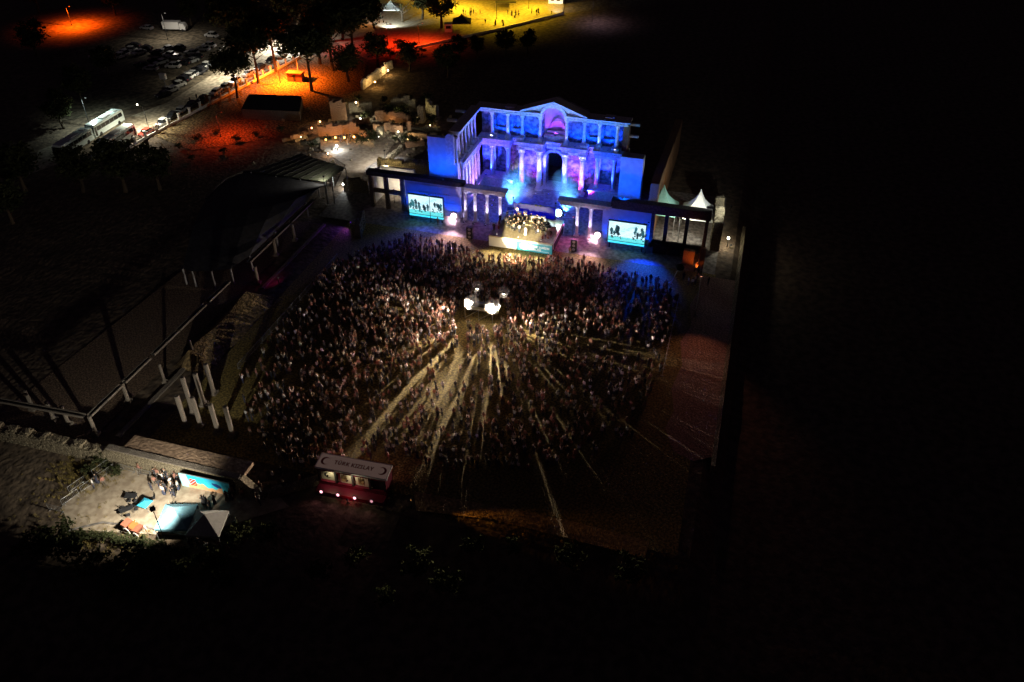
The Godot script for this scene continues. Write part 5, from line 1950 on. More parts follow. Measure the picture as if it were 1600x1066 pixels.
func make_kiosk() -> void:
	var o := thing("food_truck", "red mobile food truck with pale lettered roof and three lit hatches", "truck", Vector3(-40.3, 0.004, -64.6), 0.045)
	var bd := MB.new()
	bd.span(-4.7, 4.7, 0.45, 1.0, -2.3, 0)
	bd.span(-4.7, 4.7, 1.0, 3.1, -2.3, -2.2)
	bd.span(-4.7, -4.6, 1.0, 3.1, -2.2, 0)
	bd.span(4.6, 4.7, 1.0, 3.1, -2.2, 0)
	bd.span(-4.7, 4.7, 3.1, 3.2, -2.3, 0)
	obj("body", bd, M.red_paint, o)
	var fl := MB.new()
	fl.span(-4.5, 4.5, 1.0, 1.04, -2.15, -0.1)
	obj("hatch_floor", fl, M.deck, o)
	for x in [-4.55, -2.2, 0.15, 2.5, 4.55]:
		var ps := MB.new()
		ps.span(x - 0.14, x + 0.14, 1.0, 3.1, -0.2, 0.03)
		obj("hatch_post", ps, M.black_metal, o)
	var wn := ["left", "middle", "right", "dark"]
	var warm := plain("hatch_lining", lin(0.42, 0.40, 0.30), 0.7)
	for k in 4:
		var x := -3.37 + k * 2.35
		var p := MB.new()
		p.span(x - 0.98, x + 0.98, 1.1, 2.95, -0.32, -0.26)
		var w := obj("hatch", p, M.dark_cloth if k == 3 else warm, o)
		var fr := MB.new()
		fr.span(x - 1.0, x + 1.0, 1.02, 1.1, -0.25, 0.1)
		fr.span(x - 1.0, x + 1.0, 2.95, 3.05, -0.25, 0.05)
		obj("frame", fr, M.red_paint, w)
		if k == 0:
			var c := obj("crescent", crescent(0.5, -0.25, -0.22), M.dark_cloth, w)
			c.position = Vector3(x, 2.0, 0)
		elif k < 3:
			var sc := MB.new()
			sc.span(x - 0.5, x + 0.3, 1.35, 2.5, -0.25, -0.22)
			obj("menu_board", sc, M.ochre_earth, w)
	# the lettered roof, leaning towards the viewer; its glow stands in for outside light
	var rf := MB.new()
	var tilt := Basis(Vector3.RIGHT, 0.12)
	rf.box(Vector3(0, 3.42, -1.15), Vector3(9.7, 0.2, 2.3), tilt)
	var m := plain("roof_face_added_glow", lin(0.40, 0.33, 0.28), 0.5)
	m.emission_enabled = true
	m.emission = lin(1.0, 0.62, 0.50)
	m.emission_energy_multiplier = 0.06  # added glow, no lamp inside the roof
	var ro := obj("lettered_roof", rf, m, o)
	var rim := MB.new()
	for s in [[0, 1.17, 9.8, 0.08], [0, -1.17, 9.8, 0.08], [-4.87, 0, 0.08, 2.4], [4.87, 0, 0.08, 2.4]]:
		rim.box(Vector3(0, 3.45, -1.15) + tilt * Vector3(s[0], 0, s[1]), Vector3(s[2], 0.3, s[3]), tilt)
	obj("rim", rim, M.white_paint, ro)
	var face := Transform3D(tilt * Basis(Vector3.RIGHT, -PI / 2), Vector3(0, 3.42, -1.15) + tilt * Vector3(0, 0.105, 0))
	for s in [-1.0, 1.0]:
		var c := obj("crescent", crescent(0.6, 0.0, 0.02), M.red_print, ro)
		c.transform = face * Transform3D(Basis.IDENTITY if s < 0 else Basis(Vector3.BACK, PI), Vector3(s * 3.9, 0.05, 0))
	var tx := Node3D.new()
	tx.name = "sign_text"
	ro.add_child(tx)
	tx.transform = face
	lettering("TÜRK KIZILAY", Vector3(0, 0.1, 0.01), 0.62, M.red_print, tx)
	# the fold-out red platform with its four lamps
	var pf := MB.new()
	pf.span(-4.7, 4.7, 0.0, 0.42, 0.03, 1.35)
	obj("platform", pf, M.red_paint, o)
	for k in 2:
		for x in [-3.2, 3.2]:
			var wh := MB.new()
			wh.cyl(Vector3(x + k * 0.0, 0.42, -2.32 if k else -0.3), Vector3(x, 0.42, -2.0 if k else -0.02), 0.42, 0.42, 14)
			obj("wheel", wh, M.tyre, o)
	for k in 4:
		var x := -3.6 + k * 2.3
		flood("small pinkish lamp on the red truck's platform edge, %s from the left" % ["first", "second", "third", "fourth"][k], Vector3(-40.3 + x, 0.72, -62.98 + x * -0.045), Vector3(-40.3 + x, 2.0, -59.0), Color(1.0, 0.42, 0.5), 0.2, 80, 0.42, 2.5 if k < 3 else 0.7, "lamps along the red truck's platform", "floodlight", 0.44)
	flood("small warm lamp over the truck's hatches, left", Vector3(-43.2, 2.75, -63.9), Vector3(-42.6, 1.6, -64.9), Color(1.0, 0.85, 0.55), 0.55, 84, 0.18, 1.0, "lamps over the truck's hatches", "floodlight", 2.6)
	flood("small warm lamp over the truck's hatches, middle", Vector3(-40.4, 2.75, -63.8), Vector3(-39.6, 1.6, -64.8), Color(1.0, 0.85, 0.55), 0.6, 84, 0.18, 1.0, "lamps over the truck's hatches", "floodlight", 2.6)
	flood("red lamp under the truck's counter", Vector3(-40.0, 0.9, -62.4), Vector3(-40.0, 0.3, -63.4), Color(1.0, 0.02, 0.10), 0.25, 86, 0.2, 0.8, "", "floodlight", 0.0)
	flood("amber lamp behind the truck throwing light along the dirt path", Vector3(-31.87, 1.7, -63.99), Vector3(-14.84, 0, -65.29), Color(1.0, 0.42, 0.06), 34, 13, 0.25, 1.5, "", "floodlight", 0.0, 1.0)


# ---------------------------------------------------------------- vehicles
func make_car(called: String, label: String, paint: Material, tall := 0.0) -> Node3D:
	var o := thing(called, label, "car")
	var b := MB.new()
	b.extrude(PackedVector2Array([Vector2(-2.15, 0.32), Vector2(-2.2, 0.7), Vector2(-2.05, 0.9), Vector2(-1.1, 0.98), Vector2(1.5, 1.0), Vector2(2.1, 0.92), Vector2(2.2, 0.6), Vector2(2.1, 0.3)]), -0.87, 0.87)
	obj("body", b, paint, o)
	var c := MB.new()
	c.extrude(PackedVector2Array([Vector2(-1.1, 0.96), Vector2(-0.45, 1.4 + tall), Vector2(1.1, 1.42 + tall), Vector2(1.75, 0.98)]), -0.76, 0.76)
	obj("windows", c, M.car_glass, o)
	var r := MB.new()
	r.span(-0.5, 1.15, 1.4 + tall, 1.47 + tall, -0.72, 0.72)
	for s in [-0.77, 0.77]:
		r.span(0.25, 0.35, 0.97, 1.42 + tall, s - 0.015, s + 0.015)
	obj("roof", r, paint, o)
	for x in [-1.35, 1.35]:
		for s in [-0.8, 0.8]:
			var w := MB.new()
			w.cyl(Vector3(x, 0.32, s - 0.1), Vector3(x, 0.32, s + 0.1), 0.32, 0.32, 12)
			obj("wheel", w, M.tyre, o)
	for s in [-0.62, 0.62]:
		var h := MB.new()
		h.box(Vector3(-2.15, 0.72, s), Vector3(0.1, 0.16, 0.34))
		obj("headlight", h, M.head_lens, o)
		var t := MB.new()
		t.box(Vector3(2.16, 0.75, s), Vector3(0.1, 0.16, 0.32))
		obj("tail_light", t, M.tail_lens, o)
	return o


func make_bus(label: String) -> Node3D:
	var o := thing("bus", label, "bus", Vector3.ZERO, 0.0, "buses parked on the road")
	var b := MB.new()
	b.extrude(PackedVector2Array([Vector2(-5.6, 0.35), Vector2(-5.75, 1.2), Vector2(-5.5, 2.9), Vector2(-5.2, 3.15), Vector2(5.3, 3.15), Vector2(5.6, 2.9), Vector2(5.65, 0.35)]), -1.25, 1.25)
	obj("body", b, M.bus_paint, o)
	for s in [-1.0, 1.0]:
		for k in 6:
			var w := MB.new()
			w.span(-4.6 + k * 1.62, -4.6 + k * 1.62 + 1.54, 1.6, 2.6, s * 1.22, s * 1.275)
			obj("window", w, M.car_glass, o)
		var d := MB.new()
		d.span(-5.4, -4.75, 0.5, 2.6, s * 1.22, s * 1.27)
		obj("door", d, M.car_glass, o)
	var ws := MB.new()
	ws.box(Vector3(-5.66, 2.05, 0), Vector3(0.12, 1.5, 2.2), Basis(Vector3.BACK, -0.14))
	obj("windscreen", ws, M.car_glass, o)
	var rw := MB.new()
	rw.box(Vector3(5.62, 2.2, 0), Vector3(0.1, 0.9, 1.9))
	obj("rear_window", rw, M.car_glass, o)
	var a := MB.new()
	a.span(-1.2, 1.6, 3.15, 3.38, -0.8, 0.8)
	a.span(3.4, 4.4, 3.15, 3.3, -0.6, 0.6)
	obj("roof_unit", a, M.white_paint, o)
	for x in [-3.6, 3.4]:
		for s in [-1.1, 1.1]:
			var w := MB.new()
			w.cyl(Vector3(x, 0.48, s - 0.17), Vector3(x, 0.48, s + 0.17), 0.48, 0.48, 14)
			obj("wheel", w, M.tyre, o)
	for s in [-0.9, 0.9]:
		var h := MB.new()
		h.box(Vector3(-5.72, 0.85, s), Vector3(0.1, 0.22, 0.4))
		obj("headlight", h, M.head_lens, o)
	return o


func make_town() -> void:
	# buses stand along the road (its direction is close to -z)
	var bus := make_bus("pale teal bus standing alone on the far side of the road")
	bus.position = Vector3(-149.32, 0, -156.74)
	bus.rotation.y = PI / 2 + 0.03
	dup(bus, Vector3(-148.67, 0, -144.72), PI / 2 + 0.05, "pale bus at the left edge, behind the teal one")
	dup(bus, Vector3(-140.52, 0, -149.74), -PI / 2 + 0.05, "white coach half hidden by the dark tree, nearest the fence")
	var silver := plain("silver_paint", lin(0.5, 0.51, 0.53), 0.25, 0.3)
	var dark := plain("dark_paint", lin(0.03, 0.032, 0.04), 0.2)
	var c_red := make_car("parked_car", "red car parked by the fence beside the white coach", plain("car_red", lin(0.5, 0.05, 0.03), 0.25), 0.1)
	c_red.position = Vector3(-137.76, 0, -156.43)
	c_red.rotation.y = PI / 2 - 0.1
	var c_white := make_car("parked_car", "white car parked by the fence behind the red car", M.white_paint, 0.25)
	c_white.position = Vector3(-137.47, 0, -162.68)
	c_white.rotation.y = PI / 2
	var c_dark := make_car("parked_car", "dark car parked by the fence near the first dark tree", dark)
	c_dark.position = Vector3(-137.13, 0, -179.8)
	c_dark.rotation.y = PI / 2
	var c_silver := make_car("parked_car", "silver car parked by the fence at the dark tree's trunk", silver)
	c_silver.position = Vector3(-136.73, 0, -185.26)
	c_silver.rotation.y = PI / 2
	var gl := "cars parked in the dim car park"
	var lot := [[188, 91, 1], [194, 86, 1], [204, 81, 1], [150, 92, 2], [243, 97, 0], [250, 100, 2], [266, 89, 1], [274, 92, 2], [271, 106, 1], [287, 101, 0], [300, 98, 2], [306, 91, 0], [327, 74, 1], [318, 78, 2], [331, 58, 1], [322, 106, 1], [312, 110, 0], [300, 118, 2], [288, 126, 0], [228, 78, 0], [218, 84, 2], [210, 74, 0], [230, 46, 2], [300, 84, 2], [280, 76, 0], [262, 78, 2], [246, 84, 0], [236, 110, 2], [222, 104, 0]]
	var spots := [Vector3(-180.55, 0, -203.19), Vector3(-181.33, 0, -206.02), Vector3(-181.39, 0, -209.12), Vector3(-187.12, 0, -200.68), Vector3(-168.36, 0, -203.14), Vector3(-165.7, 0, -202.14), Vector3(-166.96, 0, -208.35), Vector3(-164.27, 0, -207.31), Vector3(-160.3, 0, -200.24), Vector3(-159.07, 0, -203.48), Vector3(-157.72, 0, -205.64), Vector3(-158.76, 0, -209.52), Vector3(-160.84, 0, -219.56), Vector3(-160.8, 0, -216.37), Vector3(-165.82, 0, -228.79), Vector3(-151.22, 0, -202.88), Vector3(-151.44, 0, -199.97), Vector3(-151.4, 0, -196.1), Vector3(-151.06, 0, -191.88), Vector3(-178.04, 0, -211.99), Vector3(-177.27, 0, -207.82), Vector3(-183.17, 0, -213.07), Vector3(-190.61, 0, -230.07), Vector3(-162.08, 0, -212.23), Vector3(-168.64, 0, -215.36), Vector3(-171.29, 0, -213.32), Vector3(-172.08, 0, -209.32), Vector3(-165.18, 0, -196.54), Vector3(-169.71, 0, -198.65)]
	for k in spots.size():
		var src: Node3D = [c_dark, c_white, c_silver][lot[k][2]]
		var side := "left" if spots[k].x < -190 else ("far" if spots[k].z < -215 else "near")
		dup(src, spots[k], rng.randf_range(-0.25, 0.25) + (0.0 if k % 5 else 1.3), "%s car standing in the %s rows of the car park" % [["dark", "white", "silver"][lot[k][2]], side], gl)
	dup(c_dark, Vector3(-149.16, 0, -179.69), 1.2, "dark car at the car park's edge by the sign post")
	dup(c_white, Vector3(-149.64, 0, -187.06), 1.2, "white car at the car park's edge, beyond the sign post")
	dup(c_silver, Vector3(-149.17, 0, -183.14), 1.3, "silver car at the car park's edge, between two others")
	dup(c_dark, Vector3(-136.52, 0, -189.34), PI / 2, "dark car by the fence past the dark tree", "")
	dup(c_white, Vector3(-135.27, 0, -218.17), PI / 2, "white car in the glare at the top of the road")
	dup(c_dark, Vector3(-135.6, 0, -212.65), PI / 2, "dark car in the glare by the fence under the trees")
	for q in [[Vector3(-137.71, 0, -175.41), 0, "dark car by the fence, nearest before the first dark tree"], [Vector3(-138.11, 0, -171.19), 2, "silver car by the fence, third before the first dark tree"], [Vector3(-138.13, 0, -167.64), 0, "dark car by the fence, behind the white one"], [Vector3(-136.24, 0, -194.07), 1, "white car by the fence under the pines, left"], [Vector3(-136.08, 0, -200.55), 2, "silver car by the fence under the pines, middle"], [Vector3(-135.7, 0, -206.24), 0, "dark car by the fence under the pines, right"], [Vector3(-150.29, 0, -193.17), 1, "white car at the car park's road edge, farther along"], [Vector3(-149.82, 0, -198.77), 0, "dark car at the car park's road edge, second farther along"], [Vector3(-149.7, 0, -204.47), 2, "silver car at the car park's road edge, third farther along"]]:
		dup([c_dark, c_white, c_silver][q[1]], q[0], PI / 2 + rng.randf_range(-0.1, 0.1), q[2], "cars along the road")
	# sign box on a post
	var sg := thing("sign_box", "pale lit box on a post at the edge of the car park", "sign", Vector3(-152.72, 0, -185.65))
	var sp := MB.new()
	sp.cyl(Vector3.ZERO, Vector3(0, 2.4, 0), 0.12, 0.12, 6)
	sp.span(-0.5, 0.5, 0, 0.4, -0.5, 0.5)
	obj("post", sp, M.steel, sg)
	var sb := MB.new()
	sb.span(-0.9, 0.9, 2.4, 3.9, -0.4, 0.4)
	obj("box", sb, M.white_paint, sg)
	# white van with its side open at the back of the lot, as a small lorry
	var lr := thing("white_lorry", "white lorry at the far back of the car park", "lorry", Vector3(-180.97, 0, -231.43), 0.2)
	var lb := MB.new()
	lb.span(-3.5, 2.0, 0.8, 3.0, -1.2, 1.2)
	obj("cargo_box", lb, M.white_paint, lr)
	var lc := MB.new()
	lc.extrude(PackedVector2Array([Vector2(2.1, 0.6), Vector2(4.0, 0.6), Vector2(4.0, 1.5), Vector2(3.5, 2.5), Vector2(2.1, 2.5)]), -1.1, 1.1)
	obj("cab", lc, M.white_paint, lr)
	for x in [-2.4, 3.0]:
		for s in [-1.0, 1.0]:
			var w := MB.new()
			w.cyl(Vector3(x, 0.45, s - 0.15), Vector3(x, 0.45, s + 0.15), 0.45, 0.45, 12)
			obj("wheel", w, M.tyre, lr)
	# the fence along the road
	var fo := thing("road_fence", "low fence with pale pillars running along the road's near side", "fence")
	var line := [Vector3(-136.74, 0, -147.06), Vector3(-136.49, 0, -154.42), Vector3(-133.5, 0, -182.29), Vector3(-129.19, 0, -218.72)]
	for s in 3:
		var a: Vector3 = line[s]
		var d: Vector3 = line[s + 1] - a
		var k := maxi(1, int(d.length() / 3.6))
		var bs := Basis(Vector3.UP, atan2(-d.z, d.x))
		for i in k:
			var p := a + d * float(i) / k
			var pb := MB.new()
			pb.box(p + Vector3(0, 0.95, 0), Vector3(0.45, 1.9, 0.45), bs)
			pb.box(p + Vector3(0, 1.95, 0), Vector3(0.6, 0.12, 0.6), bs)
			obj("pillar", pb, M.pale_post, fo)
		var wb := MB.new()
		wb.box(a + d / 2 + Vector3(0, 0.3, 0), Vector3(d.length(), 0.6, 0.25), bs)
		obj("base_wall", wb, M.pale_post, fo)
		var rb := MB.new()
		for y in [0.95, 1.5]:
			rb.box(a + d / 2 + Vector3(0, y, 0), Vector3(d.length(), 0.06, 0.06), bs)
		obj("rail", rb, M.black_metal, fo)
	# lamps of the road and the yards
	var cool := Color(1.0, 0.93, 0.72)
	street_lamp("white street lamp over the road behind the tall pines", Vector3(-137.19, 0, -226.43), 8.0, PI, Color(1.0, 0.95, 0.82), 260, 1.5)
	street_lamp("white street lamp over the road between the car park and the pines", Vector3(-142.35, 0, -198.73), 8.0, 0.2, cool, 100, 1.0)
	street_lamp("low white lamp by the red car and the white coach", Vector3(-138.22, 0, -158.32), 6.5, PI, cool, 80, 6.0)
	street_lamp("white street lamp beyond the teal bus", Vector3(-155.02, 0, -157.58), 7.0, 0.0, Color(0.8, 1.0, 0.9), 40, 0.6)
	street_lamp("dim lamp in the middle of the car park", Vector3(-177.73, 0, -222.6), 8.0, 0.0, Color(1.0, 0.9, 0.75), 26, 0.5)
	var sod := Color(1.0, 0.16, 0.008)
	street_lamp("orange street lamp standing in the yard beside the small cabin", Vector3(-123.76, 0, -206.89), 7.6, PI, Color(1.0, 0.55, 0.16), 10, 9.0)
	street_lamp("deep orange lamp lighting the bare yard from under the pines", Vector3(-124.3, 0, -197.54), 6.5, 0.6, sod, 760, 0.5)
	street_lamp("dim red lamp in the rough ground below the shed", Vector3(-119.83, 0, -160.44), 6.0, 0.4, Color(1.0, 0.07, 0.01), 34, 0.4)
	street_lamp("red-orange lamp over the bushes beyond the yard", Vector3(-109.04, 0, -237.21), 6.0, 0.2, Color(1.0, 0.03, 0.003), 60, 0.5)
	street_lamp("red-orange lamp at the edge of the yellow square", Vector3(-100.16, 0, -241.11), 6.0, 0.2, Color(1.0, 0.06, 0.006), 55, 0.5)
	street_lamp("red lamp under the trees left of the red bushes", Vector3(-123.22, 0, -227.92), 5.0, 0.2, Color(1.0, 0.02, 0.004), 26, 0.4)
	street_lamp("orange lamp at the top left over a patch of bare ground", Vector3(-217.15, 0, -226.76), 6.0, 0.0, Color(1.0, 0.10, 0.002), 320, 3.0)
	street_lamp("small orange lamp glowing at the upper edge among the trees", Vector3(-125.9, 0, -256.27), 6.0, 0.0, Color(1.0, 0.4, 0.1), 12, 7.0)
	var yel := Color(1.0, 0.62, 0.02)
	street_lamp("yellow lamp over the crowded square, left", Vector3(-102, 0, -280.65), 9.0, 0.0, yel, 200, 1.0, "yellow lamps over the square")
	street_lamp("yellow lamp over the crowded square, middle", Vector3(-84.66, 0, -272.84), 9.0, 0.3, yel, 170, 1.0, "yellow lamps over the square")
	street_lamp("yellow lamp over the crowded square, right", Vector3(-77.55, 0, -287.75), 9.0, 0.6, yel, 160, 1.0, "yellow lamps over the square")
	street_lamp("yellow lamp over the crowded square, upper left", Vector3(-118.05, 0, -295.21), 9.0, 0.6, yel, 130, 1.0, "yellow lamps over the square")
	street_lamp("dim lilac lamp over the empty field at the top", Vector3(-53.2, 0, -278.91), 7.0, 0.0, Color(0.8, 0.55, 0.8), 9, 0.3)
	# the cabin, the shed, canopies and the white building
	var cb := thing("guard_cabin", "small dark cabin with a lit roof in the orange yard", "cabin", Vector3(-121.02, 0, -200.61), 0.1)
	var c1 := MB.new()
	c1.span(-2.1, 2.1, 0, 2.3, -1.1, 1.1)
	obj("wall", c1, M.rust, cb)
	var c2 := MB.new()
	c2.span(-2.3, 2.3, 2.3, 2.5, -1.3, 1.3)
	obj("roof", c2, M.rust, cb)
	var c3 := MB.new()
	c3.span(-0.4, 0.4, 0.05, 2.0, 1.1, 1.13)
	obj("door", c3, M.dark_cloth, cb)
	var sh := thing("dark_shed", "long low dark shed with a flat roof below the orange yard", "shed")
	var s1 := MB.new()
	var q := [Vector3(-120.57, 0, -171.87), Vector3(-123.92, 0, -181.28), Vector3(-110.08, 0, -183.9), Vector3(-105.82, 0, -174.43)]
	for k in 4:
		var a: Vector3 = q[k]
		var e: Vector3 = q[(k + 1) % 4]
		s1.quad(a, e, e + Vector3(0, 2.6, 0), a + Vector3(0, 2.6, 0))
	obj("wall", s1, M.dark_beam, sh)
	var s2 := MB.new()
	var up := Vector3(0, 2.6, 0)
	s2.quad(q[0] + up, q[3] + up, q[2] + up, q[1] + up)
	s2.quad(q[0] + up * 1.06, q[3] + up * 1.06, q[2] + up * 1.06, q[1] + up * 1.06)
	obj("roof", s2, M.roof_membrane, sh)
	var rb := thing("white_building", "white-lit corner of a building at the top edge of the picture", "building", Vector3(-70.09, 0, -296.69), 0.2)
	var r1 := MB.new()
	r1.span(-2.5, 2.5, 0, 7.0, -8.0, 0)
	obj("wall", r1, M.canvas_white, rb)
	for k in 2:
		var w := MB.new()
		w.span(-1.7 + k * 2.0, -0.5 + k * 2.0, 1.0, 2.6, 0.0, 0.05)
		obj("window", w, M.car_glass, rb)
	flood("white lamp lighting the building at the top edge", Vector3(-68.2, 1, -283.33), Vector3(-67.65, 3, -286.34), Color(0.9, 1.0, 0.98), 60, 60, 0.3, 2.0)
	for c in [[Vector3(-85.73, 0, -287.04), 7.0, "dark peaked canopy in the middle of the yellow square", M.dark_beam], [Vector3(-92.09, 0, -258.69), 6.0, "dark peaked canopy at the yellow square's lower left", M.dark_beam], [Vector3(-120.4, 0, -267.17), 7.5, "white-lit pointed tent among bare branches at the top", M.canvas_white], [Vector3(-117.78, 0, -297.14), 5.0, "pale pointed tent behind the people on the yellow square", M.canvas_white]]:
		pagoda(c[0], c[1], 2.8, 5.0, c[3], c[2], 0.3)
	flood("white lamp lighting the tent among the branches", Vector3(-115.57, 2, -251.95), Vector3(-116.46, 3, -258.52), Color(0.85, 1.0, 0.95), 90, 70, 0.3, 4.0)
	var bo := thing("ticket_booth", "small white booth at the lower left corner of the yellow square", "booth", Vector3(-95.6, 0, -255.52), 0.3)
	var b1 := MB.new()
	b1.span(-1.2, 1.2, 0, 2.4, -1.0, 1.0)
	obj("wall", b1, M.white_paint, bo)
	var b2 := MB.new()
	b2.span(-1.4, 1.4, 2.4, 2.6, -1.2, 1.2)
	obj("roof", b2, M.pale_post, bo)
	var b3 := MB.new()
	b3.span(-0.8, 0.8, 1.1, 2.0, 1.0, 1.03)
	obj("window", b3, M.car_glass, bo)
	# the square's edge wall
	var ew := MB.new()
	var el := [Vector3(-100.69, 0, -234.46), Vector3(-80.28, 0, -261.4), Vector3(-64.52, 0, -285)]
	for k in 2:
		var d: Vector3 = el[k + 1] - el[k]
		ew.box((el[k] + el[k + 1]) / 2.0 + Vector3(0, 0.35, 0), Vector3(d.length() + 0.2, 0.75, 0.5), Basis(Vector3.UP, atan2(-d.z, d.x)))
	obj("square_wall", ew, M.pale_post)
	tag(get_node("square_wall"), "low wall along the near edge of the yellow-lit square", "wall")
	var pr := RandomNumberGenerator.new()
	pr.seed = 5
	for s in [[Vector2(-95.08, -276.13), 3.5, 3.0, 12, "person in the group on the yellow square, left of the dark canopy"], [Vector2(-80.74, -277.9), 3.0, 2.5, 9, "person in the group on the yellow square, below the dark canopy"], [Vector2(-83.14, -267.19), 4.0, 1.0, 5, "person near the low wall of the yellow square"], [Vector2(-105.67, -282.94), 4.0, 5.0, 8, "person at the back left of the yellow square"], [Vector2(-73.34, -284.05), 3.0, 2.0, 4, "person on the right of the yellow square"], [Vector2(-137.58, -178.72), 2.0, 2.0, 4, "person on the road beside the car park"], [Vector2(-138.07, -158.37), 2.0, 2.0, 3, "person by the red car on the road"], [Vector2(-88.85, -166.3), 2.0, 1.5, 4, "person on the pale lane among the ruins"]]:
		for k in s[3]:
			var c: Vector2 = s[0]
			person(Vector3(c.x + pr.randf_range(-1, 1) * s[1], 0.006, c.y + pr.randf_range(-1, 1) * s[2]), pr.randf() * TAU, [0, 4, 3, 7][pr.randi() % 4], [0, 2, 1, 0][pr.randi() % 4], s[4], s[4].replace("person", "people"))


# ---------------------------------------------------------------- the lit ruins between street and court
func ruin(label: String, a: Vector3, e: Vector3, high: float, thick: float, ragged: float, m: Material) -> void:
	var b := MB.new()
	rubble_wall(b, a, e, high, thick, ragged)
	tag(obj("ruin_wall", b, m), label, "wall", "ruined stone walls")


func make_ruins() -> void:
	ruin("ruined wall lit yellow-green, farthest back among the ruins", Vector3(-86.93, 0, -187.87), Vector3(-80.42, 0, -188.4), 4.4, 1.0, 0.5, M.ruin_stone)
	ruin("ruined wall with a gap to its left, right end of the back ruins", Vector3(-77.27, 0, -188.42), Vector3(-73.71, 0, -186.36), 4.0, 1.0, 0.6, M.ruin_stone)
	ruin("ruined wall beside a white glare, left of the yellow-green one", Vector3(-96.47, 0, -182.84), Vector3(-91.33, 0, -185.68), 3.0, 1.0, 0.6, M.ruin_stone)
	ruin("dark ruin wall in front of the yellow-green one, rear of two", Vector3(-87.97, 0, -180.48), Vector3(-79.32, 0, -181.27), 2.8, 1.0, 0.4, M.brick_ruin)
	ruin("dark ruin wall in front of the yellow-green one, front of two", Vector3(-85.95, 0, -174.33), Vector3(-78.72, 0, -175.61), 2.4, 0.9, 0.7, M.brick_ruin)
	ruin("short dark ruin wall joining two others at right angles", Vector3(-77.22, 0, -176.05), Vector3(-78.86, 0, -180.98), 2.6, 0.9, 0.5, M.brick_ruin)
	ruin("square ruin pillar, white-lit, right among the ruins", Vector3(-77.31, 0, -182.71), Vector3(-75.78, 0, -182.73), 4.2, 1.6, 0.1, M.ruin_stone)
	ruin("broad ruin pier, dark against the orange yard", Vector3(-99.17, 0, -178.09), Vector3(-95.81, 0, -179.94), 5.4, 3.0, 0.3, M.brick_ruin)
	ruin("low dark ruin wall beside the broad pier", Vector3(-93.05, 0, -175.59), Vector3(-88.84, 0, -178.51), 1.6, 0.9, 0.7, M.brick_ruin)
	ruin("brick ruin wall with four warm uplights along its foot", Vector3(-97.48, 0, -167.73), Vector3(-88.77, 0, -172.28), 3.0, 1.2, 0.5, M.brick_ruin)
	ruin("low lit ledge of stones right of the warm uplights", Vector3(-77.54, 0, -172.73), Vector3(-69.56, 0, -174.26), 1.5, 1.0, 0.7, M.ruin_stone)
	ruin("low lit ledge of stones, second behind the first", Vector3(-77.05, 0, -177.32), Vector3(-69.7, 0, -178.23), 1.3, 0.9, 0.8, M.ruin_stone)
	ruin("short ruin stub lit white, middle of the ruins", Vector3(-83.48, 0, -171), Vector3(-81.84, 0, -171.08), 3.0, 1.0, 0.5, M.ruin_stone)
	ruin("broken reddish wall stub right of the warm uplights", Vector3(-87.36, 0, -170.68), Vector3(-84.94, 0, -169.79), 2.4, 1.0, 0.6, M.brick_ruin)
	ruin("low ruin wall left of the pale lane", Vector3(-99.14, 0, -161.77), Vector3(-95.45, 0, -164.38), 1.2, 0.9, 0.8, M.ruin_stone)
	ruin("low dim ruin wall left of the warm uplights", Vector3(-104.24, 0, -161.83), Vector3(-99.99, 0, -168.62), 1.0, 0.8, 0.8, M.brick_ruin)
	ruin("low ruin wall along the right of the pale lane", Vector3(-76.01, 0, -155.39), Vector3(-75.01, 0, -165.75), 1.4, 1.0, 0.7, M.ruin_stone)
	ruin("upper end of the low wall right of the pale lane", Vector3(-74.69, 0, -167.34), Vector3(-71.16, 0, -169.89), 1.3, 1.0, 0.8, M.brick_ruin)
	ruin("tall rough wall left of the smooth blue wall", Vector3(-72.5, 0, -147.5), Vector3(-61.0, 0, -147.5), 6.6, 1.2, 0.16, M.ruin_stone)
	ruin("ruin wall at the foot of the pale lane, above the curved roof", Vector3(-78.81, 0, -143.39), Vector3(-73.83, 0, -143.59), 3.0, 1.2, 0.3, M.ruin_stone)
	ruin("dim ruin pier beside the left openings of the screen wall", Vector3(-67.41, 0, -125.11), Vector3(-68.79, 0, -130.53), 3.6, 1.0, 0.3, M.column_stone)
	var warm := Color(1.0, 0.46, 0.12)
	var uw := ["first", "second", "third", "fourth"]
	var us := [Vector3(-94.1, 0.6, -164.88), Vector3(-92.4, 0.6, -166.55), Vector3(-90.34, 0.6, -167.15), Vector3(-88.3, 0.6, -168.14)]
	for k in 4:
		globe_lamp("warm globe lamp at the foot of the brick ruin, %s from the left" % uw[k], us[k], warm, 2.6, 0.24, 9.0, "warm lamps at the brick ruin")
	var wh := Color(1.0, 0.95, 0.74)
	globe_lamp("white globe glaring beside the ruins, left of the yellow-green wall", Vector3(-91.15, 0.9, -178.09), wh, 9, 0.24, 14.0, "white globes among the ruins")
	globe_lamp("white globe at the head of the pale lane", Vector3(-89.29, 1.2, -161.01), Color(0.82, 0.92, 1.0), 7, 0.24, 12.0, "white globes among the ruins")
	globe_lamp("small warm globe left of the brick ruin", Vector3(-100.3, 0.8, -169.8), Color(1.0, 0.4, 0.16), 1.6, 0.2, 8.0, "small lights among the ruins")
	globe_lamp("small warm globe behind the brick ruin", Vector3(-100.19, 0.8, -174.01), Color(1.0, 0.5, 0.2), 1.2, 0.2, 8.0, "small lights among the ruins")
	globe_lamp("small white globe by the dark ruin walls", Vector3(-84.21, 0.8, -173.65), wh, 2.2, 0.2, 10.0, "small lights among the ruins")
	globe_lamp("small white globe at the right end of the ruins", Vector3(-79.12, 0.8, -173.51), wh, 1.6, 0.2, 8.0, "small lights among the ruins")
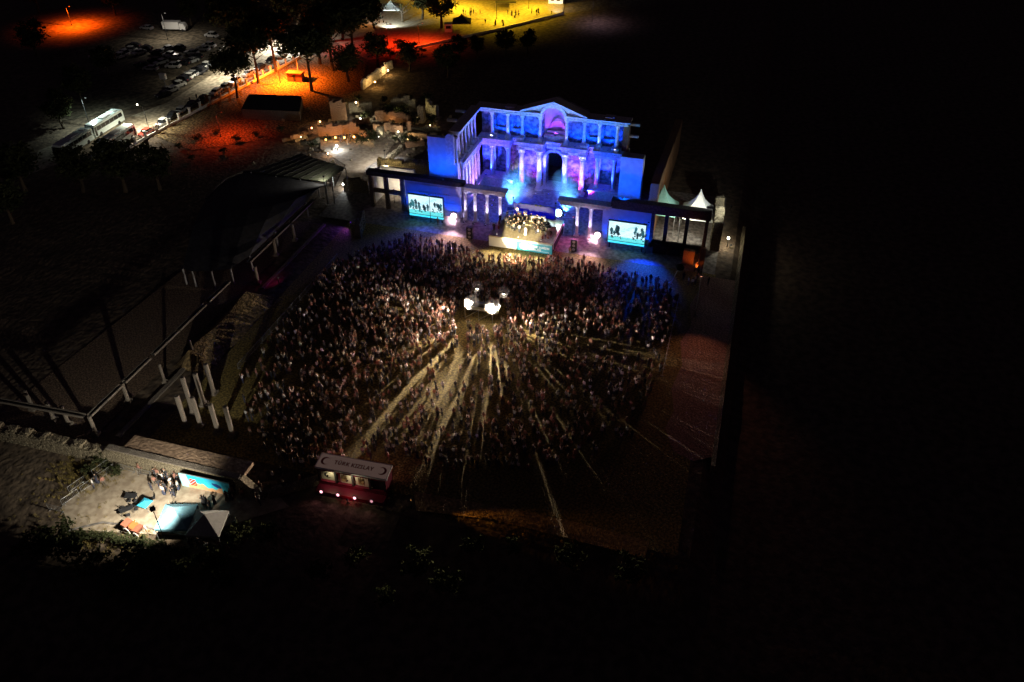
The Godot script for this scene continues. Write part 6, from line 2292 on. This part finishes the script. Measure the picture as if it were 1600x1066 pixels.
	globe_lamp("small white globe on the path above the ruins", Vector3(-97.11, 0.8, -188.29), Color(1.0, 0.75, 0.4), 2.2, 0.2, 10.0, "small lights among the ruins")
	globe_lamp("warm globe in the small doorway above the ruins, left", Vector3(-97.75, 1.4, -202.2), Color(1.0, 0.55, 0.15), 3.0, 0.22, 8.0, "warm globes by the far doorway")
	globe_lamp("warm globe in the small doorway above the ruins, right", Vector3(-98.05, 1.4, -211.77), Color(1.0, 0.60, 0.2), 3.0, 0.22, 8.0, "warm globes by the far doorway")
	globe_lamp("white globe at the foot of the pale lane by the roof rim", Vector3(-79.49, 0.9, -143.83), Color(0.95, 0.97, 0.92), 3.0, 0.22, 10.0, "white globes among the ruins")
	for q in [[Vector3(-89.95, 0.7, -157.56), "before the shelter roof's upper edge"], [Vector3(-84.33, 0.7, -167.48), "at the lane's left kerb"], [Vector3(-74.27, 0.7, -168.85), "before the low ledge of stones"], [Vector3(-100.4, 0.7, -164.38), "among the bushes left of the brick ruin"], [Vector3(-83.51, 0.7, -179.12), "between the dark ruin walls"], [Vector3(-73.18, 0.7, -179.59), "behind the square ruin pillar"]]:
		globe_lamp("tiny warm globe lamp %s" % q[1], q[0], Color(1.0, 0.62, 0.28), 1.1, 0.17, 7.0, "tiny lamps among the ruins")
	ruin("pale gate wall with two pillars, warmly lit, above the ruins", Vector3(-100.41, 0, -199.32), Vector3(-99.59, 0, -217.87), 2.6, 0.8, 0.3, M.pale_post)
	flood("lamp lighting the yellow-green ruin wall, left", Vector3(-82.54, 0.5, -183.37), Vector3(-82.51, 3, -183.82), Color(1.0, 0.84, 0.34), 7, 75, 0.3, 2.0, "white lamps among the ruins")
	flood("lamp lighting the yellow-green ruin wall, right", Vector3(-78.2, 0.5, -183.75), Vector3(-77.26, 3, -184.45), Color(1.0, 0.84, 0.40), 7, 75, 0.3, 2.0, "white lamps among the ruins")
	flood("white lamp lighting the square ruin pillar", Vector3(-74.3, 0.5, -178.11), Vector3(-74.44, 2.5, -177.97), wh, 9, 60, 0.3, 3.0, "white lamps among the ruins")
	flood("white lamp lighting the short ruin stub", Vector3(-82.66, 0.5, -170.02), Vector3(-81.73, 2, -169.77), wh, 8, 60, 0.35, 5.0, "white lamps among the ruins")
	flood("warm lamp lighting the low ledge of stones", Vector3(-75.6, 0.5, -170.5), Vector3(-74.48, 1, -173.56), Color(1.0, 0.6, 0.3), 5, 75, 0.3, 2.0, "white lamps among the ruins")
	flood("white lamp over the middle of the pale lane", Vector3(-74.81, 4, -155.72), Vector3(-80.17, 0, -159.83), Color(0.95, 0.92, 0.85), 40, 74, 0.3, 1.0, "white lamps among the ruins", "floodlight", 0.0)
	flood("white lamp above the curved roof's rim", Vector3(-79.34, 6.4, -135.87), Vector3(-86.43, 4, -138.99), Color(1.0, 0.95, 0.8), 8, 80, 0.3, 1.0, "white lamps among the ruins", "floodlight", 0.0)
	flood("ochre lamp behind the screen wall lighting the rough wall left of the blue one", Vector3(-69.0, 6.9, -143.9), Vector3(-69.4, 5.5, -147), Color(1.0, 0.78, 0.36), 5.5, 84, 0.3, 1.0, "white lamps among the ruins", "floodlight", 6.4)
	flood("warm lamp lighting the brick flank behind the white tents", Vector3(-9.6, 0.8, -150.0), Vector3(-13.0, 6.0, -158), Color(1.0, 0.66, 0.28), 6, 55, 0.3, 2.0, "white lamps among the ruins")
	flood("violet lamp on the far end of the left colonnade", Vector3(-70.5, 1.2, -128.5), Vector3(-77.5, 1.5, -119.0), Color(0.24, 0.05, 0.9), 3, 70, 0.25, 1.0)
	flood("red-violet lamp by the far left colonnade", Vector3(-74.0, 1.5, -106.0), Vector3(-80.0, 0.5, -108.0), Color(0.7, 0.02, 0.22), 0.5, 80, 0.25, 1.0)
	# shelter roof of seamed panels
	var o := thing("shelter_roof", "dark green seamed shelter roof beside the pale lane", "roof", Vector3.ZERO)
	var a := Vector3(-96.46, 5, -136.43)
	var b := Vector3(-90.2, 5.4, -146.59)
	var c := Vector3(-77.84, 5.4, -142.88)
	var d := Vector3(-79.4, 5, -136.42)
	for k in 9:
		var t0 := k / 9.0 + 0.004
		var t1 := (k + 1) / 9.0 - 0.004
		var p := MB.new()
		p.quad(a.lerp(d, t0), a.lerp(d, t1), b.lerp(c, t1), b.lerp(c, t0))
		p.quad(a.lerp(d, t0) - Vector3(0, 0.12, 0), a.lerp(d, t1) - Vector3(0, 0.12, 0), b.lerp(c, t1) - Vector3(0, 0.12, 0), b.lerp(c, t0) - Vector3(0, 0.12, 0))
		obj("roof_panel", p, M.shelter_panel, o)
		var s := MB.new()
		s.cyl(a.lerp(d, t0) + Vector3(0, 0.06, 0), b.lerp(c, t0) + Vector3(0, 0.06, 0), 0.07, 0.07, 4)
		obj("seam", s, M.dark_beam, o)
	for k in 8:
		var foot := a.lerp(d, (k % 4) / 3.0) if k < 4 else b.lerp(c, (k % 4) / 3.0)
		var l := MB.new()
		l.cyl(Vector3(foot.x, 0, foot.z), foot - Vector3(0, 0.1, 0), 0.14, 0.12, 6)
		obj("pillar", l, M.steel, o)
	# the great dark roof with its pale curved rim
	var r := thing("curved_roof", "large black membrane roof with a pale curved rim", "roof", Vector3.ZERO)
	var rim := [Vector3(-99.62, 4, -124.37), Vector3(-100.46, 4.2, -132.31), Vector3(-98.63, 4.4, -136.8), Vector3(-93.96, 4.5, -139.22), Vector3(-87.88, 4.4, -139.6), Vector3(-82.44, 4.2, -138.47), Vector3(-78.27, 4, -137.04)]
	var low := [Vector3(-89.91, 3.2, -101.59), Vector3(-87.8, 3.2, -101.33), Vector3(-84.57, 3.2, -102.27), Vector3(-81.8, 3.2, -103.95), Vector3(-80.82, 3.2, -108.74), Vector3(-80.81, 3.2, -117.93), Vector3(-80.84, 3.2, -130.29)]
	for k in 6:
		var mb := MB.new()
		for j in 6:
			var q := []
			for m in [[k, j + 1], [k + 1, j + 1], [k + 1, j], [k, j]]:
				var t: float = m[1] / 6.0
				q.append((rim[m[0]] as Vector3).lerp(low[m[0]], t) + Vector3(0, sin(t * PI) * 1.2, 0))
			mb.quad(q[0], q[1], q[2], q[3])
		obj("roof_panel", mb, M.roof_membrane, r)
	var rb := MB.new()
	for k in 6:
		for j in 4:
			var p0 := (rim[k] as Vector3).lerp(rim[k + 1], j / 4.0)
			var p1 := (rim[k] as Vector3).lerp(rim[k + 1], (j + 1) / 4.0)
			rb.cyl(p0 + Vector3(0, 0.15, 0), p1 + Vector3(0, 0.15, 0), 0.3, 0.3, 6)
	obj("rim", rb, M.column_stone, r)
	for k in 7:
		var l := MB.new()
		l.cyl(Vector3(rim[k].x, 0, rim[k].z), rim[k], 0.18, 0.15, 6)
		l.cyl(Vector3(low[k].x, 0, low[k].z), low[k], 0.18, 0.15, 6)
		obj("pillar", l, M.steel, r)


# ---------------------------------------------------------------- trees and bushes
func crown_mesh(rad: Vector3, clumps: int, leaves: int, size: float, seed_: int, hollow := 0.55) -> MB:
	var r := RandomNumberGenerator.new()
	r.seed = seed_
	var b := MB.new()
	for c in clumps:
		var d := Vector3(r.randfn(), r.randfn(), r.randfn()).normalized()
		var ctr := d * rad * r.randf_range(hollow, 1.0)
		var cr := rad.length() * r.randf_range(0.12, 0.24)
		for k in leaves:
			var p := ctr + Vector3(r.randfn(), r.randfn() * 0.7, r.randfn()) * cr * 0.5
			var u := Vector3(r.randfn(), r.randfn() * 0.6, r.randfn()).normalized()
			var w := u.cross(Vector3(r.randfn(), r.randfn(), r.randfn())).normalized()
			var s := size * r.randf_range(0.6, 1.3)
			b.quad(p - u * s, p + w * s * 0.45, p + u * s, p - w * s * 0.45)
	return b


var tree_src := {}


func tree(kind: String, label: String, at: Vector3, s: float, group: String) -> void:
	if tree_src.has(kind):
		var r := dup(tree_src[kind], at, rng.randf() * TAU, label, group)
		r.scale = Vector3.ONE * s
		return
	var o := thing({"pine": "pine_tree", "round": "broad_tree", "shrub": "shrub", "bare": "bare_tree"}[kind], label, "shrub" if kind == "shrub" else "tree", at, 0.0, group)
	o.scale = Vector3.ONE * s
	tree_src[kind] = o
	var t := MB.new()
	if kind == "shrub":
		for k in 6:
			t.cyl(Vector3.ZERO, Vector3(cos(k * 1.05) * 0.5, 0.9, sin(k * 1.05) * 0.5), 0.04, 0.015, 4)
		obj("stem", t, M.bark, o)
		var c := obj("foliage", crown_mesh(Vector3(1.0, 0.7, 1.0), 26, 26, 0.13, 31, 0.3), M.leaf, o)
		c.position.y = 0.85
		return
	var h := 8.5 if kind == "pine" else 3.2
	t.cyl(Vector3.ZERO, Vector3(0.25, h * 0.5, 0.1), 0.36, 0.26, 8)
	t.cyl(Vector3(0.25, h * 0.5, 0.1), Vector3(0.1, h, 0), 0.26, 0.17, 8)
	for k in 8:
		var a := k * 2.4
		var st := Vector3(0.15, h * (0.62 + 0.05 * k), 0.05)
		t.cyl(st, st + Vector3(cos(a) * 2.4, 1.6 + 0.15 * k, sin(a) * 2.4), 0.13, 0.04, 5)
		t.cyl(st + Vector3(cos(a) * 1.3, 0.9, sin(a) * 1.3), st + Vector3(cos(a + 0.6) * 2.6, 2.4, sin(a + 0.6) * 2.6), 0.07, 0.02, 4)
	obj("trunk", t, M.bark, o)
	if kind == "pine":
		var c := obj("crown", crown_mesh(Vector3(5.6, 2.6, 5.6), 120, 40, 0.42, 5, 0.3), M.leaf, o)
		c.position.y = 10.2
	elif kind == "round":
		var c := obj("crown", crown_mesh(Vector3(3.0, 2.7, 3.0), 64, 36, 0.32, 9, 0.5), M.leaf, o)
		c.position.y = 5.4
	else:
		var c := obj("crown", crown_mesh(Vector3(3.4, 2.4, 3.4), 22, 14, 0.2, 17, 0.6), M.leaf, o)
		c.position.y = 5.0


func make_vegetation() -> void:
	var gp := "pines round the orange yard"
	for q in [[Vector3(-130.1, 0, -195.85), 1.20, "tall pine by the road fence, right of the first dark tree"], [Vector3(-129.76, 0, -184.35), 0.96, "dark leaning pine at the fence beside the bright road"], [Vector3(-130.18, 0, -205.59), 1.26, "tall pine with an orange-lit trunk by the fence"], [Vector3(-113.19, 0, -194.6), 1.32, "tall dark pine standing in the orange yard"], [Vector3(-114.99, 0, -211.13), 1.38, "dark pine behind the orange yard, nearer the cabin"], [Vector3(-110.98, 0, -218.04), 1.44, "dark pine behind the orange yard, towards the red bushes"], [Vector3(-134.97, 0, -229.68), 1.32, "dark pine behind the bright end of the road"], [Vector3(-155.14, 0, -237.51), 1.44, "dark pine at the far end of the car park"], [Vector3(-152.27, 0, -245.61), 1.32, "dark pine far behind the road"], [Vector3(-124.63, 0, -238.03), 1.44, "dark pine below the upper edge, left of the small orange lamp"], [Vector3(-145.08, 0, -212.89), 1.38, "big dark pine between car park and road"]]:
		tree("pine", q[2], q[0], q[1], gp)
	var gr := "broad trees in the dark"
	for q in [[Vector3(-123.36, 0, -129.2), 1.5, "big black tree hiding the front of the white coach"], [Vector3(-132.01, 0, -126.69), 1.3, "big black tree left of the one hiding the coach"], [Vector3(-117.02, 0, -132.29), 1.25, "black tree right of the one hiding the coach"], [Vector3(-98.98, 0, -258.15), 1.5, "dark tree at the left edge of the yellow square"], [Vector3(-108.68, 0, -265.86), 1.4, "dark tree behind the red bushes, left of the yellow square"], [Vector3(-83.31, 0, -230.83), 0.85, "round black tree below the square's wall, leftmost of four"], [Vector3(-78.56, 0, -233.43), 0.8, "round black tree below the square's wall, second of four"], [Vector3(-70.82, 0, -236.89), 1.0, "round black tree below the square's wall, third of four"], [Vector3(-65, 0, -241.05), 0.9, "round black tree below the square's wall, rightmost of four"], [Vector3(-143.81, 0, -123.26), 1.4, "faint tree at the far left edge"], [Vector3(-136.03, 0, -111), 1.2, "faint tree at the far left edge, below the others"], [Vector3(-120.09, 0, -252.01), 1.2, "dark tree right of the small orange lamp"], [Vector3(-204.4, 0, -196.86), 1.4, "dark tree below the orange patch at the top left"], [Vector3(-238.44, 0, -236.09), 1.5, "dark tree left of the orange patch at the top left"], [Vector3(-211.04, 0, -240.84), 1.3, "dark tree right of the orange patch at the top left"]]:
		tree("round", q[2], q[0], q[1], gr)
	for q in [[Vector3(-179.03, 0, -237.84), 1.2, "dark tree at the back of the car park, left"], [Vector3(-173.93, 0, -246.91), 1.3, "dark tree at the back of the car park, right"], [Vector3(-173.36, 0, -188.63), 1.1, "faint tree on the car park's dark left side, farther"], [Vector3(-167.04, 0, -170.16), 1.2, "faint tree on the car park's dark left side, nearer"], [Vector3(-160.01, 0, -154.46), 1.2, "faint tree beside the road left of the teal bus"], [Vector3(-121.06, 0, -215.11), 1.4, "dense black tree behind the orange yard's lamp"], [Vector3(-106.5, 0, -203.76), 1.3, "dense black tree at the orange yard's right end"], [Vector3(-103.95, 0, -217.76), 1.2, "dense black tree between yard and red bushes"], [Vector3(-93.38, 0, -216.28), 1.1, "black tree on the dark slope below the square, left"], [Vector3(-81.03, 0, -214.37), 1.2, "black tree on the dark slope below the square, right"], [Vector3(-144.56, 0, -247.85), 1.4, "black tree behind the bright end of the road, left"], [Vector3(-136.45, 0, -250.21), 1.4, "black tree behind the bright end of the road, right"]]:
		tree("round", q[2], q[0], q[1], gr)
	tree("bare", "thin-leaved tree before the white-lit tent at the top", Vector3(-114.18, 0, -261.19), 1.2, "")
	tree("bare", "thin-leaved tree left of the white-lit tent at the top", Vector3(-121.94, 0, -262.01), 1.0, "")
	var hedge := [Vector3(-70.01, 0, -48.12), Vector3(-68.82, 0, -48.26), Vector3(-67.75, 0, -48.78), Vector3(-66.71, 0, -48.87), Vector3(-65.67, 0, -48.97), Vector3(-64.57, 0, -49.09), Vector3(-63.46, 0, -49.2), Vector3(-62.37, 0, -49.32), Vector3(-61.27, 0, -49.43), Vector3(-60.1, 0, -49.57), Vector3(-58.94, 0, -49.71), Vector3(-57.74, 0, -49.66), Vector3(-56.54, 0, -49.6), Vector3(-55.28, 0, -49.57)]
	for p in hedge:
		tree("shrub", "dark shrub in the row just below the lit square's kerb", p, rng.randf_range(0.6, 0.9), "shrub row below the kerb")
	for p in [Vector3(-64.26, 0, -44.83), Vector3(-61.49, 0, -44.69), Vector3(-56.53, 0, -45.66), Vector3(-54.28, 0, -46.78), Vector3(-51.18, 0, -48.63), Vector3(-67.72, 0, -45.76), Vector3(-70.91, 0, -46.84), Vector3(-49.55, 0, -53.04), Vector3(-47.05, 0, -54.79), Vector3(-59.83, 0, -46.6), Vector3(-72.15, 0, -44.48), Vector3(-48.25, 0, -46.68), Vector3(-58.36, 0, -42.84)]:
		tree("shrub", "big dark bush on the slope below the lit square", p, rng.randf_range(1.4, 2.3), "dark bushes below the square")
	for p in [Vector3(-34.85, 0, -54.34), Vector3(-27.92, 0, -55.39), Vector3(-22.26, 0, -59.96), Vector3(-17.8, 0, -61.26), Vector3(-10.68, 0, -61.36), Vector3(-3.77, 0, -61.46), Vector3(-23.37, 0, -53.91), Vector3(-29.79, 0, -50.25), Vector3(-38.4, 0, -51.4)]:
		tree("shrub", "faint bush in the dark below the dirt path", p, rng.randf_range(1.2, 2.2), "bushes below the dirt path")
	for p in [Vector3(-73.36, 0, -58.94), Vector3(-71.85, 0, -58.53), Vector3(-75.44, 0, -57.73), Vector3(-74.74, 0, -59.41)]:
		tree("shrub", "bush between the double barriers and the ragged wall", p, rng.randf_range(0.7, 1.2), "bushes by the ragged wall")
	for p in [Vector3(-108.69, 0, -233.42), Vector3(-105.5, 0, -236.93), Vector3(-98.89, 0, -229.97), Vector3(-110.47, 0, -227.85), Vector3(-95.62, 0, -232.16), Vector3(-103.51, 0, -226.18)]:
		tree("shrub", "bush glowing red under the red-orange lamp", p, rng.randf_range(1.2, 1.9), "red-lit bushes beyond the yard")
	for p in [Vector3(-125.53, 0, -151.82), Vector3(-123.73, 0, -156.94), Vector3(-121.43, 0, -161.58), Vector3(-114.5, 0, -158.85), Vector3(-111.67, 0, -162.81), Vector3(-107.27, 0, -167.32), Vector3(-118.98, 0, -147.12), Vector3(-113.86, 0, -152.23)]:
		tree("shrub", "low bush in the dim red ground below the shed", p, rng.randf_range(0.7, 1.2), "bushes below the shed")
	for p in [Vector3(-90.79, 0, -180.52), Vector3(-86.52, 0, -184.4), Vector3(-82.43, 0, -183.83), Vector3(-77.49, 0, -180.11), Vector3(-82.67, 0, -177.77), Vector3(-83.72, 0, -167.79), Vector3(-85.15, 0, -165.83), Vector3(-74.37, 0, -168.96), Vector3(-78.44, 0, -170.1), Vector3(-73.79, 0, -182.88), Vector3(-93.69, 0, -164.89), Vector3(-95.54, 0, -161.29), Vector3(-90.96, 0, -192.27), Vector3(-84.83, 0, -195), Vector3(-79.96, 0, -195.46), Vector3(-97.82, 0, -191.22)]:
		tree("shrub", "bush growing among the lit ruins", p, rng.randf_range(0.9, 2.0), "bushes among the ruins")
	var sb := MB.new()
	for k in 260:
		var c := Vector2(Vector2(-84.17, -176.5)) + Vector2(rng.randfn() * 11.0, rng.randfn() * 9.0)
		sb.box(Vector3(c.x, 0.1, c.y), Vector3(rng.randf_range(0.3, 1.0), rng.randf_range(0.2, 0.6), rng.randf_range(0.3, 0.8)), Basis(Vector3(rng.randf(), 1, rng.randf()).normalized(), rng.randf() * TAU))
	tag(obj("rubble", sb, M.ruin_stone), "scattered blocks of stone lying among the ruins", "rubble", "", "stuff")
	# grass: tufts on the rough ground by the square and the path
	var g := MB.new()
	for i in 5:
		var a := i * TAU / 5
		var o := Vector3(cos(a), 0, sin(a)) * 0.06
		g.tri(o + Vector3(-0.02, 0, 0.01), o + Vector3(0.02, 0, -0.01), o * 2.2 + Vector3(0, 0.28, 0))
	var mm := MultiMesh.new()
	mm.transform_format = MultiMesh.TRANSFORM_3D
	mm.mesh = g.mesh()
	var pts := []
	for q in [[Vector2(-54.93, -68.72), 14.0, 7.0, 1500], [Vector2(-61.82, -47.48), 13.0, 5.0, 1600], [Vector2(-16.83, -63.57), 16.0, 4.0, 1300], [Vector2(-76.26, -57.49), 5.0, 4.0, 700], [Vector2(-126.64, -164.16), 14.0, 20.0, 1200]]:
		for i in q[3]:
			var c: Vector2 = q[0]
			pts.append(c + Vector2(rng.randfn() * q[1] * 0.5, rng.randfn() * q[2] * 0.5))
	mm.instance_count = pts.size()
	for i in pts.size():
		var s := rng.randf_range(0.7, 1.8)
		mm.set_instance_transform(i, Transform3D(Basis(Vector3.UP, rng.randf() * TAU).scaled(Vector3(s, s, s)), Vector3(pts[i].x, maxf(ground_y(pts[i].x, pts[i].y), -4.0), pts[i].y)))
	var mi := MultiMeshInstance3D.new()
	mi.name = "grass"
	mi.multimesh = mm
	mi.material_override = M.lawn
	add_child(mi)
	tag(mi, "dry grass tufts on the rough ground round the squares", "grass", "", "stuff")


# ---------------------------------------------------------------- stage smoke, and added fog that gives the lamps halos
func make_mist() -> void:
	var r := RandomNumberGenerator.new()
	r.seed = 9
	for k in 9:
		var left := k % 2 == 0
		var c := Vector3(-40.8 if left else -30.2, 4.2, -142.0) + Vector3(r.randf_range(-1.6, 1.6), k * 0.55, r.randf_range(-1.4, 0.6))
		mist("stage_smoke", c, Vector3(r.randf_range(3, 6), r.randf_range(3.5, 6.5), r.randf_range(3, 4.5)), r.randf_range(0.03, 0.075))
	mist("stage_smoke", Vector3(-36.0, 4.6, -145.0), Vector3(14, 6, 6), 0.012)
	mist("added_halo_fog", Vector3(-51.19, 2.2, -135), Vector3(5.0, 5.0, 5.0), 0.08)  # fog added to imitate lens bloom round the bright lamps
	mist("added_halo_fog", Vector3(-22.31, 2.47, -135), Vector3(5.0, 5.0, 5.0), 0.08)
	mist("added_halo_fog", Vector3(-37.48, 3.62, -105.2), Vector3(2.6, 2.6, 2.6), 0.05)
	mist("added_halo_fog", Vector3(-33.95, 3.53, -105.2), Vector3(2.6, 2.6, 2.6), 0.05)
	mist("added_halo_fog", Vector3(-37.02, 5.72, -107), Vector3(2.0, 2.0, 2.0), 0.05)
	mist("added_halo_fog", Vector3(-32.5, 5.55, -107), Vector3(2.0, 2.0, 2.0), 0.05)
